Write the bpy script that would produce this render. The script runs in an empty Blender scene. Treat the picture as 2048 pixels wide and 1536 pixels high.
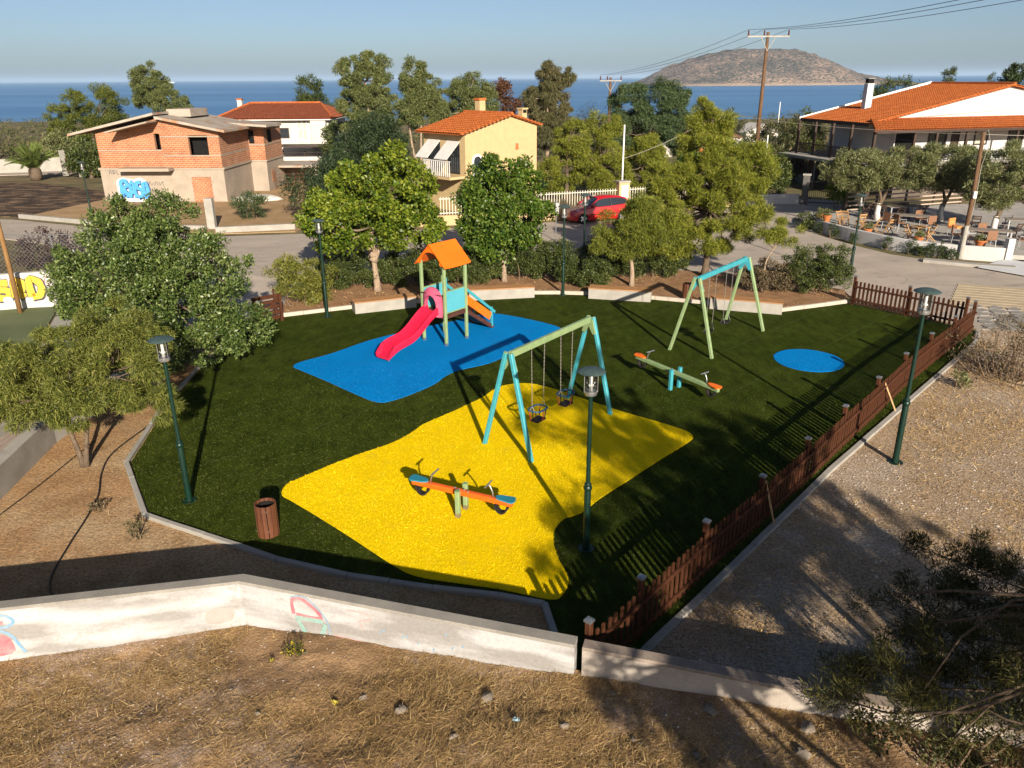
import bpy, math, random
import numpy as np
from mathutils import Vector, Matrix

R = math.radians
sc = bpy.context.scene
col = sc.collection

# ------------------------------------------------------------------ camera
PITCH = 21.35
cam_data = bpy.data.cameras.new('camera')
cam = bpy.data.objects.new('camera', cam_data)
col.objects.link(cam)
cam_data.sensor_width = 36.0
cam_data.lens = 36.0 * 1565.0 / 2048.0
cam_data.clip_start = 0.1
cam_data.clip_end = 120000.0
cam.matrix_world = (Matrix.Translation((0, 0, 8.0)) @ Matrix.Rotation(R(90 - PITCH), 4, 'X')
                    @ Matrix.Rotation(R(-0.42), 4, 'Z'))
sc.camera = cam

# ------------------------------------------------------------------ sky and sun
SUN_AZ, SUN_EL = 164.5, 20.8          # compass style: 0 = +Y, clockwise; behind the camera, low
world = bpy.data.worlds.new('World')
sc.world = world
world.use_nodes = True
wn = world.node_tree
sky = wn.nodes.new('ShaderNodeTexSky')
sky.sky_type = 'NISHITA'
sky.sun_disc = False
sky.sun_elevation = R(SUN_EL)
sky.sun_rotation = R(SUN_AZ)
sky.altitude = 0
sky.air_density = 0.62
sky.dust_density = 1.1
sky.ozone_density = 1.9
bg = wn.nodes['Background']
bg.inputs['Strength'].default_value = 0.0515
wn.links.new(sky.outputs['Color'], bg.inputs['Color'])

sun_data = bpy.data.lights.new('sun', 'SUN')
sun_data.energy = 5.0
sun_data.angle = R(0.53)
sun_data.color = (1.0, 0.90, 0.76)
sun = bpy.data.objects.new('sun', sun_data)
col.objects.link(sun)
sun_dir = Vector((math.sin(R(SUN_AZ)) * math.cos(R(SUN_EL)), math.cos(R(SUN_AZ)) * math.cos(R(SUN_EL)), math.sin(R(SUN_EL))))
sun.rotation_euler = (-sun_dir).to_track_quat('-Z', 'Y').to_euler()
sun.location = (20, -60, 40)

vs = sc.view_settings
vs.view_transform = 'Standard'
vs.look = 'None'
vs.exposure = 0.95
vs.gamma = 1.0
vs.use_curve_mapping = False
sc.cycles.use_denoising = True
sc.cycles.max_bounces = 6
sc.cycles.volume_bounces = 0
sc.cycles.diffuse_bounces = 3
sc.cycles.glossy_bounces = 3
sc.cycles.transmission_bounces = 4
sc.cycles.transparent_max_bounces = 12
sc.cycles.caustics_reflective = False
sc.cycles.caustics_refractive = False


# ------------------------------------------------------------------ helpers
def tag(o, label, cat=None, group=None, kind=None):
    o['label'] = label
    if cat:
        o['category'] = cat
    if group:
        o['group'] = group
    if kind:
        o['kind'] = kind
    return o


def thing(name, label, cat, loc=(0, 0, 0), rz=0.0, group=None):
    o = bpy.data.objects.new(name, None)
    o.empty_display_size = 0.2
    col.objects.link(o)
    o.location = loc
    o.rotation_euler = (0, 0, rz)
    return tag(o, label, cat, group)


def link(name, me, parent=None, loc=(0, 0, 0), rot=(0, 0, 0), scale=(1, 1, 1)):
    o = bpy.data.objects.new(name, me)
    col.objects.link(o)
    o.parent = parent
    o.location = loc
    o.rotation_euler = rot
    o.scale = scale
    return o


def copy_tree(src, parent=None):
    c = src.copy()
    col.objects.link(c)
    c.parent = parent
    for ch in list(src.children):
        copy_tree(ch, c)
    return c


def copies(src, spots):
    """spots: list of (loc, rz, label); the first moves the source itself"""
    out = []
    todo = [src] + [copy_tree(src) for _ in spots[1:]]
    for o, (loc, rz, label) in zip(todo, spots):
        o.location = loc
        o.rotation_euler = (0, 0, rz)
        o['label'] = label
        out.append(o)
    return out


class MB:
    """collects boxes, bars, tubes ... and links them as one mesh"""

    def __init__(self):
        self.v, self.f = [], []

    def add(self, vs_, fs):
        n = len(self.v)
        self.v += [tuple(p) for p in vs_]
        self.f += [tuple(n + i for i in f) for f in fs]
        return self

    def box(self, c, s, rz=0.0, m=None):
        x, y, z = s[0] / 2, s[1] / 2, s[2] / 2
        pts = [(-x, -y, -z), (x, -y, -z), (x, y, -z), (-x, y, -z), (-x, -y, z), (x, -y, z), (x, y, z), (-x, y, z)]
        ca, sa = math.cos(rz), math.sin(rz)
        out = []
        for p in pts:
            q = (p[0] * ca - p[1] * sa + c[0], p[0] * sa + p[1] * ca + c[1], p[2] + c[2])
            out.append(tuple(m @ Vector(q)) if m else q)
        return self.add(out, [(0, 3, 2, 1), (4, 5, 6, 7), (0, 1, 5, 4), (1, 2, 6, 5), (2, 3, 7, 6), (3, 0, 4, 7)])

    def beam(self, a, b, w, h, upv=(0, 0, 1), bev=0.0):
        a, b = Vector(a), Vector(b)
        d = (b - a).normalized()
        u = Vector(upv)
        s = d.cross(u)
        if s.length < 1e-4:
            s = d.cross(Vector((1, 0, 0)))
        s.normalize()
        t = s.cross(d).normalized()
        if bev <= 0:
            prof = [(-w / 2, -h / 2), (w / 2, -h / 2), (w / 2, h / 2), (-w / 2, h / 2)]
        else:
            x, y, e = w / 2, h / 2, bev
            prof = [(-x + e, -y), (x - e, -y), (x, -y + e), (x, y - e), (x - e, y), (-x + e, y), (-x, y - e), (-x, -y + e)]
        n = len(prof)
        vs_ = [a + s * p[0] + t * p[1] for p in prof] + [b + s * p[0] + t * p[1] for p in prof]
        fs = [(i, (i + 1) % n, n + (i + 1) % n, n + i) for i in range(n)]
        fs += [tuple(range(n - 1, -1, -1)), tuple(range(n, 2 * n))]
        return self.add(vs_, fs)

    def tube(self, pts, rad, n=8, caps=True):
        pts = [Vector(p) for p in pts]
        if not isinstance(rad, (list, tuple)):
            rad = [rad] * len(pts)
        vs_, fs = [], []
        pu = None
        for i, p in enumerate(pts):
            d = (pts[min(i + 1, len(pts) - 1)] - pts[max(i - 1, 0)])
            d = d.normalized() if d.length > 1e-9 else Vector((0, 0, 1))
            if pu is None:
                pu = d.cross(Vector((0, 1, 0)))
                if pu.length < .1:
                    pu = d.cross(Vector((1, 0, 0)))
            u = (pu - d * pu.dot(d))
            u.normalize()
            pu = u
            w = d.cross(u)
            for k in range(n):
                a = 2 * math.pi * k / n
                vs_.append(p + (u * math.cos(a) + w * math.sin(a)) * rad[i])
        for i in range(len(pts) - 1):
            for k in range(n):
                k2 = (k + 1) % n
                fs.append((i * n + k, i * n + k2, (i + 1) * n + k2, (i + 1) * n + k))
        if caps:
            fs.append(tuple(range(n - 1, -1, -1)))
            fs.append(tuple((len(pts) - 1) * n + k for k in range(n)))
        return self.add(vs_, fs)

    def lathe(self, prof, n=16, c=(0, 0, 0)):
        vs_, fs = [], []
        for r, z in prof:
            for k in range(n):
                a = 2 * math.pi * k / n
                vs_.append((c[0] + r * math.cos(a), c[1] + r * math.sin(a), c[2] + z))
        for i in range(len(prof) - 1):
            for k in range(n):
                k2 = (k + 1) % n
                fs.append((i * n + k, i * n + k2, (i + 1) * n + k2, (i + 1) * n + k))
        if prof[0][0] > 1e-6:
            fs.append(tuple(range(n - 1, -1, -1)))
        if prof[-1][0] > 1e-6:
            fs.append(tuple((len(prof) - 1) * n + k for k in range(n)))
        return self.add(vs_, fs)

    def prism(self, poly, z0, z1, bottom=True):
        n = len(poly)
        if sum(poly[i][0] * poly[(i + 1) % n][1] - poly[(i + 1) % n][0] * poly[i][1] for i in range(n)) < 0:
            poly = poly[::-1]
        zz0 = z0 if callable(z0) else (lambda x, y: z0)
        zz1 = z1 if callable(z1) else (lambda x, y: z1)
        vs_ = [(p[0], p[1], zz0(*p[:2])) for p in poly] + [(p[0], p[1], zz1(*p[:2])) for p in poly]
        fs = [(i, (i + 1) % n, n + (i + 1) % n, n + i) for i in range(n)] + [tuple(range(n, 2 * n))]
        if bottom:
            fs.append(tuple(range(n - 1, -1, -1)))
        return self.add(vs_, fs)

    def extrude(self, poly, org, ux, uz, depth):
        """flat outline (x,z pairs) in the plane org + x*ux + z*uz, given thickness along ux x uz"""
        org, ux, uz = Vector(org), Vector(ux), Vector(uz)
        nn = ux.cross(uz).normalized() * depth
        n = len(poly)
        vs_ = [org + ux * p[0] + uz * p[1] for p in poly] + [org + ux * p[0] + uz * p[1] + nn for p in poly]
        fs = [(i, n + i, n + (i + 1) % n, (i + 1) % n) for i in range(n)]
        fs += [tuple(range(n)), tuple(range(2 * n - 1, n - 1, -1))]
        return self.add(vs_, fs)

    def wall(self, pts, w, z0, z1, bev=0.0):
        """a strip of width w along a polyline, mitred at the bends"""
        L, Rr = [], []
        P = [Vector((p[0], p[1])) for p in pts]
        for i, p in enumerate(P):
            d0 = (P[i] - P[i - 1]).normalized() if i > 0 else (P[1] - P[0]).normalized()
            d1 = (P[i + 1] - P[i]).normalized() if i < len(P) - 1 else d0
            n0, n1 = Vector((-d0.y, d0.x)), Vector((-d1.y, d1.x))
            m = (n0 + n1).normalized()
            k = w / 2 / max(.35, m.dot(n0))
            L.append(p + m * k)
            Rr.append(p - m * k)
        f0 = z0 if callable(z0) else (lambda x, y: z0)
        f1 = z1 if callable(z1) else (lambda x, y: z1)
        vs_, fs = [], []
        for l, r, p in zip(L, Rr, P):
            a, b = f0(p.x, p.y), f1(p.x, p.y)
            e = bev
            lr = (r - l).normalized() * e
            vs_ += [(l.x, l.y, a), (r.x, r.y, a), (r.x, r.y, b - e), (r.x - lr.x, r.y - lr.y, b), (l.x + lr.x, l.y + lr.y, b), (l.x, l.y, b - e)]
        for i in range(len(P) - 1):
            for k in range(6):
                k2 = (k + 1) % 6
                fs.append((i * 6 + k, (i + 1) * 6 + k, (i + 1) * 6 + k2, i * 6 + k2))
        fs.append(tuple(range(6)))
        fs.append(tuple((len(P) - 1) * 6 + 5 - k for k in range(6)))
        return self.add(vs_, fs)

    def mesh(self, name, m, smooth=False):
        me = bpy.data.meshes.new(name)
        me.from_pydata(self.v, [], self.f)
        me.materials.append(m)
        if smooth:
            me.polygons.foreach_set('use_smooth', [True] * len(me.polygons))
        me.update()
        return me

    def build(self, name, m, parent=None, smooth=False, loc=(0, 0, 0), rot=(0, 0, 0)):
        return link(name, self.mesh(name, m, smooth), parent, loc, rot)


def autosmooth(o, ang=40):
    me = o.data
    me.polygons.foreach_set('use_smooth', [True] * len(me.polygons))
    me.set_sharp_from_angle(angle=R(ang))
    return o


def catmull(pts, sub=5, closed=True):
    P = [Vector(p) for p in pts]
    n = len(P)
    out = []
    for i in range(n if closed else n - 1):
        p0, p1 = (P[(i - 1) % n], P[i])
        p2, p3 = (P[(i + 1) % n], P[(i + 2) % n])
        if not closed:
            p0 = P[max(i - 1, 0)]
            p2, p3 = P[min(i + 1, n - 1)], P[min(i + 2, n - 1)]
        for k in range(sub):
            t = k / sub
            out.append(0.5 * ((2 * p1) + (-p0 + p2) * t + (2 * p0 - 5 * p1 + 4 * p2 - p3) * t * t + (-p0 + 3 * p1 - 3 * p2 + p3) * t ** 3))
    if not closed:
        out.append(P[-1])
    return [tuple(p) for p in out]


# ------------------------------------------------------------------ materials
def nodes_of(name):
    m = bpy.data.materials.new(name)
    m.use_nodes = True
    nt = m.node_tree
    return m, nt, nt.nodes, nt.links, nt.nodes['Principled BSDF']


def ramp(N, stops):
    r = N.new('ShaderNodeValToRGB')
    e = r.color_ramp.elements
    while len(e) < len(stops):
        e.new(0.5)
    for k, (p, c) in enumerate(stops):
        e[k].position = p
        e[k].color = tuple(c) + (1,) if len(c) == 3 else c
    return r


def noise(N, L, coord, scale, detail=4, rough=.55, vec_scale=None):
    t = N.new('ShaderNodeTexNoise')
    t.inputs['Scale'].default_value = scale
    t.inputs['Detail'].default_value = detail
    t.inputs['Roughness'].default_value = rough
    if vec_scale:
        mp = N.new('ShaderNodeMapping')
        mp.inputs['Scale'].default_value = vec_scale
        L.new(coord, mp.inputs['Vector'])
        coord = mp.outputs['Vector']
    L.new(coord, t.inputs['Vector'])
    return t


def mixc(N, L, fac, a, b, mode='MIX'):
    m = N.new('ShaderNodeMix')
    m.data_type = 'RGBA'
    m.blend_type = mode
    for sock, val in ((m.inputs[0], fac), (m.inputs[6], a), (m.inputs[7], b)):
        if hasattr(val, 'is_output') or isinstance(val, bpy.types.NodeSocket):
            L.new(val, sock)
        elif isinstance(val, (int, float)):
            sock.default_value = val
        else:
            sock.default_value = tuple(val) + (1,)
    return m.outputs[2]


def mat(name, c1, c2=None, scale=3.0, rough=.6, metal=0.0, bump=0.0, bscale=60.0, spec=.4, fine=0.0, fscale=80.0,
        stretch=None, coat=0.0, lo=.35, hi=.65, stain=None, sscale=1.2, slo=.55, shi=.75):
    """two-tone mottled surface, optional fine speckle, stains and relief"""
    m, nt, N, L, P = nodes_of(name)
    tc = N.new('ShaderNodeTexCoord').outputs['Object']
    P.inputs['Roughness'].default_value = rough
    P.inputs['Metallic'].default_value = metal
    P.inputs['Specular IOR Level'].default_value = spec if rough < .75 else min(spec, .12)
    P.inputs['Coat Weight'].default_value = coat
    P.inputs['Coat Roughness'].default_value = .06
    c2 = c2 or tuple(x * .82 for x in c1)
    nz = noise(N, L, tc, scale, 5, .6, stretch)
    rp = ramp(N, [(lo, c1), (hi, c2)])
    L.new(nz.outputs['Fac'], rp.inputs['Fac'])
    out = rp.outputs['Color']
    if stain:
        n3 = noise(N, L, tc, sscale, 6, .65)
        r3 = ramp(N, [(slo, (0, 0, 0)), (shi, (1, 1, 1))])
        L.new(n3.outputs['Fac'], r3.inputs['Fac'])
        out = mixc(N, L, r3.outputs['Color'], out, stain)
    if fine > 0:
        n2 = noise(N, L, tc, fscale, 3, .6, stretch)
        r2 = ramp(N, [(.3, (1 - fine,) * 3), (.7, (1 + fine * .4,) * 3)])
        L.new(n2.outputs['Fac'], r2.inputs['Fac'])
        out = mixc(N, L, 1.0, out, r2.outputs['Color'], 'MULTIPLY')
    L.new(out, P.inputs['Base Color'])
    if bump > 0:
        nb = noise(N, L, tc, bscale, 5, .6, stretch)
        b = N.new('ShaderNodeBump')
        b.inputs['Strength'].default_value = min(1.0, bump * 20)
        b.inputs['Distance'].default_value = bump
        L.new(nb.outputs['Fac'], b.inputs['Height'])
        L.new(b.outputs['Normal'], P.inputs['Normal'])
    return m


def leafmat(name, stops, trans=.28, rough=.5, spec=.3, patch=.35, pscale=.9):
    """leaf colour varies from leaf to leaf and in patches over the crown"""
    m, nt, N, L, P = nodes_of(name)
    g = N.new('ShaderNodeNewGeometry')
    tc = N.new('ShaderNodeTexCoord').outputs['Object']
    nz = noise(N, L, tc, pscale, 3, .5)
    a = N.new('ShaderNodeMath')
    a.operation = 'MULTIPLY_ADD'
    L.new(nz.outputs['Fac'], a.inputs[0])
    a.inputs[1].default_value = patch * 2
    a.inputs[2].default_value = -patch
    b = N.new('ShaderNodeMath')
    b.operation = 'ADD'
    b.use_clamp = True
    L.new(g.outputs['Random Per Island'], b.inputs[0])
    L.new(a.outputs[0], b.inputs[1])
    n = len(stops)
    rp = ramp(N, [(k / (n - 1), c) for k, c in enumerate(stops)])
    L.new(b.outputs[0], rp.inputs['Fac'])
    L.new(rp.outputs['Color'], P.inputs['Base Color'])
    P.inputs['Roughness'].default_value = rough
    P.inputs['Specular IOR Level'].default_value = spec
    t = N.new('ShaderNodeBsdfTranslucent')
    L.new(rp.outputs['Color'], t.inputs['Color'])
    mx = N.new('ShaderNodeMixShader')
    mx.inputs['Fac'].default_value = trans
    L.new(P.outputs[0], mx.inputs[1])
    L.new(t.outputs[0], mx.inputs[2])
    L.new(mx.outputs[0], N['Material Output'].inputs['Surface'])
    return m


# ------------------------------------------------------------------ foliage
def quad_mesh(name, V, m, n=4):
    """V: (k*n, 3) vertices, n per face"""
    me = bpy.data.meshes.new(name)
    k = len(V) // n
    me.vertices.add(k * n)
    me.loops.add(k * n)
    me.polygons.add(k)
    me.vertices.foreach_set('co', np.ascontiguousarray(V, dtype=np.float32).ravel())
    me.loops.foreach_set('vertex_index', np.arange(k * n, dtype=np.int32))
    me.polygons.foreach_set('loop_start', np.arange(0, k * n, n, dtype=np.int32))
    me.materials.append(m)
    me.update(calc_edges=True)
    return me


def unit(a):
    return a / np.maximum(np.linalg.norm(a, axis=1, keepdims=True), 1e-9)


def leaf_quads(C, size, rng, aspect=.42, outward=None, out_w=.6, up=.25, jitter=.35, flat=.5):
    n = len(C)
    a = rng.normal(size=(n, 3))
    if outward is not None:
        a = unit(a) + out_w * outward
    a[:, 2] += up
    a = unit(a)
    nn = rng.normal(size=(n, 3))
    nn[:, 2] += flat * 2
    b = unit(np.cross(a, nn))
    nn = np.cross(b, a)
    s = (size * (1 + jitter * (rng.random(n) * 2 - 1)))[:, None]
    w = s * aspect * .5
    if aspect <= .26:                       # needles and narrow leaves: one triangle each
        return np.stack([C - b * w, C + b * w, C + a * s], 1).reshape(-1, 3)
    V = np.empty((n, 4, 3))
    V[:, 0] = C
    V[:, 1] = C + a * s * .45 + b * w + nn * s * .08
    V[:, 2] = C + a * s
    V[:, 3] = C + a * s * .45 - b * w + nn * s * .08
    return V.reshape(-1, 3)


def clumps_in(ells, n, rng, shell=.55):
    """clump centres spread through a set of ellipsoids (centre, radii)"""
    vol = np.array([e[1][0] * e[1][1] * e[1][2] for e in ells]) ** .75
    pick = rng.choice(len(ells), n, p=vol / vol.sum())
    d = unit(rng.normal(size=(n, 3)))
    r = (shell + (1 - shell) * rng.random(n) ** .8)[:, None]
    c = np.array([e[0] for e in ells])[pick]
    rr = np.array([e[1] for e in ells])[pick]
    return c + d * rr * r, d


def crown_mesh(name, centers, dirs, rc, per, size, m, rng, squash=.75, **kw):
    n = len(centers)
    k = np.repeat(np.arange(n), per)
    d = unit(rng.normal(size=(n * per, 3)))
    r = rng.random(n * per) ** .45
    rad = rc * (0.65 + .7 * rng.random(n))[k]
    off = d * (r * rad)[:, None]
    off[:, 2] *= squash
    out = unit(d + .8 * dirs[k])
    return quad_mesh(name, leaf_quads(centers[k] + off, size, rng, outward=out, **kw), m, 3 if kw.get('aspect', .42) <= .26 else 4)


def limb(mb, a, b, r0, r1, rng, n=6, bend=.12, seg=4):
    a, b = np.array(a, float), np.array(b, float)
    ln = np.linalg.norm(b - a)
    o = rng.normal(size=3) * ln * bend
    o[2] -= ln * bend * .5
    pts = [tuple(a + (b - a) * t + o * math.sin(math.pi * t)) for t in np.linspace(0, 1, seg + 1)]
    mb.tube(pts, [r0 + (r1 - r0) * t for t in np.linspace(0, 1, seg + 1)], n)


def tree(name, label, cat, loc, ells, bark, leafm, trunks=None, r0=.12, nclump=60, rc=.5, per=150, size=.13, seed=1, group=None,
         limbs=14, shell=.55, zmin=None, rz=0, **kw):
    """tapered trunk, limbs to the leaf clumps, crown of leaf sized faces; ells are relative to loc"""
    rng = np.random.default_rng(seed)
    root = thing(name, label, cat, loc, rz, group)
    ctr, d = clumps_in(ells, nclump, rng, shell)
    if zmin is not None:
        ctr[:, 2] = np.maximum(ctr[:, 2], zmin + rc * .3 * rng.random(len(ctr)))
    link('crown', crown_mesh('crown', ctr, d, rc, per, size, leafm, rng, **kw), root)
    mb = MB()
    trunks = trunks or [[(0, 0, 0), (0, 0, ells[0][0][2])]]
    tips = []
    for tr in trunks:
        tr = catmull(tr, 3, closed=False)
        n = len(tr)
        mb.tube(tr, [r0 * (1.35 if i == 0 else 1) * (1 - .62 * i / (n - 1)) for i in range(n)], 9)
        tips += [(p, r0 * (1 - .62 * i / (n - 1))) for i, p in enumerate(tr) if i >= n * .5]
    for i in rng.permutation(len(ctr))[:limbs]:
        p, r = min(tips, key=lambda q: np.linalg.norm(np.array(q[0]) - ctr[i]) + rng.random() * .6)
        limb(mb, p, ctr[i], r * .6, r * .12, rng)
    mb.build('trunk', bark, root, True)
    return root


def bush(name, label, cat, loc, ells, leafm, bark, nclump=30, rc=.3, per=120, size=.09, seed=1, stems=6, group=None, rz=0, shell=.4, **kw):
    rng = np.random.default_rng(seed)
    root = thing(name, label, cat, loc, rz, group)
    ctr, d = clumps_in(ells, nclump, rng, shell)
    ctr[:, 2] = np.maximum(ctr[:, 2], rc * .35)
    link('foliage', crown_mesh('foliage', ctr, d, rc, per, size, leafm, rng, **kw), root)
    mb = MB()
    for i in rng.permutation(len(ctr))[:stems]:
        limb(mb, (ctr[i][0] * .6, ctr[i][1] * .6, -.02), ctr[i], .022, .006, rng, 5)
    mb.build('stem', bark, root)
    return root

# ------------------------------------------------------------------ shared materials
m_conc = mat('concrete', (.40, .37, .32), (.31, .285, .245), 1.5, .85, bump=.004, bscale=90, fine=.25, fscale=120, stain=(.22, .2, .17), sscale=1.1, slo=.52, shi=.8)
m_conc2 = mat('pale_concrete', (.36, .335, .29), (.29, .27, .235), 2, .85, bump=.003, bscale=120, fine=.2, fscale=150)
def m_whitewash_make():
    """whitewash over board marked concrete, blocked out with roller patches, rubbed through in places"""
    m, nt, N, L, P = nodes_of('whitewashed_concrete')
    tc = N.new('ShaderNodeTexCoord').outputs['Object']
    n1 = noise(N, L, tc, 1.0, 3, .5, (.75, .75, 3.4))
    r1 = ramp(N, [(.40, (.26, .245, .228)), (.47, (.325, .312, .296)), (.53, (.36, .35, .338)), (.60, (.41, .404, .395))])
    L.new(n1.outputs['Fac'], r1.inputs['Fac'])
    n2 = noise(N, L, tc, 2.6, 6, .7, (1, 1, 1.6))
    r2 = ramp(N, [(.56, (0, 0, 0)), (.70, (1, 1, 1))])
    L.new(n2.outputs['Fac'], r2.inputs['Fac'])
    mm = N.new('ShaderNodeMath')
    mm.operation = 'MULTIPLY'
    mm.inputs[1].default_value = .6
    L.new(r2.outputs['Color'], mm.inputs[0])
    c = mixc(N, L, mm.outputs[0], r1.outputs['Color'], (.245, .222, .195))
    n3 = noise(N, L, tc, 22, 4, .65)
    r3 = ramp(N, [(.3, (.86,) * 3), (.7, (1.06,) * 3)])
    L.new(n3.outputs['Fac'], r3.inputs['Fac'])
    c = mixc(N, L, 1, c, r3.outputs['Color'], 'MULTIPLY')
    L.new(c, P.inputs['Base Color'])
    P.inputs['Roughness'].default_value = .85
    P.inputs['Specular IOR Level'].default_value = .12
    b = N.new('ShaderNodeBump')
    b.inputs['Strength'].default_value = .5
    b.inputs['Distance'].default_value = .006
    L.new(n3.outputs['Fac'], b.inputs['Height'])
    L.new(b.outputs[0], P.inputs['Normal'])
    return m


m_white_conc = m_whitewash_make()
m_brown = mat('brown_stained_wood', (.082, .030, .014), (.05, .018, .008), 9, .8, bump=.002, bscale=60, stretch=(4, 4, .5), fine=.3, fscale=30)
m_brown_x = mat('brown_rail_wood', (.08, .029, .0135), (.05, .018, .008), 9, .8, bump=.002, bscale=60, fine=.3, fscale=30)
m_slat = mat('weathered_bench_wood', (.40, .205, .085), (.27, .13, .05), 6, .6, bump=.002, bscale=70, stretch=(.4, 6, 6), fine=.3, fscale=25)
m_cyan = mat('cyan_painted_wood', (.05, .32, .37), (.04, .27, .32), 5, .5, bump=.0012, bscale=60, fine=.12, fscale=40)
m_cyanp = mat('cyan_plastic_panel', (.09, .36, .43), (.08, .33, .39), 2, .35, fine=.05)
m_green = mat('pale_green_painted_wood', (.24, .32, .15), (.19, .27, .12), 5, .5, bump=.0012, bscale=60, fine=.15, fscale=40)
m_orange = mat('orange_plastic', (.80, .15, .008), (.72, .13, .007), 2, .38, fine=.06, fscale=30)
m_orange_w = mat('orange_painted_beam', (.82, .13, .01), (.7, .1, .008), 5, .45, fine=.15, fscale=40)
m_red = mat('raspberry_slide_plastic', (.56, .012, .045), (.50, .01, .038), 2, .28, spec=.5, fine=.06, fscale=20)
m_pink = mat('faded_pink_plastic', (.50, .10, .17), (.43, .07, .13), 3, .35, fine=.1, fscale=20)
m_deckp = mat('dark_brown_deck', (.085, .032, .02), (.06, .02, .012), 4, .6, fine=.2)
m_teal = mat('teal_seat_plastic', (.02, .19, .26), (.016, .16, .22), 3, .35)
m_steel = mat('galvanised_steel', (.55, .55, .54), (.42, .42, .42), 8, .38, metal=.85, fine=.15)
m_chain = mat('chain_steel', (.55, .51, .45), (.44, .41, .36), 30, .45, metal=.6)
m_rubber = mat('black_rubber', (.028, .024, .022), (.018, .016, .015), 10, .75, fine=.2)
m_lampg = mat('dark_green_enamel', (.004, .024, .015), (.003, .018, .011), 6, .4, spec=.35, fine=.2, fscale=20)
m_cap = mat('grey_green_lamp_cap', (.055, .085, .08), (.035, .055, .052), 6, .5, fine=.2, fscale=20)
m_bulb = mat('frosted_lamp_tube', (.75, .73, .68), (.65, .63, .6), 10, .3)
m_dark = mat('dark_interior', (.012, .011, .01), (.008, .008, .008), 3, .9)
m_bark = mat('grey_brown_bark', (.17, .125, .085), (.085, .06, .04), 12, .9, bump=.02, bscale=25, stretch=(3, 3, .6), fine=.4, fscale=40)
m_barkp = mat('pale_smooth_bark', (.36, .27, .19), (.23, .165, .11), 6, .85, bump=.012, bscale=20, stretch=(2, 2, .6), fine=.3, fscale=40)
m_twig = mat('dry_twig', (.20, .135, .085), (.12, .08, .05), 15, .9)
m_pole = mat('weathered_timber_pole', (.175, .10, .055), (.09, .05, .028), 8, .85, bump=.006, bscale=25, stretch=(5, 5, .35), fine=.35, fscale=30)
m_wire = mat('black_cable', (.02, .02, .02), (.015, .015, .015), 4, .6)
m_whitep = mat('white_paint', (.72, .70, .66), (.64, .62, .58), 4, .5, fine=.06)
m_railing = mat('cream_white_railing_paint', (.62, .57, .46), (.5, .46, .37), 6, .5)
m_cream = mat('cream_yellow_render', (.49, .36, .19), (.44, .32, .165), 2.5, .85, bump=.003, bscale=60, fine=.08, fscale=60)
m_terr = mat('terracotta', (.46, .16, .055), (.36, .115, .038), 6, .75, fine=.25, fscale=25)


def glass_mat(name, tint=(.9, .95, .95), gl=.12, dark=None):
    m, nt, N, L, P = nodes_of(name)
    if dark:
        P.inputs['Base Color'].default_value = tuple(dark) + (1,)
        P.inputs['Roughness'].default_value = .04
        P.inputs['Specular IOR Level'].default_value = .9
        return m
    t = N.new('ShaderNodeBsdfTransparent')
    t.inputs['Color'].default_value = tuple(tint) + (1,)
    g = N.new('ShaderNodeBsdfGlossy')
    g.inputs['Roughness'].default_value = .08
    fr = N.new('ShaderNodeFresnel')
    fr.inputs['IOR'].default_value = 1.5
    ad = N.new('ShaderNodeMath')
    ad.operation = 'ADD'
    ad.inputs[1].default_value = gl
    L.new(fr.outputs[0], ad.inputs[0])
    mx = N.new('ShaderNodeMixShader')
    L.new(ad.outputs[0], mx.inputs[0])
    L.new(t.outputs[0], mx.inputs[1])
    L.new(g.outputs[0], mx.inputs[2])
    L.new(mx.outputs[0], N['Material Output'].inputs['Surface'])
    return m


m_glass = glass_mat('lantern_glass', (.93, .95, .94), .10)
m_pane = glass_mat('dark_window_pane', dark=(.02, .025, .03))


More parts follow.
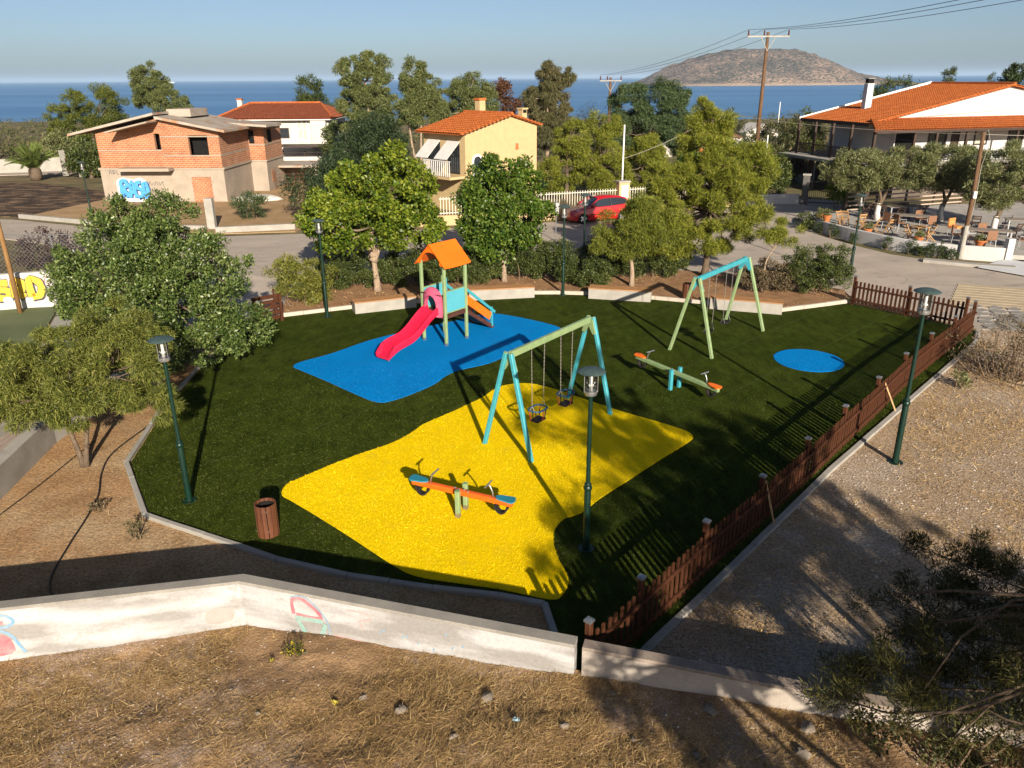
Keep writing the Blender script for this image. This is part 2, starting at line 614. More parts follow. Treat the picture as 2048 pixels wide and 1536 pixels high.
def m_turf_make():
    m, nt, N, L, P = nodes_of('artificial_turf')
    tc = N.new('ShaderNodeTexCoord').outputs['Object']
    n1 = noise(N, L, tc, .5, 5, .65)
    n2 = noise(N, L, tc, 3.2, 5, .75, (1, .45, 1))
    n3 = noise(N, L, tc, 60.0, 3, .7)
    r1 = ramp(N, [(.3, (.028, .042, .004)), (.7, (.046, .060, .007))])
    L.new(n1.outputs['Fac'], r1.inputs['Fac'])
    r2 = ramp(N, [(.3, (.55,) * 3), (.7, (1.45,) * 3)])
    L.new(n2.outputs['Fac'], r2.inputs['Fac'])
    r3 = ramp(N, [(.3, (.55,) * 3), (.7, (1.45,) * 3)])
    L.new(n3.outputs['Fac'], r3.inputs['Fac'])
    c = mixc(N, L, 1, r1.outputs['Color'], r2.outputs['Color'], 'MULTIPLY')
    c = mixc(N, L, 1, c, r3.outputs['Color'], 'MULTIPLY')
    # the joints between the rolls of carpet: pale thin lines across, one every 2 m
    mp = N.new('ShaderNodeMapping')
    mp.inputs['Rotation'].default_value = (0, 0, R(-44))
    L.new(tc, mp.inputs['Vector'])
    sx = N.new('ShaderNodeSeparateXYZ')
    L.new(mp.outputs[0], sx.inputs[0])
    a = N.new('ShaderNodeMath')
    a.operation = 'PINGPONG'
    a.inputs[1].default_value = 1.0
    L.new(sx.outputs['Y'], a.inputs[0])
    l = N.new('ShaderNodeMath')
    l.operation = 'LESS_THAN'
    l.inputs[1].default_value = .02
    L.new(a.outputs[0], l.inputs[0])
    nl = noise(N, L, tc, 1.3, 3, .6)
    ml = N.new('ShaderNodeMath')
    ml.operation = 'MULTIPLY'
    L.new(l.outputs[0], ml.inputs[0])
    L.new(nl.outputs['Fac'], ml.inputs[1])
    c = mixc(N, L, ml.outputs[0], c, (.07, .085, .03))
    L.new(c, P.inputs['Base Color'])
    P.inputs['Roughness'].default_value = .9
    P.inputs['Specular IOR Level'].default_value = .03
    b = N.new('ShaderNodeBump')
    b.inputs['Strength'].default_value = 1
    b.inputs['Distance'].default_value = .03
    nb = noise(N, L, tc, 90, 3, .7)
    L.new(nb.outputs['Fac'], b.inputs['Height'])
    L.new(b.outputs[0], P.inputs['Normal'])
    return m


m_turf = m_turf_make()
m_dry = mat('dry_earth', (.43, .255, .125), (.31, .18, .085), 1.4, .95, bump=.03, bscale=14, fine=.5, fscale=20, stain=(.47, .33, .19), sscale=.5, slo=.45, shi=.65)
m_bank = mat('straw_strewn_earth', (.40, .25, .13), (.22, .135, .07), 1.6, .95, bump=.035, bscale=22, fine=.5, fscale=55, stain=(.40, .29, .215), sscale=.55, slo=.48, shi=.58)
m_yard = mat('gravelly_dry_earth', (.45, .325, .205), (.36, .255, .16), 1.1, .95, bump=.035, bscale=30, fine=.6, fscale=24, stain=(.46, .365, .275), sscale=.5, slo=.48, shi=.62)
m_bed = mat('red_brown_bed_soil', (.37, .21, .11), (.26, .145, .075), 2, .95, bump=.03, bscale=18, fine=.5, fscale=40)
m_burnt = mat('burnt_field', (.06, .043, .031), (.30, .19, .11), .9, .95, bump=.08, bscale=3, fine=.6, fscale=6, lo=.45, hi=.7, stretch=(.8, 1.3, 1))
m_road = mat('worn_concrete_road', (.44, .37, .30), (.355, .30, .245), .45, .9, bump=.004, bscale=60, fine=.18, fscale=25, stain=(.28, .235, .19), sscale=1.6, slo=.60, shi=.72, stretch=(.8, 1.6, 1))


def add_cracks(m, scale=.22, width=.005, col_=(.22, .185, .15), patch=(.17, .14, .115), amount=.4):
    """thin wandering cracks and a few tar patches in a paved surface"""
    nt = m.node_tree
    N, L = nt.nodes, nt.links
    P = N['Principled BSDF']
    src = P.inputs['Base Color'].links[0].from_socket
    tc = N.new('ShaderNodeTexCoord').outputs['Object']
    nz = noise(N, L, tc, 1.2, 4, .6)
    ad = N.new('ShaderNodeVectorMath')
    ad.operation = 'MULTIPLY_ADD'
    L.new(nz.outputs['Color'], ad.inputs[0])
    ad.inputs[1].default_value = (.9, .9, 0)
    L.new(tc, ad.inputs[2])
    v = N.new('ShaderNodeTexVoronoi')
    v.feature = 'DISTANCE_TO_EDGE'
    v.inputs['Scale'].default_value = scale
    L.new(ad.outputs[0], v.inputs['Vector'])
    lt = N.new('ShaderNodeMath')
    lt.operation = 'LESS_THAN'
    lt.inputs[1].default_value = width * scale * 2.2
    L.new(v.outputs['Distance'], lt.inputs[0])
    c = mixc(N, L, lt.outputs[0], src, col_)
    n2 = noise(N, L, tc, .55, 3, .5, (1, 2.2, 1))
    r2 = ramp(N, [(.66, (0, 0, 0)), (.69, (1, 1, 1))])
    L.new(n2.outputs['Fac'], r2.inputs['Fac'])
    mm = N.new('ShaderNodeMath')
    mm.operation = 'MULTIPLY'
    mm.inputs[1].default_value = amount
    L.new(r2.outputs['Color'], mm.inputs[0])
    c = mixc(N, L, mm.outputs[0], c, patch)
    L.new(c, P.inputs['Base Color'])


add_cracks(m_road)


def m_mat_make(name, c1, c2):
    """coloured carpet with faint scuffs and joints"""
    m = mat(name, c1, c2, 1.2, .8, bump=.012, bscale=70, spec=.04, fine=.22, fscale=45, stain=tuple(x * .86 + .01 for x in c1), sscale=2.6, slo=.54, shi=.74, stretch=(1, .55, 1))
    return m


m_yellow = m_mat_make('yellow_turf', (.80, .57, .002), (.73, .51, .002))
m_blue = m_mat_make('blue_turf', (.001, .20, .53), (.001, .175, .48))
m_side = mat('pale_pavement', (.52, .44, .36), (.43, .36, .29), 1.0, .9, bump=.003, bscale=60, fine=.15, fscale=30)
m_far = mat('dry_hillside', (.22, .16, .085), (.12, .11, .05), .06, .95, fine=.4, fscale=.6)
m_hose = mat('black_hose', (.022, .02, .018), (.015, .014, .013), 4, .5)


def vnoise(x, y, s, seed=0):
    """smooth value noise, vectorised"""
    rg = np.random.default_rng(seed)
    T = rg.random((64, 64))
    x, y = np.asarray(x) * s, np.asarray(y) * s
    xi, yi = np.floor(x).astype(int), np.floor(y).astype(int)
    fx, fy = x - xi, y - yi
    fx, fy = fx * fx * (3 - 2 * fx), fy * fy * (3 - 2 * fy)
    g = lambda a, b: T[a % 64, b % 64]
    return (g(xi, yi) * (1 - fx) + g(xi + 1, yi) * fx) * (1 - fy) + (g(xi, yi + 1) * (1 - fx) + g(xi + 1, yi + 1) * fx) * fy


def grid_mesh(name, X, Y, Z, m, smooth=True):
    ny, nx = X.shape
    me = bpy.data.meshes.new(name)
    V = np.stack([X, Y, Z], -1).reshape(-1, 3)
    i = np.arange(ny * nx).reshape(ny, nx)
    F = np.stack([i[:-1, :-1], i[:-1, 1:], i[1:, 1:], i[1:, :-1]], -1).reshape(-1, 4)
    me.vertices.add(len(V))
    me.loops.add(F.size)
    me.polygons.add(len(F))
    me.vertices.foreach_set('co', V.astype(np.float32).ravel())
    me.loops.foreach_set('vertex_index', F.astype(np.int32).ravel())
    me.polygons.foreach_set('loop_start', np.arange(0, F.size, 4, dtype=np.int32))
    me.materials.append(m)
    me.update(calc_edges=True)
    if smooth:
        me.polygons.foreach_set('use_smooth', [True] * len(F))
    return me


def inside(poly, x, y):
    x, y = np.asarray(x), np.asarray(y)
    r = np.zeros(x.shape, bool)
    n = len(poly)
    for i in range(n):
        x0, y0 = poly[i][:2]
        x1, y1 = poly[(i + 1) % n][:2]
        if y0 == y1:
            continue
        c = ((y0 > y) != (y1 > y)) & (x < (x1 - x0) * (y - y0) / (y1 - y0) + x0)
        r ^= c
    return r


def land(x, y):
    """height of the land: level round the playground, then falling to the sea"""
    x, y = np.asarray(x, float), np.asarray(y, float)
    t = np.clip((y - 66) / 430.0, 0, 1.3)
    z = -0.03 - 15.2 * t
    z = z + np.clip((y - 80) / 60, 0, 1) * (vnoise(x, y, .02, 3) - .5) * 2.0
    return z


# ------------------------------------------------------------------ land, sea, island
ys = np.concatenate([np.linspace(-40, 60, 21), np.linspace(65, 200, 28), np.linspace(210, 640, 30)])
xs = np.concatenate([np.linspace(-900, -120, 14), np.linspace(-110, 110, 45), np.linspace(120, 900, 14)])
X, Y = np.meshgrid(xs, ys)
g = link('ground', grid_mesh('ground', X, Y, land(X, Y), m_far))
tag(g, 'dry hillside that falls from the playground to the sea', 'ground', kind='structure')


def m_sea_make():
    m, nt, N, L, P = nodes_of('sea_water')
    tc = N.new('ShaderNodeTexCoord').outputs['Object']
    n1 = noise(N, L, tc, .004, 6, .65, (.12, 1, 1))
    r1 = ramp(N, [(.38, (.06, .165, .325)), (.62, (.10, .23, .41))])
    L.new(n1.outputs['Fac'], r1.inputs['Fac'])
    L.new(r1.outputs['Color'], P.inputs['Base Color'])
    P.inputs['Roughness'].default_value = .42
    P.inputs['IOR'].default_value = 1.33
    P.inputs['Specular IOR Level'].default_value = .35
    nb = noise(N, L, tc, .12, 5, .7, (.5, 1, 1))
    b = N.new('ShaderNodeBump')
    b.inputs['Strength'].default_value = 1
    b.inputs['Distance'].default_value = 1.2
    L.new(nb.outputs['Fac'], b.inputs['Height'])
    L.new(b.outputs[0], P.inputs['Normal'])
    return m


SEA = -15.0
m_sea = m_sea_make()
o = link('sea', grid_mesh('sea', *np.meshgrid([-60000., -3000, -800, 800, 3000, 60000.], [330., 1200, 5000, 20000, 70000.]), np.full((5, 6), SEA), m_sea, False))
tag(o, 'calm blue sea reaching the horizon', 'sea', kind='structure')


def m_island_make():
    m, nt, N, L, P = nodes_of('rocky_scrub_hill')
    tc = N.new('ShaderNodeTexCoord').outputs['Object']
    n1 = noise(N, L, tc, .016, 6, .72)
    n2 = noise(N, L, tc, .13, 4, .8, (1, 1, 2.0))
    n3 = noise(N, L, tc, .004, 3, .5)
    r1 = ramp(N, [(.36, (.40, .27, .195)), (.52, (.31, .22, .16)), (.66, (.25, .17, .13))])
    L.new(n1.outputs['Fac'], r1.inputs['Fac'])
    ad = N.new('ShaderNodeMath')
    ad.operation = 'MULTIPLY_ADD'
    L.new(n3.outputs['Fac'], ad.inputs[0])
    ad.inputs[1].default_value = .42
    L.new(n2.outputs['Fac'], ad.inputs[2])
    r2 = ramp(N, [(.665, (0, 0, 0)), (.72, (1, 1, 1))])
    L.new(ad.outputs[0], r2.inputs['Fac'])
    c = mixc(N, L, r2.outputs['Color'], r1.outputs['Color'], (.06, .06, .045))
    # bare rock at the waterline
    sx = N.new('ShaderNodeSeparateXYZ')
    L.new(tc, sx.inputs[0])
    mr = N.new('ShaderNodeMapRange')
    mr.inputs['From Min'].default_value = SEA + 8
    mr.inputs['From Max'].default_value = SEA + 3
    L.new(sx.outputs['Z'], mr.inputs['Value'])
    c = mixc(N, L, mr.outputs[0], c, (.34, .25, .19))
    L.new(c, P.inputs['Base Color'])
    P.inputs['Roughness'].default_value = .95
    b = N.new('ShaderNodeBump')
    b.inputs['Strength'].default_value = .8
    b.inputs['Distance'].default_value = 9
    L.new(n2.outputs['Fac'], b.inputs['Height'])
    L.new(b.outputs[0], P.inputs['Normal'])
    return m


def island():
    # skyline read along the hill: (x, height above the sea) at its crest, 2.4 km out
    prof = np.array([(400, -2), (420, 12), (469, 40), (520, 64), (577, 84), (669, 96), (745, 99), (807, 105), (850, 100), (884, 90), (920, 72), (960, 51), (1000, 35), (1037, 23), (1080, 13), (1114, 7), (1140, 2), (1160, -3)], float)
    x = np.linspace(390, 1165, 180)
    top = np.interp(x, prof[:, 0], prof[:, 1])
    t = np.linspace(0, 1, 60)
    X, T = np.meshgrid(x, t)
    Y = 2180 + T * 800
    shape = np.sin(np.pi * np.clip(T, 0, 1)) ** .8
    Z = top[None, :] * shape
    Z = Z + (vnoise(X, Y, .02, 5) - .5) * 9 * np.clip(Z / 20, 0, 1) + (vnoise(X, Y, .06, 6) - .5) * 4.5 * np.clip(Z / 12, 0, 1)
    # gullies running to the shore
    Z = Z - np.abs(np.sin(X * .035 + vnoise(X, Y, .01, 8) * 6)) * 4 * shape * np.clip(Z / 30, 0, 1)
    o = link('island', grid_mesh('island', X, Y, SEA - 1 + np.maximum(Z, -4) + 1.2, m_island_make()))
    tag(o, 'rocky scrub covered island rising from the sea', 'island', kind='structure')


island()


# ------------------------------------------------------------------ sheets of ground round the playground
def sheet(name, label, pts, z, m, cat=None, z0=None, smooth=0, kind='structure'):
    pts = catmull(pts, smooth) if smooth else pts
    o = MB().prism(pts, z - .2 if z0 is None else z0, z, False).build(name, m)
    return tag(o, label, cat, kind=kind)


TURF = [(-8.56, 15.71), (-7.18, 13.49), (-6.55, 13.15), (-5.05, 12.4), (-4.18, 11.93), (-2.83, 11.43), (-1.33, 11.06), (-.23, 10.84), (.55, 10.6), (.72, 9.6), (.9, 8.7),
        (1.35, 8.55), (1.97, 9.53), (3.09, 10.8), (6.82, 15.13), (14.8, 23.83), (15.5, 25.05), (12.68, 28.5),
        (11.65, 28.09), (9.79, 27.4), (7.38, 28.48), (5.4, 29.25), (3.09, 29.91), (1.73, 30.1), (.9, 30.12), (-1.52, 29.74), (-3.62, 28.92), (-5.81, 28.29), (-6.7, 27.91), (-8.44, 27.1), (-9.0, 26.4), (-9.2, 24.65), (-9.25, 21.79), (-9.06, 18.79)]
sheet('artificial_turf', 'dark green artificial turf of the playground', TURF, .03, m_turf, 'turf')
LEFT_BED = [(-12.5, 7.6), (-14, 14), (-10.6, 14.0), (-10.95, 16.9), (-10.6, 20), (-10.9, 26.3), (-9.0, 26.6), (-9.1, 24.65), (-9.15, 21.79), (-8.96, 18.79), (-8.46, 15.71), (-7.08, 13.45), (-6.5, 13.08), (-5, 12.32), (-2.83, 11.36), (-.23, 10.76), (.5, 10.5), (.8, 8.5), (-4, 9.8), (-8, 9.2)]
sheet('dry_bed', 'dry straw covered earth between the walls and the turf', LEFT_BED, .012, m_dry, 'ground')
YARD = [(1.97, 9.45), (3.13, 10.75), (6.86, 15.1), (14.85, 23.8), (15.6, 25.0), (18, 25.5), (24, 22), (24, 4), (9, 5.5), (4.4, 7.4), (1.3, 8.3)]
sheet('gravel_yard', 'dry gravelly yard with straw beside the picket fence', YARD, .012, m_yard, 'ground')
BED = [(-8.4, 27.2), (-6.7, 27.98), (-5.81, 28.35), (-3.62, 28.99), (-1.52, 29.8), (.9, 30.2), (1.73, 30.2), (3.09, 30.0), (5.4, 29.3), (7.38, 28.5), (9.79, 27.5), (11.65, 28.2), (12.6, 28.5), (13.2, 30.2), (11.5, 31.8), (9, 33.4), (5, 34.2), (0, 34.4), (-4, 33.9), (-7.5, 32.6), (-8.8, 30.2)]
sheet('planting_bed', 'red brown soil bed with benches and hedge', BED, .10, m_bed, 'planting bed')
ROAD = [(-70, 55), (-31, 49.2), (-22, 45.0), (-16, 43), (-4.3, 44.8), (2, 46.7), (9, 49.4), (16.5, 52.5), (19, 56), (23, 54.6), (21, 50), (18.7, 47.2), (16.9, 44.5), (16.6, 42.2), (17.3, 39.5), (18.2, 37.2), (19.6, 35.6), (22, 33.8), (30, 29.6), (40, 25), (40, 18), (24.2, 22.2), (15.9, 25.2), (13.1, 28.8), (13.3, 30.6), (11.2, 32.4), (9, 33.5), (5, 34.3), (0, 34.5), (-4, 34.0), (-8, 32.8), (-11, 33.4), (-13.6, 35.9), (-22, 40), (-30, 44), (-70, 49)]
sheet('road', 'worn grey concrete road behind the playground', ROAD, .006, m_road, 'road')
sheet('pavement', 'pale concrete path beside the brown gate', [(-10.9, 33.3), (-8.05, 32.6), (-8.75, 30.2), (-8.45, 27.3), (-9.1, 26.7), (-10.85, 26.4), (-12.5, 30.5), (-13.5, 35.7)], .03, m_side, 'pavement')
sheet('side_path', 'concrete slab path left of the big tree', [(-17.2, 29), (-12.6, 30.5), (-11, 26.2), (-10.95, 20), (-12.8, 19.2), (-15.3, 24.0)], .02, m_conc2, 'path')
sheet('sports_court', 'faded green sports court surface', [(-17.25, 28.9), (-15.4, 24), (-13.5, 19.0), (-30, 15), (-30, 27)], .014, mat('court_green', (.13, .15, .075), (.10, .12, .06), .6, .9, fine=.2, fscale=20), 'court')
sheet('burnt_field', 'black burnt field beside the unfinished house', [(-62, 70), (-40, 68), (-31, 62), (-29.6, 57.5), (-31, 50.2), (-70, 58)], .01, m_burnt, 'field')
sheet('dry_plot', 'bare tan plot round the unfinished brick house', [(-31, 50.3), (-29.5, 57.6), (-32, 63), (-29, 72), (-12, 72), (-11.5, 50), (-12.2, 44.4), (-16, 43.9), (-22.4, 45.8)], .008, mat('tan_plot', (.40, .27, .15), (.31, .20, .10), .8, .95, bump=.03, bscale=8, fine=.3, fscale=14), 'ground')
sheet('side_road', 'narrow pale road at the far left', [(-95, 68), (-60, 74), (-43, 80), (-34, 90), (-39, 90), (-47, 83), (-62, 77.5), (-95, 72)], lambda x, y: float(land(x, y)) + .05, m_road, 'road', z0=lambda x, y: float(land(x, y)) - .2)

# slabs with gravelly joints on the right, where the road meets the yard
pv = sheet('stone_paving', 'bluish stone paving between fence corner and shrubs', [(15.9, 25.3), (24.1, 22.4), (26, 25.5), (18.3, 27.3)], .02, mat('paving_joint', (.17, .15, .125), None, 8, .9, bump=.01, bscale=40), 'paving')
m_flag = mat('flagstone', (.31, .28, .245), (.23, .21, .19), 2.5, .85, bump=.006, bscale=30, fine=.25, fscale=40)
rnd = random.Random(5)
for i in range(15):
    for j in range(6):
        cx, cy = 16.3 + i * .58 + j * .18 + rnd.uniform(-.05, .05), 25.45 - i * .185 + j * .5 + rnd.uniform(-.05, .05)
        n = rnd.choice((5, 6))
        a0 = rnd.random() * 6
        MB().prism([(cx + (.27 + rnd.uniform(-.03, .05)) * math.cos(a0 + 6.283 * k / n) * 1.08, cy + (.25 + rnd.uniform(-.04, .04)) * math.sin(a0 + 6.283 * k / n)) for k in range(n)], .0, .028 + rnd.uniform(0, .01)).build('flagstone', m_flag, pv)
# ribbed concrete strip, each groove real
cs = tag(MB().prism([(16.3, 28.1), (28.4, 23.4), (30.6, 26.9), (18.4, 31.4)], -.1, .010, False).build('ribbed_pavement', m_side), 'pale yellowish ribbed concrete crossing beside the road', 'pavement', kind='structure')
m_rib = mat('ribbed_yellow_concrete', (.46, .37, .24), (.38, .30, .195), 1.5, .9, fine=.15, fscale=30)
for i in range(9):
    t = i * .46
    MB().wall([(16.4 + t * .5, 28.35 + t * .78), (28.5 + t * .5, 23.6 + t * .78)], .36, -.05, .018, .006).build('concrete_strip', m_rib, cs)

# ------------------------------------------------------------------ kerbs and walls
def kerb(name, label, pts, w, z0, z1, m=m_conc2, seg=1.0):
    """kerb stones laid end to end, each its own piece"""
    root = thing(name, label, 'kerb', (pts[0][0], pts[0][1], 0))
    P = [Vector(p) for p in pts]
    for a, b in zip(P, P[1:]):
        n = max(1, round((b - a).length / seg))
        for k in range(n):
            p, q = a.lerp(b, k / n), a.lerp(b, (k + 1) / n)
            d = (q - p).normalized() * .006
            o = P[0]
            MB().wall([p - o + d, q - o - d], w, z0, z1 + random.Random(k).uniform(-.004, .004), .012).build('kerb_stone', m, root)
    return root


kerb('kerb', 'low concrete kerb round the left and front of the turf', [(-9.0, 26.3), (-9.27, 24.65), (-9.33, 21.79), (-9.14, 18.79), (-8.64, 15.69), (-7.24, 13.42), (-6.58, 13.07), (-5.08, 12.32), (-4.2, 11.85), (-2.85, 11.35), (-1.35, 10.98), (-.25, 10.76), (.5, 10.53), (.66, 9.6), (.8, 8.8)], .11, -.1, .085)
kerb('kerb', 'straight concrete kerb outside the long picket fence', [(1.55, 8.85), (1.99, 9.46), (3.14, 10.76), (6.87, 15.09), (14.86, 23.78), (15.6, 25.0)], .13, -.1, .07)
kerb('kerb', 'pale kerb along the planting bed behind the turf', [(-8.5, 27.14), (-6.7, 27.95), (-5.81, 28.33), (-3.62, 28.96), (-1.52, 29.78), (.9, 30.16), (1.73, 30.16), (3.09, 29.97), (5.4, 29.29), (7.38, 28.5), (9.79, 27.44), (11.65, 28.15), (12.66, 28.55)], .12, -.1, .16, mat('pale_kerb_concrete', (.50, .43, .35), (.42, .36, .29), 2, .85, fine=.2, fscale=60))  # paler, warmer concrete than the other kerbs

WALL_L = [(-15, 7.9), (-7.45, 9.33), (-4.11, 9.96), (.83, 8.48)]
WALL_R = [(.93, 8.45), (4.4, 7.42), (8.5, 6.3), (14, 5.0)]
m_coping = mat('grey_wall_top', (.30, .275, .235), (.235, .215, .185), 2.5, .9, bump=.004, bscale=50, fine=.25, fscale=60)


def wall_line(x):
    P = WALL_L[:-1] + [(.88, 8.465)] + WALL_R[1:]
    return np.interp(x, [p[0] for p in P], [p[1] for p in P])


fw1 = thing('parapet_wall', 'bent white concrete wall with faded graffiti in the foreground', 'wall')
MB().wall(WALL_L, .19, -.4, .955).build('wall_face', m_white_conc, fw1)
MB().wall(WALL_L, .205, .956, 1.0, .012).build('coping', m_coping, fw1)
fw2 = thing('parapet_wall', 'weathered low wall right of the gap, partly in tree shade', 'wall')
m_white2 = mat('stained_concrete_wall', (.45, .39, .33), (.36, .31, .26), 1.5, .85, bump=.005, bscale=45, fine=.2, fscale=60, stain=(.26, .215, .175), sscale=1.4, slo=.5, shi=.72)
MB().wall(WALL_R, .19, -.4, lambda x, y: .94 - .008 * (x - .9)).build('wall_face', m_white2, fw2)
MB().wall(WALL_R, .2, lambda x, y: .941 - .008 * (x - .9), lambda x, y: .985 - .008 * (x - .9), .015).build('coping', mat('stained_wall_top', (.30, .24, .19), (.2, .16, .13), 3, .9, bump=.006, bscale=50, fine=.3, fscale=60), fw2)


# graffiti: flat strokes of paint a few millimetres proud of a wall face
def strokes(lines, width, org, ux, uz, lift, name, m, parent, close=False):
    org, ux, uz = Vector(org), Vector(ux).normalized(), Vector(uz).normalized()
    nn = ux.cross(uz).normalized()
    mb = MB()
    k = 0
    for ln in lines:
        P = catmull([(p[0], p[1], 0) for p in ln], 4, close) if len(ln) > 2 else [(p[0], p[1], 0) for p in ln]
        P = [Vector(p) for p in P]
        if close:
            P.append(P[0])
        L_, R_ = [], []
        for i, p in enumerate(P):
            d = (P[min(i + 1, len(P) - 1)] - P[max(i - 1, 0)])
            d = d.normalized() if d.length > 0 else Vector((1, 0, 0))
            w = width * (.5 + .05 * math.sin(i * 1.7))
            L_.append(p + Vector((-d.y, d.x, 0)) * w)
            R_.append(p - Vector((-d.y, d.x, 0)) * w)
        f = lambda p, q: org + ux * p.x + uz * p.y + nn * (lift + q * .00012)
        vs_ = [f(p, k) for p in L_] + [f(p, k) for p in R_]
        n = len(P)
        mb.add(vs_, [(i, n + i, n + i + 1, i + 1) for i in range(n - 1)])
        k += 1
    return mb.build(name, m, parent)


def blob(poly, org, ux, uz, lift, name, m, parent, sub=5):
    org, ux, uz = Vector(org), Vector(ux).normalized(), Vector(uz).normalized()
    nn = ux.cross(uz).normalized()
    P = catmull([(p[0], p[1], 0) for p in poly], sub)
    mb = MB()
    mb.add([org + ux * p[0] + uz * p[1] + nn * lift for p in P], [tuple(range(len(P)))])
    return mb.build(name, m, parent)


p_red = mat('faded_red_paint', (.47, .11, .13), (.42, .22, .22), 5, .8, fine=.2, fscale=30)
p_pale = mat('faint_pink_paint', (.42, .26, .25), (.38, .31, .29), 5, .8)
p_blue = mat('faded_blue_paint', (.14, .28, .42), (.25, .33, .40), 5, .8, fine=.2, fscale=30)
p_mint = mat('faded_mint_paint', (.2, .36, .31), (.28, .36, .32), 5, .8, fine=.2, fscale=30)
p_black = mat('black_spray_paint', (.03, .03, .035), (.06, .06, .065), 5, .7)
p_yel = mat('yellow_spray_paint', (.66, .42, .04), (.6, .36, .03), 5, .7)
p_white = mat('white_spray_paint', (.74, .73, .72), (.68, .67, .66), 5, .7)
p_sky = mat('sky_blue_spray_paint', (.07, .30, .62), (.05, .24, .52), 5, .7)
p_navy = mat('dark_blue_spray_paint', (.02, .06, .16), (.02, .05, .12), 5, .7)
p_grey = mat('grey_block_paint', (.29, .265, .235), (.33, .305, .28), 8, .85)

wa, wb, wc = (Vector((-7.45, 9.235, 0)), Vector((-4.112, 9.86, 0)), Vector((.8, 8.39, 0)))
u1, u2 = (wb - wa).normalized(), (wc - wb).normalized()
o1, o2 = wa, wb + u2 * .02
# left: bubble letter cut by the frame edge, red fill with blue rims
blob([(-.6, .2), (.10, .2), (.15, .42), (.06, .54), (-.15, .57), (-.6, .5)], o1, u1, (0, 0, 1), .004, 'graffiti_fill', p_red, fw1, 3)
strokes([[(-.7, .64), (-.1, .65), (.14, .55), (.23, .36), (.29, .2)], [(-.7, .92), (-.1, .92), (.16, .86), (.24, .76), (.14, .68), (-.1, .67)]], .045, o1, u1, (0, 0, 1), .006, 'graffiti_line', p_blue, fw1)
strokes([[(-.7, .80), (-.1, .81), (.10, .75)]], .06, o1, u1, (0, 0, 1), .008, 'graffiti_line', p_red, fw1)
# right: a red and mint letter shape and thin scrawls
strokes([[(.86, .60), (.86, .85), (1.06, .88), (1.32, .62), (.9, .60)]], .06, o2, u2, (0, 0, 1), .004, 'graffiti_line', p_red, fw1)
strokes([[(.84, .9), (1.10, .93), (1.40, .60), (1.44, .3)]], .02, o2, u2, (0, 0, 1), .0055, 'graffiti_line', p_blue, fw1)
strokes([[(.88, .55), (1.34, .56)], [(.92, .52), (1.02, .3)], [(1.38, .52), (1.3, .3)]], .07, o2, u2, (0, 0, 1), .007, 'graffiti_line', p_mint, fw1)
strokes([[(1.75, .86), (2.05, .85), (2.12, .76), (1.95, .7), (2.0, .58)], [(1.5, .36), (2.1, .34), (2.6, .33)]], .022, o2, u2, (0, 0, 1), .004, 'graffiti_line', p_pale, fw1)
for k in range(9):
    x, z = 2.2 + k * .17 + random.Random(k).uniform(-.08, .08), .55 + random.Random(k + 9).uniform(-.15, .2)
    strokes([[(x, z), (x + .03, z + .05)]], .018, o2, u2, (0, 0, 1), .004, 'graffiti_fleck', p_blue, fw1)
# patches of block-out paint rolled over older marks
for q, (x, z, w, h) in enumerate(((2.85, .30, .36, .26),)):
    blob([(x, z), (x + w, z + .02), (x + w + .02, z + h), (x + .02, z + h - .02)], o1, u1, (0, 0, 1), .002 + q * .0006, 'paint_patch', p_grey if x > 2.6 else mat('offwhite_patch', (.41, .395, .38), (.36, .345, .325), 3, .8), fw1, 2)

# ------------------------------------------------------------------ foreground bank in front of the wall
def bank_z(x, y):
    x, y = np.asarray(x, float), np.asarray(y, float)
    b = np.interp(x, [-15, -7.5, -4.1, 0.9, 4.5, 9, 14], [.02, .10, .20, .52, .66, .72, .75])
    d = wall_line(x) - y
    n = (vnoise(x, y, .7, 11) - .5) * .14 + (vnoise(x, y, 2.3, 12) - .5) * .075 + (vnoise(x, y, 7, 13) - .5) * .035
    return b + n * np.clip(d / .5 + .35, 0, 1) + d * .02


xs = np.arange(-15, 14.01, .06)
ts = np.concatenate([np.arange(0, 4.0, .06), np.arange(4.0, 14, .4)])
Xb, Tb = np.meshgrid(xs, ts)
Yb = wall_line(Xb) - Tb
me = grid_mesh('foreground_bank', Xb, Yb, bank_z(Xb, Yb), m_bank)
me.flip_normals()
tag(link('foreground_bank', me), 'dry straw covered bank in front of the wall', 'ground', kind='structure')


def in_frame(x, y, z, m=.06):
    """keeps scattered ground litter to what the lens can see, with a margin"""
    p = R(PITCH)
    dz = z - 8.0
    dep = y * math.cos(p) - dz * math.sin(p)
    u = x / dep
    v = (y * math.sin(p) + dz * math.cos(p)) / dep
    return (np.abs(u) < .654 + m) & (np.abs(v) < .491 + m)


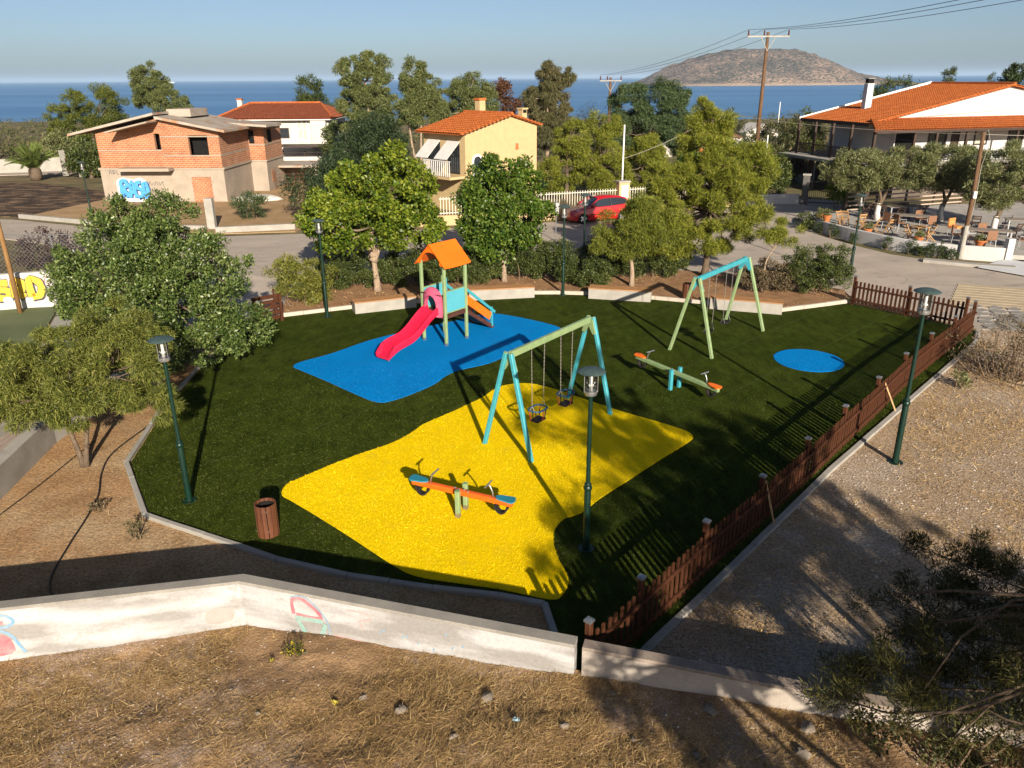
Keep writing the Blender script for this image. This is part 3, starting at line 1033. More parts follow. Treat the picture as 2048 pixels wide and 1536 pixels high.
def straw(name, label, poly, n, zf, m, size=.16, seed=1, aspect=.05, up=.12, cat='grass', lay=None, gain=3.0):
    rng = np.random.default_rng(seed)
    x0, x1 = min(p[0] for p in poly), max(p[0] for p in poly)
    y0, y1 = min(p[1] for p in poly), max(p[1] for p in poly)
    x, y = rng.uniform(x0, x1, n), rng.uniform(y0, y1, n)
    k = inside(poly, x, y)
    x, y = x[k], y[k]
    dens = vnoise(x, y, .9, seed + 3) * .6 + vnoise(x, y, .28, seed + 4) * .6
    k = rng.random(len(x)) < np.clip(dens * gain - (gain * .42), .03, 1)
    x, y = x[k], y[k]
    z = zf(x, y) if callable(zf) else np.full(len(x), zf)
    k = in_frame(x, y, z)
    x, y, z = x[k], y[k], z[k]
    c = np.stack([x, y, z + rng.random(len(x)) * .02], -1)
    a = rng.normal(size=(len(c), 3))
    if lay is not None:
        a[:, :2] += np.array(lay)
    a[:, 2] = np.abs(a[:, 2]) * up
    a = unit(a)
    b = unit(np.cross(a, rng.normal(size=(len(c), 3)) * .4 + np.array([0, 0, 1])))
    s = (size * (.4 + 1.2 * rng.random(len(c)) ** 2))[:, None]
    w = np.maximum(s * aspect * .5, .0024)
    V = np.stack([c - b * w, c + b * w, c + a * s], 1).reshape(-1, 3)
    o = link(name, quad_mesh(name, V, m, 3))
    return tag(o, label, cat, kind='stuff')


m_straw = leafmat('dry_straw', [(.15, .09, .035), (.30, .19, .075), (.43, .285, .115), (.58, .42, .205)], .15, .8, .15, .3, .6)
m_straw2 = leafmat('yellow_dry_grass', [(.26, .155, .065), (.42, .265, .105), (.55, .37, .15), (.62, .46, .24)], .15, .8, .15, .3, .5)
BANKP = [(-9, 2), (-9, 9.05), (-7.5, 9.2), (-4.1, 9.84), (.88, 8.34), (4.4, 7.3), (9, 6.1), (9, 2)]
straw('dry_grass', 'matted dry straw over the foreground bank', BANKP, 620000, lambda x, y: bank_z(x, y), m_straw, .10, 3, .045, .22, lay=(.7, .5))
straw('dry_grass', 'dry straw scattered over the earth left of the turf', LEFT_BED, 130000, .012, m_straw, .09, 5, .05, .25, gain=1.8)
straw('dry_grass', 'yellow straw over the gravel yard right of the fence', YARD, 420000, .012, m_straw2, .13, 7, .06, .2, gain=2.2)
straw('leaf_litter', 'dry leaf litter on the soil under the hedge', BED, 9000, .10, m_straw, .08, 9, .4, .2, 'leaves')


def pebbles(name, label, poly, n, zf, m, size, seed):
    rng = np.random.default_rng(seed)
    x = rng.uniform(min(p[0] for p in poly), max(p[0] for p in poly), n)
    y = rng.uniform(min(p[1] for p in poly), max(p[1] for p in poly), n)
    k = inside(poly, x, y) & (rng.random(n) < np.clip(vnoise(x, y, .35, seed) * 2.2 - .6, .04, 1))
    x, y = x[k], y[k]
    z = zf(x, y) if callable(zf) else np.full(len(x), zf)
    k = in_frame(x, y, z)
    c = np.stack([x[k], y[k], z[k]], -1)
    s = size * (.4 + 1.1 * rng.random(len(c)) ** 3)
    T = np.array([(1, 0, 0), (0, 1, 0), (-1, 0, 0), (0, -1, 0), (0, 0, .75)])
    F = np.array([(0, 1, 4), (1, 2, 4), (2, 3, 4), (3, 0, 4)])
    a = rng.random(len(c)) * 6.3
    ca, sa = np.cos(a), np.sin(a)
    sx, sy = s * (.8 + .5 * rng.random(len(c))), s * (.6 + .4 * rng.random(len(c)))
    P = np.empty((len(c), 5, 3))
    for i, (tx, ty, tz) in enumerate(T):
        jx, jy = tx * sx, ty * sy
        P[:, i, 0] = c[:, 0] + jx * ca - jy * sa
        P[:, i, 1] = c[:, 1] + jx * sa + jy * ca
        P[:, i, 2] = c[:, 2] + tz * s * .9 - s * .1
    V = P[:, F].reshape(-1, 3)
    # four facets of a pebble share their vertices so that colour stays one per pebble
    me = bpy.data.meshes.new(name)
    nv = len(c) * 5
    idx = (np.arange(len(c))[:, None, None] * 5 + F[None]).reshape(-1)
    me.vertices.add(nv)
    me.loops.add(len(idx))
    me.polygons.add(len(idx) // 3)
    me.vertices.foreach_set('co', P.reshape(-1).astype(np.float32))
    me.loops.foreach_set('vertex_index', idx.astype(np.int32))
    me.polygons.foreach_set('loop_start', np.arange(0, len(idx), 3, dtype=np.int32))
    me.materials.append(m)
    me.update(calc_edges=True)
    return tag(link(name, me), label, 'gravel', kind='stuff')


m_peb = leafmat('gravel_mix', [(.22, .155, .11), (.34, .25, .18), (.45, .36, .28), (.62, .55, .46)], 0, .85, .2, .2, 1)
pebbles('gravel', 'small mixed gravel on the foreground bank', BANKP, 45000, lambda x, y: bank_z(x, y), m_peb, .018, 21)
pebbles('gravel', 'fine pale gravel over the yard right of the fence', YARD, 60000, .012, m_peb, .03, 22)

m_stone = mat('grey_field_stone', (.27, .225, .175), (.17, .14, .11), 6, .9, bump=.01, bscale=30, fine=.3, fscale=40)


def stone_mesh(seed):
    rg = np.random.default_rng(seed)
    mb = MB()
    prof = []
    n, k = 9, 5
    vs_, fs = [], []
    for i in range(k + 1):
        ph = -math.pi / 2 + math.pi * i / k
        for j in range(n):
            th = 2 * math.pi * j / n
            r = 1 + rg.normal() * .13
            vs_.append((r * math.cos(ph) * math.cos(th), .72 * r * math.cos(ph) * math.sin(th), .5 * r * math.sin(ph)))
    for i in range(k):
        for j in range(n):
            fs.append((i * n + j, i * n + (j + 1) % n, (i + 1) * n + (j + 1) % n, (i + 1) * n + j))
    mb.add(vs_, fs)
    return autosmooth(link('stone', mb.mesh('stone', m_stone)), 35)


for k, (x, y, s, lab) in enumerate([
        (-1.45, 7.86, .10, 'oval grey stone in the straw, largest left of the wall gap'), (-.35, 8.02, .10, 'long pale grey stone leaning in a hollow of the straw'),
        (-3.35, 7.95, .05, 'white chip of rubble on the left of the bank'), (-2.0, 8.14, .06, 'pinkish stone lying above the oval grey stone'),
        (2.45, 7.6, .11, 'rounded grey stone in the tree shade below the wall'), (.62, 7.45, .07, 'broken pale rubble at the bottom edge of the bank'),
        (2.15, 7.0, .06, 'small grey stone at the edge of the tree shade'), (1.28, 7.95, .045, 'little white stone just below the wall gap'),
        (3.55, 7.3, .12, 'large pale boulder at the foot of the right wall'), (3.35, 6.9, .10, 'shaded grey stone beside the boulder'),
        (-.75, 7.35, .06, 'flat grey stone near the bottom centre edge'), (1.45, 7.3, .05, 'dark cleft stone right of the broken rubble')]):
    o = stone_mesh(k)
    o.location = (x, y, float(bank_z(x, y)) + s * .22)
    o.scale = (s, s, s)
    o.rotation_euler = (0, 0, k * 1.3)
    tag(o, lab, 'stone', 'stones on the foreground bank')
m_litter_y = mat('yellow_litter', (.42, .34, .05), None, 4, .5)
m_litter_b = mat('pale_blue_litter', (.33, .48, .55), None, 4, .5)
for name, x, y, m, lab, c in (('crisp_packet', -3.45, 8.95, m_litter_y, 'crumpled yellow packet in the straw below the bent wall', 'litter'), ('plastic_scrap', -2.35, 8.02, m_litter_y, 'small yellow plastic scrap among the stones', 'litter'),
                              ('plastic_scrap', .02, 7.55, m_litter_b, 'pale blue plastic scrap near the bottom edge', 'litter')):
    rg = np.random.default_rng(int(x * 100) % 97 + 3)
    g_ = np.linspace(-1, 1, 7)
    GX, GY = np.meshgrid(g_, g_)
    s = .045
    o = link(name, grid_mesh(name, GX * s, GY * s * .6, rg.random(GX.shape) * .05, m, False), None, (x, y, float(bank_z(x, y)) + .015), (0, 0, x * 3))
    tag(o, lab, c)
bush('weed', 'dark green weed with yellow flowers below the bent wall', 'weed', (-3.15, 9.1, float(bank_z(-3.15, 9.1))), [((0, 0, .08), (.16, .12, .08))], leafmat('flowering_weed', [(.02, .04, .02), (.05, .07, .02), (.5, .38, .02)], .2), m_twig, 12, .06, 30, .04, 4, 4)

# ------------------------------------------------------------------ play surfaces
BLUE = [(-6.52, 21.95), (-6.35, 22.38), (-5.62, 23.1), (-4.73, 24.3), (-3.78, 25.2), (-2.99, 25.85), (-2.17, 26.4), (-1.32, 27.1), (-.69, 27.45), (.5, 26.75), (1.5, 25.85), (1.77, 25.25), (1.43, 24.66), (.1, 23.12), (-.66, 22.13), (-1.52, 21.55), (-1.92, 21.02), (-2.16, 20.43), (-2.65, 19.77), (-3.2, 19.22), (-3.62, 19.15), (-4.3, 19.75), (-5.3, 20.75), (-6.2, 21.6)]
YEL = [(-4.76, 14.2), (-4.78, 14.6), (-4.5, 15.0), (-3.68, 15.88), (-2.87, 16.59), (-2.47, 17.14), (-2.17, 17.72), (-1.59, 18.39), (-.86, 19.31), (-.47, 20.0), (-.06, 20.35), (.5, 20.4), (1.18, 19.95), (2.0, 19.15), (2.85, 18.35), (3.7, 17.65), (4.2, 17.16), (4.28, 16.8), (4.0, 16.42), (3.2, 15.55), (2.4, 14.65), (1.77, 13.95), (1.35, 13.4), (1.0, 13.18), (.80, 12.83), (.74, 12.4), (.80, 11.84), (.91, 11.4), (.93, 11.1), (.82, 10.8), (.6, 10.66), (-.23, 10.95), (-1.25, 11.2), (-1.72, 11.36), (-2.1, 11.65), (-3.04, 12.58), (-3.9, 13.4), (-4.5, 13.95)]
o = sheet('yellow_play_surface', 'big yellow carpet patch under the cyan legged swing', YEL, .042, m_yellow, 'play surface', -.1, 4, 'thing')
o = sheet('blue_play_surface', 'large blue carpet patch under the slide tower', BLUE, .042, m_blue, 'play surface', -.1, 4, 'thing')
o = sheet('blue_play_surface', 'small round blue carpet disc near the picket fence', [(8.93 + 1.0 * math.cos(a * math.pi / 20), 22.17 + 1.02 * math.sin(a * math.pi / 20)) for a in range(40)], .042, m_blue, 'play surface', -.1, 0, 'thing')



def pile(name, label, polys, holes, n, z, m, seed, parent=None, size=.042):
    """short carpet fibres standing on a sheet of artificial turf"""
    rng = np.random.default_rng(seed)
    P = np.array([p[:2] for p in polys])
    x, y = rng.uniform(P[:, 0].min(), P[:, 0].max(), n), rng.uniform(P[:, 1].min(), P[:, 1].max(), n)
    k = inside(polys, x, y) & (rng.random(n) < np.clip((23.0 - y) / 8.0, 0, 1))
    for h in holes:
        k &= ~inside(h, x, y)
    x, y = x[k], y[k]
    k = in_frame(x, y, np.full(len(x), z))
    c = np.stack([x[k], y[k], np.full(k.sum(), z - .003)], -1)
    a = rng.normal(size=(len(c), 3)) * .75
    lay = vnoise(c[:, 0], c[:, 1], .45, seed) * 6.3
    a[:, 0] += np.cos(lay) * .8
    a[:, 1] += np.sin(lay) * .8
    a[:, 2] = np.abs(a[:, 2]) * .5 + .45
    a = unit(a)
    b = unit(np.cross(a, rng.normal(size=(len(c), 3))))
    s_ = (size * (.6 + .8 * rng.random(len(c))))[:, None]
    V = np.stack([c - b * s_ * .14, c + b * s_ * .14, c + a * s_], 1).reshape(-1, 3)
    o = link(name, quad_mesh(name, V, m, 3), parent)
    o['kind'] = 'stuff'
    if parent is None:
        tag(o, label, 'turf')
    return o


DISC = [(8.93 + 1.02 * math.cos(a * math.pi / 20), 22.17 + 1.04 * math.sin(a * math.pi / 20)) for a in range(40)]
YS, BS = [p[:2] for p in catmull([p + (0,) for p in YEL], 4)], [p[:2] for p in catmull([p + (0,) for p in BLUE], 4)]
pile('turf_pile', 'short green fibres of the artificial turf', TURF, [YS, BS, DISC], 480000, .03, leafmat('turf_fibre', [(.014, .024, .002), (.032, .047, .004), (.06, .075, .009), (.10, .11, .03)], .2, .6, .1, .3, .8), 31)
sf_y, sf_b = [o for o in bpy.data.objects if o.name.startswith('yellow_play')][0], [o for o in bpy.data.objects if o.name == 'blue_play_surface'][0]
pile('pile', '', YS, [], 130000, .042, leafmat('yellow_fibre', [(.56, .39, .001), (.75, .535, .002), (.83, .60, .003), (.90, .67, .02)], .15, .6, .1, .3, .8), 32, sf_y, .034)
pile('pile', '', BS, [], 90000, .042, leafmat('blue_fibre', [(.001, .12, .36), (.001, .18, .49), (.002, .22, .57), (.01, .28, .64)], .15, .6, .1, .3, .8), 33, sf_b, .034)
sf_d = [o for o in bpy.data.objects if o.name == 'blue_play_surface.001'][0]
pile('pile', '', DISC, [], 9000, .042, bpy.data.materials['blue_fibre'], 34, sf_d, .034)

# ------------------------------------------------------------------ slide tower
def slide_tower():
    t = thing('slide_tower', 'slide tower with orange roof, red slide and pale green posts', 'slide', (-2.16, 24.45, .03), 0)
    n2, t2 = Vector((-.62, -.785, 0)), Vector((.785, -.62, 0))          # n2: towards the slide foot
    W = lambda a, b, z: n2 * a + t2 * b + Vector((0, 0, z))
    h = .49
    for a, b in ((h, h), (h, -h), (-h, h), (-h, -h)):
        o = MB().beam(W(a, b, .1), W(a, b, 2.66), .095, .095, n2, .015).build('post', m_green, t)
        MB().beam(W(a, b, 0), W(a, b, .1), .085, .085, n2).build('post_foot', m_steel, o)
    for k in range(7):
        a = -.40 + k * .133
        MB().beam(W(a, -.46, 1.03), W(a, .46, 1.03), .122, .03).build('deck_board', m_deckp, t)
    for b in (h + .0, -h):
        MB().beam(W(-h + .05, b, .96), W(h - .05, b, .96), .035, .13).build('deck_beam', m_deckp, t)
    MB().beam(W(h + .02, -h + .05, .96), W(h + .02, h - .05, .96), .035, .13).build('deck_beam', m_deckp, t)
    # cyan side panels with pale green rails
    for b in (h, -h):
        MB().beam(W(-h + .06, b, 1.42), W(h - .06, b, 1.42), .016, .66).build('side_panel', m_cyanp, t)
        for z in (1.075, 1.765):
            MB().beam(W(-h + .05, b, z), W(h - .05, b, z), .05, .03).build('panel_rail', m_green, t)
    # roof: two bowed sheets and two gables with an arched cut
    for s in (1, -1):
        mb = MB()
        A, B_ = [], []
        for i in range(11):
            a = -.62 + 1.24 * i / 10
            bow = .02 * (1 - (2 * i / 10 - 1) ** 2)
            for j in range(5):
                f = j / 4
                b = s * (.0 + (.64 + bow) * f)
                z = 3.22 - (.66 + bow * .6) * f
                A.append(W(a, b, z))
                B_.append(W(a, b, z - .022))
        fs = []
        for i in range(10):
            for j in range(4):
                q = (i * 5 + j, i * 5 + j + 1, (i + 1) * 5 + j + 1, (i + 1) * 5 + j)
                fs.append(q if s > 0 else q[::-1])
                q2 = tuple(55 + x for x in q[::-1])
                fs.append(q2 if s > 0 else q2[::-1])
        rim = [i * 5 for i in range(11)] + [50 + j for j in range(1, 5)] + [i * 5 + 4 for i in range(9, -1, -1)] + [3, 2, 1]
        for i in range(len(rim)):
            p, q = rim[i], rim[(i + 1) % len(rim)]
            fs.append((p, q, 55 + q, 55 + p))
        autosmooth(mb.add(A + B_, fs).build('roof_panel', m_orange, t), 40)
    for a in (.56, -.56):
        mb = MB()
        top = [(-.60 + 1.20 * k / 20, 2.60 + .585 * (1 - abs(-1 + k / 10))) for k in range(21)]
        bot = []
        for x, z in top:
            bot.append((x, max(2.59, 2.57 + .40 * math.sqrt(max(0, 1 - (x / .42) ** 2)))))
        vs_ = [W(a, x, z) for x, z in top] + [W(a, x, min(z2, z - .012)) for (x, z), (_, z2) in zip(top, bot)]
        vs_ += [v + n2 * .02 for v in vs_]
        fs = []
        for k in range(20):
            fs += [(k, k + 1, 22 + k, 21 + k), (42 + k + 1, 42 + k, 42 + 21 + k, 42 + 22 + k), (21 + k, 22 + k, 64 + k, 63 + k), (k + 1, k, 42 + k, 43 + k)]
        mb.add(vs_, fs).build('roof_gable', m_orange, t)
    # arched pink entrance above the slide
    mb = MB()
    N_ = 24
    out_, in_ = [], []
    for k in range(N_ + 1):
        f = k / N_
        if f < .25:
            out_.append((.40, .95 + .5 * f / .25)); in_.append((.25, .95 + .36 * f / .25))
        elif f > .75:
            out_.append((-.40, .95 + .5 * (1 - f) / .25)); in_.append((-.25, .95 + .36 * (1 - f) / .25))
        else:
            an = (f - .25) / .5 * math.pi
            out_.append((.40 * math.cos(an), 1.45 + .42 * math.sin(an))); in_.append((.25 * math.cos(an), 1.31 + .31 * math.sin(an)))
    rows = [(out_, .50), (out_, .56), ([(o_[0] * .6 + i_[0] * .4, o_[1] * .6 + i_[1] * .4) for o_, i_ in zip(out_, in_)], .60), (in_, .66), (in_, .50)]
    vs_, fs = [], []
    for pr, a in rows:
        vs_ += [W(a, x, z) for x, z in pr]
    for r_ in range(len(rows)):
        for k in range(N_):
            r2 = (r_ + 1) % len(rows)
            fs.append((r_ * (N_ + 1) + k, r2 * (N_ + 1) + k, r2 * (N_ + 1) + k + 1, r_ * (N_ + 1) + k + 1))
    autosmooth(mb.add(vs_, fs).build('slide_arch', m_pink, t), 35)
    MB().beam(W(.60, -.43, 1.66), W(.60, .43, 1.66), .025, .025).build('grab_bar', m_deckp, t)
    # chute: U section swept down a wavy line
    mb = MB()
    prof = [(-.31, .0), (-.31, .21), (-.285, .235), (-.255, .21), (-.235, .05), (-.17, .01), (.17, .01), (.235, .05), (.255, .21), (.285, .235), (.31, .21), (.31, .0), (.24, -.04), (-.24, -.04)]
    path = []
    for k in range(41):
        f = k / 40
        a = .50 + 2.28 * f
        z = 1.08 - .95 * (f ** .92) + .075 * math.sin(f * 2 * math.pi * 1.35 + .4)
        path.append((a, max(z - .075 * math.sin(.4), .10) if f < .93 else max(.10, z - .017)))
    n = len(prof)
    vs_, fs = [], []
    for i, (a, z) in enumerate(path):
        f = i / 40
        wh = 1 if f < .9 else 1 - .5 * (f - .9) / .1
        for x, y in prof:
            vs_.append(W(a, x, z + (y if y <= .06 else y * wh)))
    for i in range(40):
        for k in range(n):
            k2 = (k + 1) % n
            fs.append((i * n + k, i * n + k2, (i + 1) * n + k2, (i + 1) * n + k))
    fs += [tuple(range(n - 1, -1, -1)), tuple(40 * n + k for k in range(n))]
    autosmooth(mb.add(vs_, fs).build('slide', m_red, t), 50)
    MB().beam(W(2.66, .1, 0), W(2.62, .1, .12), .03, .03).build('slide_foot', m_steel, t)
    # ramp at the back with handrails
    lo, hi = W(-1.95, 0, .02), W(-.49, 0, 1.02)
    rampd = (lo - hi)
    for k in range(11):
        f = (k + .5) / 11
        c = hi + rampd * f
        MB().beam(c - t2 * .40, c + t2 * .40, rampd.length / 11 * .93, .03, rampd.cross(t2)).build('ramp_board', m_deckp, t)
    for b in (.42, -.42):
        a0, a1 = hi + t2 * b, lo + t2 * b
        MB().beam(a0 + Vector((0, 0, -.05)), a1 + Vector((0, 0, -.0)), .03, .13).build('ramp_side', m_deckp, t)
        up = Vector((0, 0, 1))
        MB().beam(a1 + (a0 - a1) * .06, a1 + (a0 - a1) * .06 + up * .68, .075, .05, n2).build('ramp_post', m_cyan, t)
        MB().beam(a0 + up * .70 - rampd * .02, a1 + up * .58 + rampd * .06, .03, .09).build('handrail', m_cyan, t)
        MB().beam(a0 + up * .36 - rampd * .0, a1 + up * .32 - rampd * .10, .02, .26).build('ramp_panel', m_orange, t)
        MB().beam(W(-.53, b, 1.05), W(-.53, b, 1.9), .05, .10, t2).build('ramp_post', m_cyan, t)
    return t


slide_tower()


# ------------------------------------------------------------------ swings
def chain(parent, a, b):
    """links of chain as one child: short bars turned in turn"""
    a, b = Vector(a), Vector(b)
    mb = MB()
    n = int((b - a).length / .045)
    d = (b - a) / n
    for k in range(n):
        s = Vector((.007, 0, 0)) if k % 2 else Vector((0, .007, 0))
        for q in (s, -s):
            mb.beam(a + d * k + q - d * .12, a + d * (k + 1) + q + d * .12, .005, .005)
    return mb.build('chain', m_chain, parent)


def swing_set(label, feet, tops, mleg, mbeam, seats):
    """feet: ((a,b),(c,d)) of the two A frames; tops: the two apexes; everything relative to the first foot"""
    o = Vector(feet[0][0] + (0,))
    t = thing('swing_set', label, 'swing', (o.x, o.y, .03))
    H_ = 2.36
    T = [Vector(p + (H_,)) - o for p in tops]
    dx = (T[1] - T[0]).normalized()
    for (fa, fb), tp, s in zip(feet, T, (1, -1)):
        fa, fb = Vector(fa + (0,)) - o, Vector(fb + (0,)) - o
        side = (fb - fa).normalized()
        ap = tp - dx * s * .09
        for f_, sd in ((fa, -1), (fb, 1)):
            top = ap + side * sd * .075 + Vector((0, 0, .05))
            d = (top - f_).normalized()
            q = MB().beam(f_ + d * .06, top, .095, .095, dx, .014).build('leg', mleg, t)
            MB().beam(f_, f_ + d * .06, .085, .085, dx).build('leg_foot', m_steel if False else mleg, q)
            MB().beam(top, top + d * .012, .085, .085, dx, .02).build('leg_cap', mbeam, q)
        # triangular gusset
        g0 = tp + Vector((0, 0, .0))
        w = .03
        c0 = tp + dx * s * .005
        poly = [(-.11, .02), (.11, .02), (.22, -.34), (.13, -.36), (0, -.16), (-.13, -.36), (-.22, -.34)]
        MB().extrude(poly[::-1] if s > 0 else poly, c0 - dx * s * .03, side, (0, 0, 1), .03).build('gusset', mbeam, t)
    MB().beam(T[0] - dx * .02, T[1] + dx * .02, .095, .15, (0, 0, 1), .012).build('top_beam', mbeam, t)
    L_ = (T[1] - T[0]).length
    perp = Vector((-dx.y, dx.x, 0))
    for frac, kind in seats:
        c = T[0] + dx * L_ * frac
        hw = .26
        for s in (-1, 1):
            MB().tube([c + dx * s * hw + Vector((0, 0, .085)), c + dx * s * hw - Vector((0, 0, .10))], .013, 6).build('hanger', m_steel, t)
        zs = .60 if kind == 'cradle' else .48
        if kind == 'cradle':
            s_ = MB().box((c.x, c.y, zs - .16), (.34, .24, .035), math.atan2(dx.y, dx.x)).build('seat', mat('dark_seat', (.022, .010, .014), (.014, .007, .009), 9, .6), t)
            ring = []
            for k in range(17):
                a = 2 * math.pi * k / 16
                cx = math.copysign(abs(math.cos(a)) ** .6, math.cos(a)) * .23
                cy = math.copysign(abs(math.sin(a)) ** .6, math.sin(a)) * .17
                ring.append(c * 1 + dx * cx + perp * cy)
            ring = [Vector((p.x, p.y, zs + .12)) for p in ring]
            MB().tube(ring, .021, 8).build('guard_ring', mat('blue_guard_ring', (.012, .075, .16), (.01, .06, .13), 5, .45), s_)
            for k in (1, 4, 7, 9, 12, 15):
                p = ring[k]
                q = Vector((c.x + (p.x - c.x) * .8, c.y + (p.y - c.y) * .8, zs - .16))
                MB().tube([p, q], .013, 6).build('guard_post', mat('red_guard_post', (.34, .045, .045), (.28, .035, .03), 5, .5) if k in (1, 7, 12) else m_rubber, s_)
            for s in (-1, 1):
                e = Vector((c.x, c.y, 0)) + dx * s * .23
                knot = Vector((e.x, e.y, zs + .24)) - dx * s * .0
                chain(t, c + dx * s * hw - Vector((0, 0, .1)), knot)
                for r_ in (-1, 1):
                    MB().tube([knot, Vector((e.x, e.y, zs + .1)) + perp * r_ * .09], .007, 5).build('suspension_rod', m_chain, s_)
        else:
            MB().box((c.x, c.y, zs), (.44, .18, .04), math.atan2(dx.y, dx.x)).build('seat', m_rubber, t)
            for s in (-1, 1):
                e = Vector((c.x, c.y, zs)) + dx * s * .21
                knot = e + Vector((0, 0, .2))
                chain(t, c + dx * s * hw - Vector((0, 0, .1)), knot)
                for r_ in (-1, 1):
                    MB().tube([knot, e + perp * r_ * .08], .007, 5).build('suspension_rod', m_steel, t)
    return t


swing_set('swing set with cyan legs, pale green beam and two cradle seats on yellow', (((-.65, 16.56), (.42, 15.6)), ((1.48, 19.28), (2.49, 18.2))), ((-.02, 16.12), (1.93, 18.72)), m_cyan, m_green, ((.32, 'cradle'), (.69, 'cradle')))
swing_set('swing set with pale green legs, cyan beam and flat black seats', (((4.95, 23.24), (6.07, 22.38)), ((7.37, 25.96), (8.44, 25.08))), ((5.58, 22.82), (7.74, 25.52)), m_green, m_cyan, ((.30, 'flat'), (.66, 'flat')))


# ------------------------------------------------------------------ seesaws
def seesaw(label, c, ang, L_, mbeam, mpost, mseat, tilt, seed=1):
    t = thing('seesaw', label, 'seesaw', (c[0], c[1], .04), ang)
    hz = .46
    M_ = Matrix.Translation((0, 0, hz)) @ Matrix.Rotation(tilt, 4, 'Y')
    X = lambda x, y, z: M_ @ Vector((x, y, z))
    upv = M_.to_3x3() @ Vector((0, 0, 1))
    MB().beam(X(-L_ / 2, 0, 0), X(L_ / 2, 0, 0), .11, .11, upv, .015).build('beam', mbeam, t)
    for s in (-1, 1):
        MB().beam((0, s * .17, .1 if mpost is m_green else 0), (0, s * .17, .58), .095, .095, (1, 0, 0), .014).build('post', mpost, t)
        if mpost is m_green:
            MB().beam((0, s * .17, 0), (0, s * .17, .1), .085, .085, (1, 0, 0)).build('post_foot', m_steel, t)
        # seat paddle
        poly = []
        for k in range(20):
            a = 2 * math.pi * k / 20
            wv = .125 * (1 + .25 * math.cos(2 * a)) * math.sin(a)
            poly.append((.20 * math.cos(a) * (1 + .12 * math.cos(a)), wv * (1.05 - .3 * math.cos(a))))
        cx = s * (L_ / 2 - .12)
        mb = MB()
        n = 20
        vs_ = [X(cx - s * p[0], p[1], .062) for p in poly] + [X(cx - s * p[0], p[1], .095) for p in poly]
        fs = [(i, (i + 1) % n, n + (i + 1) % n, n + i) for i in range(n)] + [tuple(range(n, 2 * n)), tuple(range(n - 1, -1, -1))]
        mb.add(vs_, fs).build('seat', mseat, t)
        hx = s * (L_ / 2 - .40)
        h_ = MB().tube([X(hx, 0, .05), X(hx - s * .01, 0, .16), X(hx - s * .06, 0, .27), X(hx - s * .10, 0, .31)], .017, 8).build('handle', m_steel, t, True)
        MB().tube([X(hx - s * .10, -.15, .315), X(hx - s * .10, .15, .315)], .017, 8).build('grip_bar', m_steel, h_)
        # half tyre stop
        ty = []
        mb = MB()
        tx = s * (L_ / 2 - .22)
        vs_, fs = [], []
        for k in range(13):
            a = math.pi * (.02 + .96 * k / 12)
            for w_, r_ in ((-.06, .145), (.06, .145), (.06, .115), (-.06, .115)):
                vs_.append(X(tx + r_ * math.cos(a) * 1.0, w_, -.055 - r_ * math.sin(a) * 1.35))
        for k in range(12):
            for j in range(4):
                j2 = (j + 1) % 4
                fs.append((k * 4 + j, k * 4 + j2, (k + 1) * 4 + j2, (k + 1) * 4 + j))
        fs += [(0, 1, 2, 3), (51, 50, 49, 48)]
        mb.add(vs_, fs).build('tyre_stop', m_rubber, t)
    for k in range(4):
        MB().lathe([(.022, 0), (.022, .012), (.012, .022)], 8, tuple(X(-.15 + k * .10, .02 * (-1) ** k, .055))).build('bolt', m_steel, t)
    MB().tube([(0, -.17, .44), (0, .17, .44)], .022, 8).build('axle', m_steel, t)
    return t


seesaw('seesaw with orange beam and teal seats on the yellow surface', (-1.0, 13.42), math.atan2(13.03 - 13.83, 1.88), 2.15, m_orange_w, m_green, m_teal, R(1.5))
seesaw('seesaw with pale green beam and orange seats on the dark turf', (4.46, 19.95), math.atan2(-2.55, 1.88), 2.95, m_green, m_cyan, m_orange, R(2))


# ------------------------------------------------------------------ benches
def bench(label, a, b, dep=.58, h=.43):
    a, b = Vector(a), Vector(b)
    L_ = (b - a).length
    t = thing('bench', label, 'bench', (a.x, a.y, .03), math.atan2(b.y - a.y, b.x - a.x), 'concrete benches along the planting bed')
    mb = MB().prism([(0, 0), (L_, 0), (L_, dep), (0, dep)], -.05, h - .05)
    mb.build('concrete_base', m_conc2, t)
    for k in range(5):
        MB().box((L_ / 2, .06 + k * .115, h - .026), (L_ + .03, .100, .042)).build('slat', m_slat, t)
    return t


bench('bench left of the slide, nearest the bamboo bush', (-5.68, 27.5), (-3.55, 28.36))
bench('bench right behind the ramp of the slide tower', (-1.62, 29.22), (.90, 29.62))
bench('bench between the lamp post and the litter bin', (2.98, 29.42), (5.28, 28.82))
bench('bench behind the green legged swing, furthest right', (7.3, 27.85), (9.68, 27.0))


# ------------------------------------------------------------------ litter bins
def litter_bin(label, loc, rz):
    t = thing('litter_bin', label, 'bin', (loc[0], loc[1], .03), rz, 'wood slat litter bins')
    for k in range(14):
        a = 2 * math.pi * k / 14
        MB().box((.185, 0, .34), (.022, .072, .66)).build('slat', m_slatbin, t, rot=(0, 0, a))
    MB().lathe([(.16, .05), (.16, .62), (.15, .62), (.15, .45), (0, .45)], 18).build('liner', m_dark, t)
    for z in (.14, .56):
        MB().lathe([(.174, z - .02), (.174, z + .02), (.165, z + .02), (.165, z - .02), (.174, z - .02)], 24).build('band', m_steel, t)
    return t


m_slatbin = mat('red_brown_bin_wood', (.14, .05, .022), (.09, .032, .014), 6, .55, bump=.002, bscale=60, stretch=(4, 4, .5), fine=.25, fscale=30)
litter_bin('round wood slat litter bin on turf near the yellow corner', (-4.6, 12.72), .35)
litter_bin('shaded wood slat litter bin between two benches under the pine', (6.72, 29.05), .9)


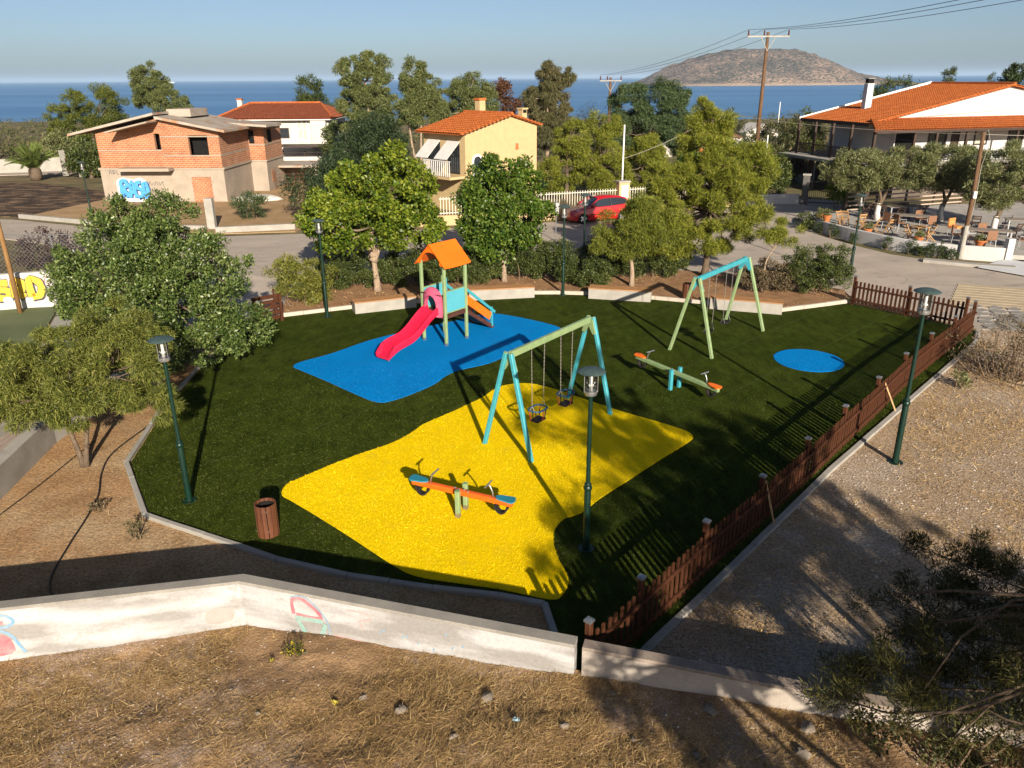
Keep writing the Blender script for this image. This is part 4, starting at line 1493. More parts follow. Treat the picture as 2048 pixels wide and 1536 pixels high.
# ------------------------------------------------------------------ lamp posts
def lamp_post():
    t = thing('lamp_post', 'x', 'street lamp', group='green lamp posts')
    p = MB().lathe([(.062, .012), (.060, 1.24), (.045, 1.30), (.040, 1.34), (.037, 3.02)], 14).build('pole', m_lampg, t, True)
    autosmooth(p, 40)
    MB().lathe([(.15, 0), (.15, .012), (.07, .014), (.068, .1)], 14).build('base_plate', m_lampg, p)
    autosmooth(MB().lathe([(.06, 1.21), (.078, 1.235), (.078, 1.27), (.058, 1.30), (.066, 1.325), (.04, 1.36)], 14).build('collar', m_lampg, p), 50)
    autosmooth(MB().lathe([(.05, 3.0), (.10, 3.02), (.106, 3.04), (.106, 3.09), (.09, 3.10), (0, 3.10)], 18).build('lantern_base', m_steel, t), 40)
    autosmooth(MB().lathe([(.10, 3.09), (.10, 3.42)], 18).build('lantern_glass', m_glass, t), 60)
    b = MB().lathe([(.035, 3.10), (.035, 3.17), (.05, 3.18), (.05, 3.20), (.028, 3.22), (.028, 3.36), (0, 3.38)], 10).build('bulb', m_bulb, t, True)
    for k in range(4):
        a = math.pi / 4 + math.pi / 2 * k
        MB().tube([(.115 * math.cos(a), .115 * math.sin(a), 3.06), (.115 * math.cos(a), .115 * math.sin(a), 3.44)], .006, 5).build('strut', m_steel, t)
    autosmooth(MB().lathe([(.0, 3.50), (.06, 3.497), (.15, 3.48), (.22, 3.45), (.24, 3.435), (.228, 3.428), (.1, 3.425), (0, 3.425)], 24).build('lamp_cap', m_cap, t), 40)
    return t


LP = lamp_post()
lamps = copies(LP, [((-6.59, 14.01, .03), .3, 'green lamp post on the turf beside the feathery tree at left'),
            ((1.32, 12.15, .03), .9, 'green lamp post in front of the cyan legged swing'),
            ((8.48, 15.51, .012), .2, 'green lamp post standing on the gravel outside the picket fence'),
            ((-6.64, 27.19, .03), .7, 'green lamp post beside the bamboo bush at back left'),
            ((2.03, 29.98, .03), .1, 'green lamp post at the bed edge between two back benches'),
            ((3.05, 32.5, .1), .5, 'green lamp post inside the hedge, in front of the red car'),
            ((14.34, 32.5, .006), .4, 'green lamp post at the road edge before the cafe terrace'),
            ((-25.9, 48.9, .0), .6, 'far green lamp post beyond the big tree at left')])
lamps[2].scale = (1.1, 1.1, 1.13)


# ------------------------------------------------------------------ picket fences
def picket_mesh():
    w, h, d = .076, .86, .02
    pts = [(-w / 2, .0), (w / 2, .0), (w / 2, h - .04)] + [(w / 2 * math.cos(k * math.pi / 6), h - .04 + .04 * math.sin(k * math.pi / 6)) for k in range(1, 6)] + [(-w / 2, h - .04)]
    return MB().extrude(pts, (0, 0, 0), (1, 0, 0), (0, 0, 1), d).mesh('picket', m_brown)


PICK = picket_mesh()
POSTM = MB().beam((0, 0, -.05), (0, 0, 1.05), .092, .092, (1, 0, 0), .01).mesh('post', m_brown)
CAPM = MB().add([(-.056, -.056, 1.05), (.056, -.056, 1.05), (.056, .056, 1.05), (-.056, .056, 1.05), (-.056, -.056, 1.085), (.056, -.056, 1.085), (.056, .056, 1.085), (-.056, .056, 1.085), (0, 0, 1.105)],
                [(0, 3, 2, 1), (0, 1, 5, 4), (1, 2, 6, 5), (2, 3, 7, 6), (3, 0, 4, 7), (4, 5, 8), (5, 6, 8), (6, 7, 8), (7, 4, 8)]).mesh('post_cap', m_steel)


def picket_fence(label, posts, gap=.147, side=-1, z=.04, caps=True, panel_gap=.07):
    o = Vector(posts[0] + (0,))
    t = thing('picket_fence', label, 'fence', (o.x, o.y, z))
    rr = random.Random(len(posts))
    P = [Vector(p + (0,)) - o for p in posts]
    for i, p in enumerate(P):
        d = (P[min(i + 1, len(P) - 1)] - P[max(i - 1, 0)])
        a = math.atan2(d.y, d.x)
        q = link('post', POSTM, t, p, (0, 0, a))
        if caps:
            link('post_cap', CAPM, q)
    for a, b in zip(P, P[1:]):
        d = (b - a).normalized()
        an = math.atan2(d.y, d.x)
        nrm = Vector((d.y, -d.x, 0)) * -side
        L_ = (b - a).length
        tl = rr.uniform(-.012, .012)
        off = nrm * .086
        for zz in (.22, .70):
            MB().beam(a + d * .005 + off + Vector((0, 0, zz)), b - d * .005 + off + Vector((0, 0, zz + tl)), .034, .07).build('rail', m_brown_x, t)
        n = int((L_ - .02) / gap)
        for k in range(n):
            f = .03 + (L_ - .06) * (k + .5) / n
            pos = a + d * f + nrm * .048 + Vector((0, 0, .05 + tl * f / L_ + rr.uniform(-.006, .006)))
            link('picket', PICK, t, pos, (rr.uniform(-.01, .01), rr.uniform(-.012, .012), an))
    return t


picket_fence('long brown picket fence with silver post caps along the right edge', [(1.03, 8.76), (1.9, 9.74), (3.23, 11.3), (4.64, 12.87), (6.05, 14.47), (7.49, 16.15), (9.01, 17.91), (10.51, 19.67), (12.06, 21.39), (13.63, 23.06), (15.18, 24.75)], side=-1)
picket_fence('short dark picket fence facing the road at the far right corner', [(12.72, 28.3), (14.0, 26.75), (15.18, 25.2)], gap=.15, side=-1)
# stakes propped against the fence
m_stake = mat('raw_pine_stake', (.46, .30, .15), (.36, .22, .1), 8, .7, fine=.2, fscale=40)
for p, q, lab in (((4.98, 12.88, .02), (4.72, 12.92, .98), 'pale wooden stake propped against the middle of the picket fence'), ((9.75, 18.25, .02), (9.3, 18.2, .88), 'pale wooden stake propped against the fence behind the lamp post')):
    o = MB().beam(Vector(p) - Vector(p), Vector(q) - Vector(p), .05, .035).build('wooden_stake', m_stake, None, loc=p)
    tag(o, lab, 'stake')


# ------------------------------------------------------------------ brown gate at the left
def gate():
    t = thing('wooden_gate', 'brown slatted gate half hidden by the big tree', 'gate', (-8.15, 26.75, .03), R(38))
    for x in (0, -.95):
        MB().box((x, 0, .48), (.09, .09, 1.0)).build('gate_post', m_brown, t)
    for k in range(5):
        MB().box((-.475, .03, .16 + k * .19), (.95, .025, .13)).build('gate_board', m_brown_x, t)
    MB().beam((-.9, -.03, .1), (-.05, -.03, .9), .025, .08).build('gate_brace', m_brown_x, t)
    MB().box((-.2, .0, .62), (.05, .05, 1.15)).build('gate_stile', m_brown, t)
    return t


gate()


# ------------------------------------------------------------------ hoses on the ground
def hose(name, label, pts, r=.017):
    p = [(x, y, z) for x, y, z in catmull(pts, 6, False)]
    o = MB().tube(p, r, 6).build(name, m_hose, None, True)
    return tag(o, label, 'hose')


hose('irrigation_hose', 'black hose curling from the feathery tree to the wall', [(-9.0, 17.9, .03), (-9.2, 16.3, .03), (-9.0, 15.3, .03), (-8.55, 14.2, .03), (-8.35, 13.3, .03), (-8.2, 12.4, .03), (-7.95, 11.3, .03), (-7.45, 10.6, .03), (-6.9, 10.1, .03)])
hose('irrigation_hose', 'thin dark hose along the left retaining wall', [(-9.95, 16.9, .03), (-10.0, 15.6, .03), (-10.05, 14.6, .03), (-10.15, 13.5, .03), (-10.3, 12.3, .03)], .012)
hose('irrigation_hose', 'black hose lying in the wall shade by the yellow surface', [(-3.0, 10.6, .03), (-2.0, 10.55, .03), (-1.1, 10.25, .03), (-.65, 9.85, .03), (-.5, 9.35, .03), (-.55, 8.9, .03)])
hose('irrigation_hose', 'dark hose in tree shade behind the right wall', [(2.8, 9.0, .03), (3.4, 8.7, .03), (4.0, 8.6, .03), (4.6, 8.2, .03)])

# ------------------------------------------------------------------ building materials
def m_brick_make():
    m, nt, N, L, P = nodes_of('hollow_red_brick')
    tc = N.new('ShaderNodeTexCoord').outputs['Object']
    s = N.new('ShaderNodeSeparateXYZ')
    L.new(tc, s.inputs[0])
    ad = N.new('ShaderNodeMath')
    L.new(s.outputs['X'], ad.inputs[0])
    L.new(s.outputs['Y'], ad.inputs[1])
    cb = N.new('ShaderNodeCombineXYZ')
    L.new(ad.outputs[0], cb.inputs[0])
    L.new(s.outputs['Z'], cb.inputs[1])
    b = N.new('ShaderNodeTexBrick')
    L.new(cb.outputs[0], b.inputs['Vector'])
    b.inputs['Scale'].default_value = 1
    b.inputs['Brick Width'].default_value = .30
    b.inputs['Row Height'].default_value = .135
    b.inputs['Mortar Size'].default_value = .016
    b.inputs['Color1'].default_value = (.36, .125, .045, 1)
    b.inputs['Color2'].default_value = (.28, .088, .032, 1)
    b.inputs['Mortar'].default_value = (.33, .25, .175, 1)
    nz = noise(N, L, tc, 1.1, 5, .65)
    r = ramp(N, [(.42, (1, 1, 1)), (.72, (.0, .0, .0))])
    L.new(nz.outputs['Fac'], r.inputs['Fac'])
    c = mixc(N, L, .25, b.outputs['Color'], r.outputs['Color'], 'SOFT_LIGHT')
    L.new(c, P.inputs['Base Color'])
    P.inputs['Roughness'].default_value = .9
    bp = N.new('ShaderNodeBump')
    bp.inputs['Strength'].default_value = .7
    bp.inputs['Distance'].default_value = .02
    bp.invert = True
    L.new(b.outputs['Fac'], bp.inputs['Height'])
    L.new(bp.outputs[0], P.inputs['Normal'])
    return m


m_brick = m_brick_make()
m_rcon = mat('raw_grey_concrete', (.36, .295, .23), (.29, .24, .19), 1.2, .9, bump=.006, bscale=20, fine=.15, fscale=20, stain=(.27, .225, .18), sscale=.9)
m_rtop = mat('raw_concrete_roof', (.40, .34, .28), (.30, .25, .20), .9, .95, bump=.01, bscale=12, fine=.2, fscale=12, stain=(.36, .19, .10), sscale=.9, slo=.55, shi=.66)
m_tile = mat('orange_roof_tiles', (.47, .135, .035), (.36, .095, .025), 2.5, .8, fine=.35, fscale=9)
m_tile_r = mat('red_roof_tiles', (.29, .085, .04), (.23, .065, .03), 2.0, .8, fine=.3, fscale=7)
m_wwall = mat('white_house_render', (.53, .49, .44), (.47, .44, .39), .8, .85, fine=.06, fscale=20)
m_wwall2 = mat('white_cafe_house_render', (.50, .485, .465), (.45, .435, .415), .8, .85, fine=.06, fscale=20)
m_dkwood = mat('dark_stained_timber', (.055, .03, .018), (.035, .018, .011), 5, .6, fine=.3, fscale=20)
m_shut = mat('pale_shutter', (.45, .40, .33), (.38, .34, .28), 5, .6)
m_awn = mat('white_striped_awning', (.58, .56, .52), (.5, .48, .45), 4, .8)


def tile_roof(name, e0, e1, r1, r0, m, parent, rib=.26, course=.38, thick=.05):
    """roof plane of half round tiles: ribs up the slope, courses stepped; e = eave ends, r = ridge ends.
    one part: thousands of tiles of two or three pixels each"""
    e0, e1, r1, r0 = map(Vector, (e0, e1, r1, r0))
    ex = (e1 - e0)
    W = ex.length
    ex.normalize()
    nrm = ex.cross(r0 - e0 if (r0 - e0).length > .1 else r1 - e1).normalized()
    if nrm.z < 0:
        nrm = -nrm
    sl = nrm.cross(ex).normalized()
    if sl.z < 0:
        sl = -sl
    A, B_ = (r0 - e0), (r1 - e0)
    a = (A.dot(ex), A.dot(sl))
    b = (B_.dot(ex), B_.dot(sl))
    Ht = max(a[1], b[1])
    ns = 5
    n = max(2, round(W / rib))
    m_ = max(1, round(Ht / course))
    mb = MB()

    def span(t):
        f = t / Ht
        return a[0] * f, W + (b[0] - W) * f
    for j in range(m_):
        t0, t1 = Ht * j / m_, Ht * (j + 1) / m_
        l0, h0 = span(t0)
        l1, h1 = span(t1)
        vs_ = []
        xs_ = []
        for i in range(n):
            for k in range(ns):
                xs_.append((i + k / ns) * W / n)
        xs_.append(W)
        for t, l, h_, dz in ((t0 - .03, l0, h0, .035), (t1, l1, h1, 0.0)):
            for x in xs_:
                ph = (x / (W / n)) % 1
                hh = .055 * abs(math.sin(math.pi * ph))
                vs_.append(e0 + ex * min(max(x, l), h_) + sl * t + nrm * (hh + dz))
        q = len(xs_)
        fs = [(i, i + 1, q + i + 1, q + i) for i in range(q - 1) if (vs_[i] - vs_[i + 1]).length > 1e-4 or (vs_[q + i] - vs_[q + i + 1]).length > 1e-4]
        mb.add(vs_, fs)
    lo = [p - nrm * .03 for p in (e0, e1, r1, r0)]
    mb.add(lo + [p - nrm * (.03 + thick) for p in (e0, e1, r1, r0)], [(0, 1, 2, 3), (7, 6, 5, 4), (0, 4, 5, 1), (1, 5, 6, 2), (2, 6, 7, 3), (3, 7, 4, 0)])
    o = mb.build(name, m, parent)
    o['kind'] = 'stuff'
    return o


def opening(parent, x0, x1, z0, z1, y, m=m_dark, name='window', fr=None, frm=None, pane=None, dep=.12):
    """window opening on a wall that faces -y: frame bars proud of the wall, pane set in them"""
    o = MB().box(((x0 + x1) / 2, y - .004, (z0 + z1) / 2), (x1 - x0, .03, z1 - z0)).build(name, m, parent)
    if fr:
        for a, b, c, d in ((x0 - fr, x1 + fr, z1, z1 + fr), (x0 - fr, x1 + fr, z0 - fr, z0), (x0 - fr, x0, z0, z1), (x1, x1 + fr, z0, z1)):
            MB().box(((a + b) / 2, y - .03, (c + d) / 2), (b - a, .08, d - c)).build('frame', frm, o)
    return o


# ------------------------------------------------------------------ unfinished brick house
def brick_house():
    t = thing('brick_house', 'unfinished red brick house with blue graffiti on its concrete base', 'house', (-28.75, 56.6, 0), R(-2))
    D = 8.5

    def wallx(name, segs, m, y=0.0, th=.25):
        mb = MB()
        for x0, x1, z0, z1 in segs:
            mb.box(((x0 + x1) / 2, y + th / 2, (z0 + z1) / 2), (x1 - x0, th, z1 - z0))
        return mb.build(name, m, t)
    # concrete ground floor
    wallx('base_wall', [(0, 6.4, -.3, 2.2), (6.4, 7.8, 1.7, 2.2), (7.8, 8.75, -.3, 2.2)], m_rcon)
    wallx('bricked_doorway', [(6.4, 7.8, -.3, 1.7)], m_brick, .03, .2)
    MB().box((8.62, D / 2 + .12, .95), (.25, D - .25, 2.5)).build('base_wall', m_rcon, t)
    MB().box((.13, D / 2 + .12, .95), (.25, D - .25, 2.5)).build('base_wall', m_rcon, t)
    MB().box((4.37, D / 2, 2.27), (8.95, D + .1, .14)).build('floor_slab', m_rcon, t)
    MB().box((3.5, -.45, 2.28), (3.6, 1.0, .2)).build('balcony_slab', m_rcon, t)
    # brick upper floor: left half set back under the roof, right half proud, openings left free
    wallx('brick_wall', [(0.05, 1.6, 2.34, 3.45), (1.6, 4.7, 2.34, 3.45), (.05, 4.15, 3.55, 4.6), (4.55, 4.7, 3.55, 4.6)], m_brick, .12)
    wallx('brick_wall', [(4.7, 8.75, 2.34, 3.1), (4.7, 6.6, 3.18, 4.5), (7.95, 8.75, 3.18, 4.5), (4.7, 8.75, 4.5, 4.75)], m_brick, -.1)
    for y, x0, x1, z in ((.10, .05, 4.7, 3.5), (-.125, 4.7, 8.77, 3.14), (-.125, 4.7, 8.77, 4.42)):
        MB().box(((x0 + x1) / 2, y + .13, z), (x1 - x0, .26, .08)).build('tie_beam', m_rcon, t)
    mb = MB()
    mb.extrude([(.05, 4.6), (4.7, 4.6), (4.7, 5.62)], (0, .38, 0), (1, 0, 0), (0, 0, 1), .25)
    mb.build('gable_wall', m_brick, t)
    mb = MB()
    mb.extrude([(4.7, 4.75), (8.75, 4.75), (8.75, 4.82), (4.7, 5.6)], (0, .15, 0), (1, 0, 0), (0, 0, 1), .25)
    mb.build('gable_wall', m_brick, t)
    MB().box((8.62, D / 2 + .05, 2.74), (.25, D - .1, .8)).build('brick_wall', m_brick, t)
    MB().box((8.63, D / 2 + .05, 3.18), (.26, D - .1, .08)).build('tie_beam', m_rcon, t)
    MB().box((8.62, D / 2 + .05, 3.98), (.25, D - .1, 1.5)).build('brick_wall', m_brick, t)
    MB().box((.17, D / 2 + .3, 3.5), (.25, D - .6, 2.3)).build('brick_wall', m_brick, t)
    MB().box((4.4, D - .1, 3.5), (8.4, .2, 2.3)).build('brick_wall', m_brick, t)
    for x0, x1, z0, z1, y in ((4.15, 4.55, 3.55, 4.6, .3), (6.6, 7.95, 3.18, 4.42, .1)):
        MB().box(((x0 + x1) / 2, y + .5, (z0 + z1) / 2), (x1 - x0, .02, z1 - z0)).build('window_opening', m_dark, t)
    # concrete roof slabs
    def slab(p, name='roof_slab', m=m_rtop, th=.16):
        n = len(p)
        vs_ = [Vector(q) for q in p] + [Vector(q) - Vector((0, 0, th)) for q in p]
        MB().add(vs_, [tuple(range(n)), tuple(range(2 * n - 1, n - 1, -1))] + [(i, n + i, n + (i + 1) % n, (i + 1) % n) for i in range(n)]).build(name, m, t)
    slab([(-1.5, -.6, 4.66), (4.65, -.6, 6.0), (4.65, D, 6.0), (-1.5, D, 4.66)])
    slab([(1.7, -1.7, 4.85), (4.68, -1.7, 5.5), (4.68, .1, 5.5), (1.7, .1, 4.85)], 'soffit_slab', m_rcon, .1)
    slab([(4.7, -.6, 5.76), (9.5, -.9, 4.86), (9.5, 6.6, 4.86), (4.7, 6.6, 5.76)])
    slab([(7.9, 3.6, 5.15), (10.9, 3.6, 4.95), (10.9, 7.2, 4.95), (7.9, 7.2, 5.15)])
    MB().box((5.35, 3.4, 5.88), (1.7, 3.0, .5)).build('roof_upstand', m_rtop, t)
    # right wing
    MB().box((9.0, 7.7, .95), (1.9, 4.2, 2.5)).build('base_wall', m_rcon, t)
    MB().box((9.03, 7.7, 2.26), (1.98, 4.3, .12)).build('floor_slab', m_rcon, t)
    w = MB().box((9.0, 7.7, 3.46), (1.88, 4.15, 2.28)).build('brick_wall', m_brick, t)
    MB().box((9.0, 7.7, 3.42), (1.92, 4.2, .09)).build('tie_beam', m_rcon, t)
    MB().box((9.0, 7.7, 4.66), (2.1, 4.4, .14)).build('roof_slab', m_rtop, t)
    MB().box((9.945, 6.9, 4.0), (.02, .9, .95)).build('window_opening', m_dark, t)
    MB().box((9.0, 5.6, 4.0), (.4, .02, .95)).build('window_opening', m_dark, t)
    MB().box((9.955, 6.9, 1.0), (.03, .8, .9)).build('bricked_window', m_brick, t)
    # graffiti: bubble letters, dark shade, blue fill, white halo, and black tags
    org = (1.1, -.004, .05)
    ux, uz = (1, 0, 0), (0, 0, 1)
    blob([(0, .15), (-.1, .8), (-.05, 1.4), (.4, 1.62), (1.1, 1.5), (1.7, 1.6), (2.15, 1.2), (2.2, .6), (2.0, .0), (1.4, -.08), (.7, -.02)], org, ux, uz, .004, 'graffiti_halo', p_white, t)
    let = [[[(.18, .3), (.2, 1.3), (.5, 1.4), (.62, 1.1), (.3, .95)], [(.3, .9), (.62, .3)]], [[(.72, .25), (.95, 1.35), (1.2, .25)], [(.8, .65), (1.1, .62)]], [[(1.62, 1.3), (1.35, 1.3), (1.3, .95), (1.6, .8), (1.6, .4), (1.3, .3)]], [[(1.8, .3), (1.76, 1.1), (1.95, 1.25), (2.06, .8), (1.95, .3), (1.82, .3)]]]
    k = 0
    for grp in let:
        strokes(grp, .36, (org[0] + .04, org[1], org[2] - .05), ux, uz, .008 + k * .002, 'graffiti_shade', p_navy, t)
        strokes(grp, .25, org, ux, uz, .0165 + k * .002, 'graffiti_fill', p_sky, t)
        k += 1
    strokes([[(-.5, 1.85), (-.4, 2.1), (-.3, 1.85)], [(-.2, 1.85), (-.2, 2.1), (-.05, 1.95), (-.2, 1.9)], [(.1, 2.1), (0.05, 1.88), (.2, 1.85)]], .035, org, ux, uz, .004, 'tag_line', p_black, t)
    strokes([[(2.2, 1.1), (2.3, 1.35), (2.4, 1.1), (2.55, 1.3)], [(2.6, 1.1), (2.75, 1.35), (2.85, 1.1)], [(2.95, 1.35), (3.0, 1.1), (3.15, 1.3), (3.3, 1.35)], [(3.2, 1.3), (3.3, .9), (3.5, .6), (3.2, .45)], [(2.6, .5), (2.7, .75), (2.85, .5), (2.6, .35)]], .03, org, ux, uz, .004, 'tag_line', p_black, t)
    return t


brick_house()


# ------------------------------------------------------------------ white house with red hip roof
def white_house():
    t = thing('white_house', 'white two storey house with dark red hip roof behind the brick house', 'house', (-25.1, 88, 0), 0)
    z0 = float(land(-25, 90)) - .6
    MB().box((0, 5, (z0 + 4.1) / 2), (11.2, 9, 4.1 - z0)).build('wall', m_wwall, t)
    MB().box((4.6, .2, (z0 + 4.0) / 2), (1.6, .8, 3.9 - z0)).build('wall_bay', m_wwall, t)
    e = [(-6.3, -.4, 4.16), (6.3, -.4, 4.16), (6.3, 10.4, 4.16), (-6.3, 10.4, 4.16)]
    ra, rb = (-3.9, 5, 5.55), (3.9, 5, 5.55)
    tile_roof('roof', e[0], e[1], rb, ra, m_tile_r, t, .34, .45)
    tile_roof('roof', e[1], e[2], rb, rb, m_tile_r, t, .34, .45)
    tile_roof('roof', e[3], e[0], ra, ra, m_tile_r, t, .34, .45)
    tile_roof('roof', e[2], e[3], ra, rb, m_tile_r, t, .34, .45)
    for a, b in ((e[0], ra), (e[1], rb), (ra, rb)):
        MB().tube([Vector(a) + Vector((0, 0, .08)), Vector(b) + Vector((0, 0, .08))], .11, 8).build('ridge_tile', m_tile, t)
    MB().box((0, 5, 4.06), (12.5, 10.7, .14)).build('eave_board', m_whitep, t)
    w = opening(t, .25, 1.2, 2.2, 3.1, .5, m_pane, fr=.08, frm=m_dkwood)
    w = opening(t, 2.3, 3.2, 2.05, 3.95, .5, m_shut, 'shuttered_window', .07, m_whitep)
    MB().box((2.75, .47, 3.05), (.08, .08, 1.9)).build('mullion', m_whitep, w)
    MB().box((2.75, .46, 3.1), (.9, .08, .08)).build('transom', m_whitep, w)
    ch = MB().box((-5.4, 6, 5.0), (.5, .5, 1.9)).build('chimney', m_wwall, t)
    MB().box((-5.4, 6, 6.0), (.62, .62, .14)).build('chimney_cap', m_tile, ch)
    # carport and garden wall in front
    for x in (1.2, 3.4, 6.1):
        MB().box((x, -2.2, .55 + z0 / 2), (.10, .10, 2.4)).build('carport_post', m_dkwood, t)
    MB().box((4.0, -2.2, 1.55), (6.4, 3.2, .1)).build('carport_roof', m_dkwood, t)
    for k in range(3):
        MB().box((4.0, -3.6, .25 + k * .36), (5.6, .05, .04)).build('carport_rail', m_dkwood, t)
    return t


white_house()
o = MB().box((0, 0, .55), (6.2, .25, 2.4)).build('garden_wall', m_wwall, None, loc=(-20.2, 83.2, -1.1))
tag(o, 'white garden wall in front of the white house carport', 'wall')
o = thing('concrete_shelter', 'raw concrete shed roof right of the brick house', 'shelter', (-17.2, 66.5, 0), 0)
MB().box((0, 0, 1.55), (4.6, 4, .16)).build('roof_slab', m_rtop, o)
MB().box((1.6, -.4, .7), (.2, 2.8, 1.6)).build('wall', m_rcon, o)
MB().box((-.4, 1.8, .7), (3.8, .2, 1.6)).build('wall', m_rcon, o)
o = thing('rebar_stack', 'rusty scaffold frame standing beside the brick wing', 'scaffold', (-18.3, 62.6, 0), .1)
m_rust = mat('rusty_steel', (.14, .065, .035), (.08, .04, .025), 8, .8)
for x in (0, .7, 1.4, 2.1):
    MB().tube([(x, 0, 0), (x + .03, 0, 1.2 + .5 * (x == 0))], .025, 5).build('upright', m_rust, o)
for z in (.3, .6, .9, 1.15):
    MB().tube([(-.1, 0, z), (2.2, 0, z + .03)], .02, 5).build('ledger', m_rust, o)
o = MB().lathe([(1.5, 0), (1.15, .22), (.7, .36), (.35, .30), (0, .42)], 11).build('sand_heap', mat('white_sand', (.60, .55, .48), (.5, .45, .38), 3, .95, bump=.02, bscale=9), None, True, (-18.2, 57.3, 0))
o.scale = (1.3, .75, .9)
tag(o, 'heap of white sand beside the brick house', 'sand heap')


# ------------------------------------------------------------------ yellow house
def yellow_house():
    a = R(42)
    t = thing('yellow_house', 'cream yellow house with orange tile roof behind the white railing', 'house', (-2.8, 50.5, 0), a)
    W, D = 6.15, 4.3
    ze, zr, xr = 4.95, 5.85, 3.7
    zr2 = 5.2
    MB().prism([(0, 0), (W, 0), (W, D), (0, D)], -.3, 4.9).build('wall', m_cream, t)
    MB().extrude([(0, 4.9), (W, 4.9), (W, zr2 - .05), (xr, zr - .1), (0, ze)], (0, .2, 0), (1, 0, 0), (0, 0, 1), .2).build('gable', m_cream, t)
    tile_roof('roof', (-.5, D + .3, ze - .12), (-.5, -.22, ze - .12), (xr, -.22, zr), (xr, D + .3, zr), m_tile, t, .25, .36)
    tile_roof('roof', (W + .2, -.22, zr2 - .06), (W + .2, D + .3, zr2 - .06), (xr, D + .3, zr), (xr, -.22, zr), m_tile, t, .25, .36)
    for k in range(22):
        f = k / 21
        x = -.45 + (W + .6) * f
        z = ze - .12 + (zr - ze + .12) * (x + .5) / (xr + .5) if x < xr else zr - (zr - zr2 + .06) * (x - xr) / (W + .2 - xr)
        MB().box((x, -.27, z + .0), (.16, .16, .10)).build('verge_tile', m_tile, t)
    MB().tube([(xr, -.3, zr + .06), (xr, D + .3, zr + .06)], .1, 8).build('ridge_tile', m_tile, t)
    ch = MB().box((4.3, 3.6, 6.05), (.5, .5, 1.2)).build('chimney', m_cream, t)
    MB().box((4.3, 3.6, 6.7), (.6, .6, .14)).build('chimney_cap', m_tile, ch)
    ch = MB().box((5.6, .8, 5.55), (.42, .42, 1.1)).build('chimney', m_cream, t)
    MB().box((5.6, .8, 6.12), (.54, .54, .1)).build('chimney_cap', m_cream, ch)
    MB().box((5.6, .58, 5.95), (.3, .03, .18)).build('chimney_vent', m_dark, ch)
    # tall arched stair window with white surround
    def arch(x, w, z0, z1, y, m, name, parent, d=.05):
        pts = [(x - w, z0), (x + w, z0), (x + w, z1)] + [(x + w * math.cos(k * math.pi / 10), z1 + w * math.sin(k * math.pi / 10)) for k in range(1, 10)] + [(x - w, z1)]
        return MB().extrude(pts, (0, y, 0), (1, 0, 0), (0, 0, 1), d).build(name, m, parent)
    w_ = arch(.95, .42, 1.1, 3.15, .02, m_whitep, 'window', t, .06)
    arch(.95, .30, 1.1, 3.13, -.045, m_pane, 'pane', w_, .012)
    # two terracotta ornaments
    for x, z in ((2.35, 2.75), (4.35, 3.75)):
        o = MB().lathe([(.11, 0), (.13, .012), (.06, .03)], 10).build('ornament', m_terr, t, loc=(x, -.01, z + .18), rot=(R(90), 0, 0))
        MB().box((x, -.02, z - .02), (.26, .05, .16)).build('ornament_base', m_terr, t)
    # shaded side with awnings and a balcony
    for y0, y1, zz in ((.5, 1.8, 4.35), (2.5, 3.8, 4.35)):
        MB().add([(-.02, y0, zz), (-.02, y1, zz), (-1.1, y1, zz - 1.0), (-1.1, y0, zz - 1.0), (-.02, y0, zz - .05), (-.02, y1, zz - .05), (-1.1, y1, zz - 1.05), (-1.1, y0, zz - 1.05)],
                 [(0, 1, 2, 3), (7, 6, 5, 4), (3, 2, 6, 7), (0, 3, 7, 4), (1, 5, 6, 2)]).build('awning', m_awn, t)
        MB().box((-.01, (y0 + y1) / 2, 3.3), (.04, 1.2, 1.9)).build('balcony_door', m_pane, t)
    MB().box((-.6, 2.1, 2.2), (1.2, 4.0, .16)).build('balcony_slab', m_cream, t)
    MB().box((-1.15, 3.5, 2.0), (.12, 1.2, 1.2)).build('balcony_parapet', m_cream, t)
    for k in range(14):
        MB().box((-1.14, .2 + k * .2, 2.75), (.03, .06, .9)).build('baluster', m_whitep, t)
    MB().box((-1.14, 1.5, 3.22), (.05, 2.8, .05)).build('balcony_rail', m_whitep, t)
    return t


yellow_house()


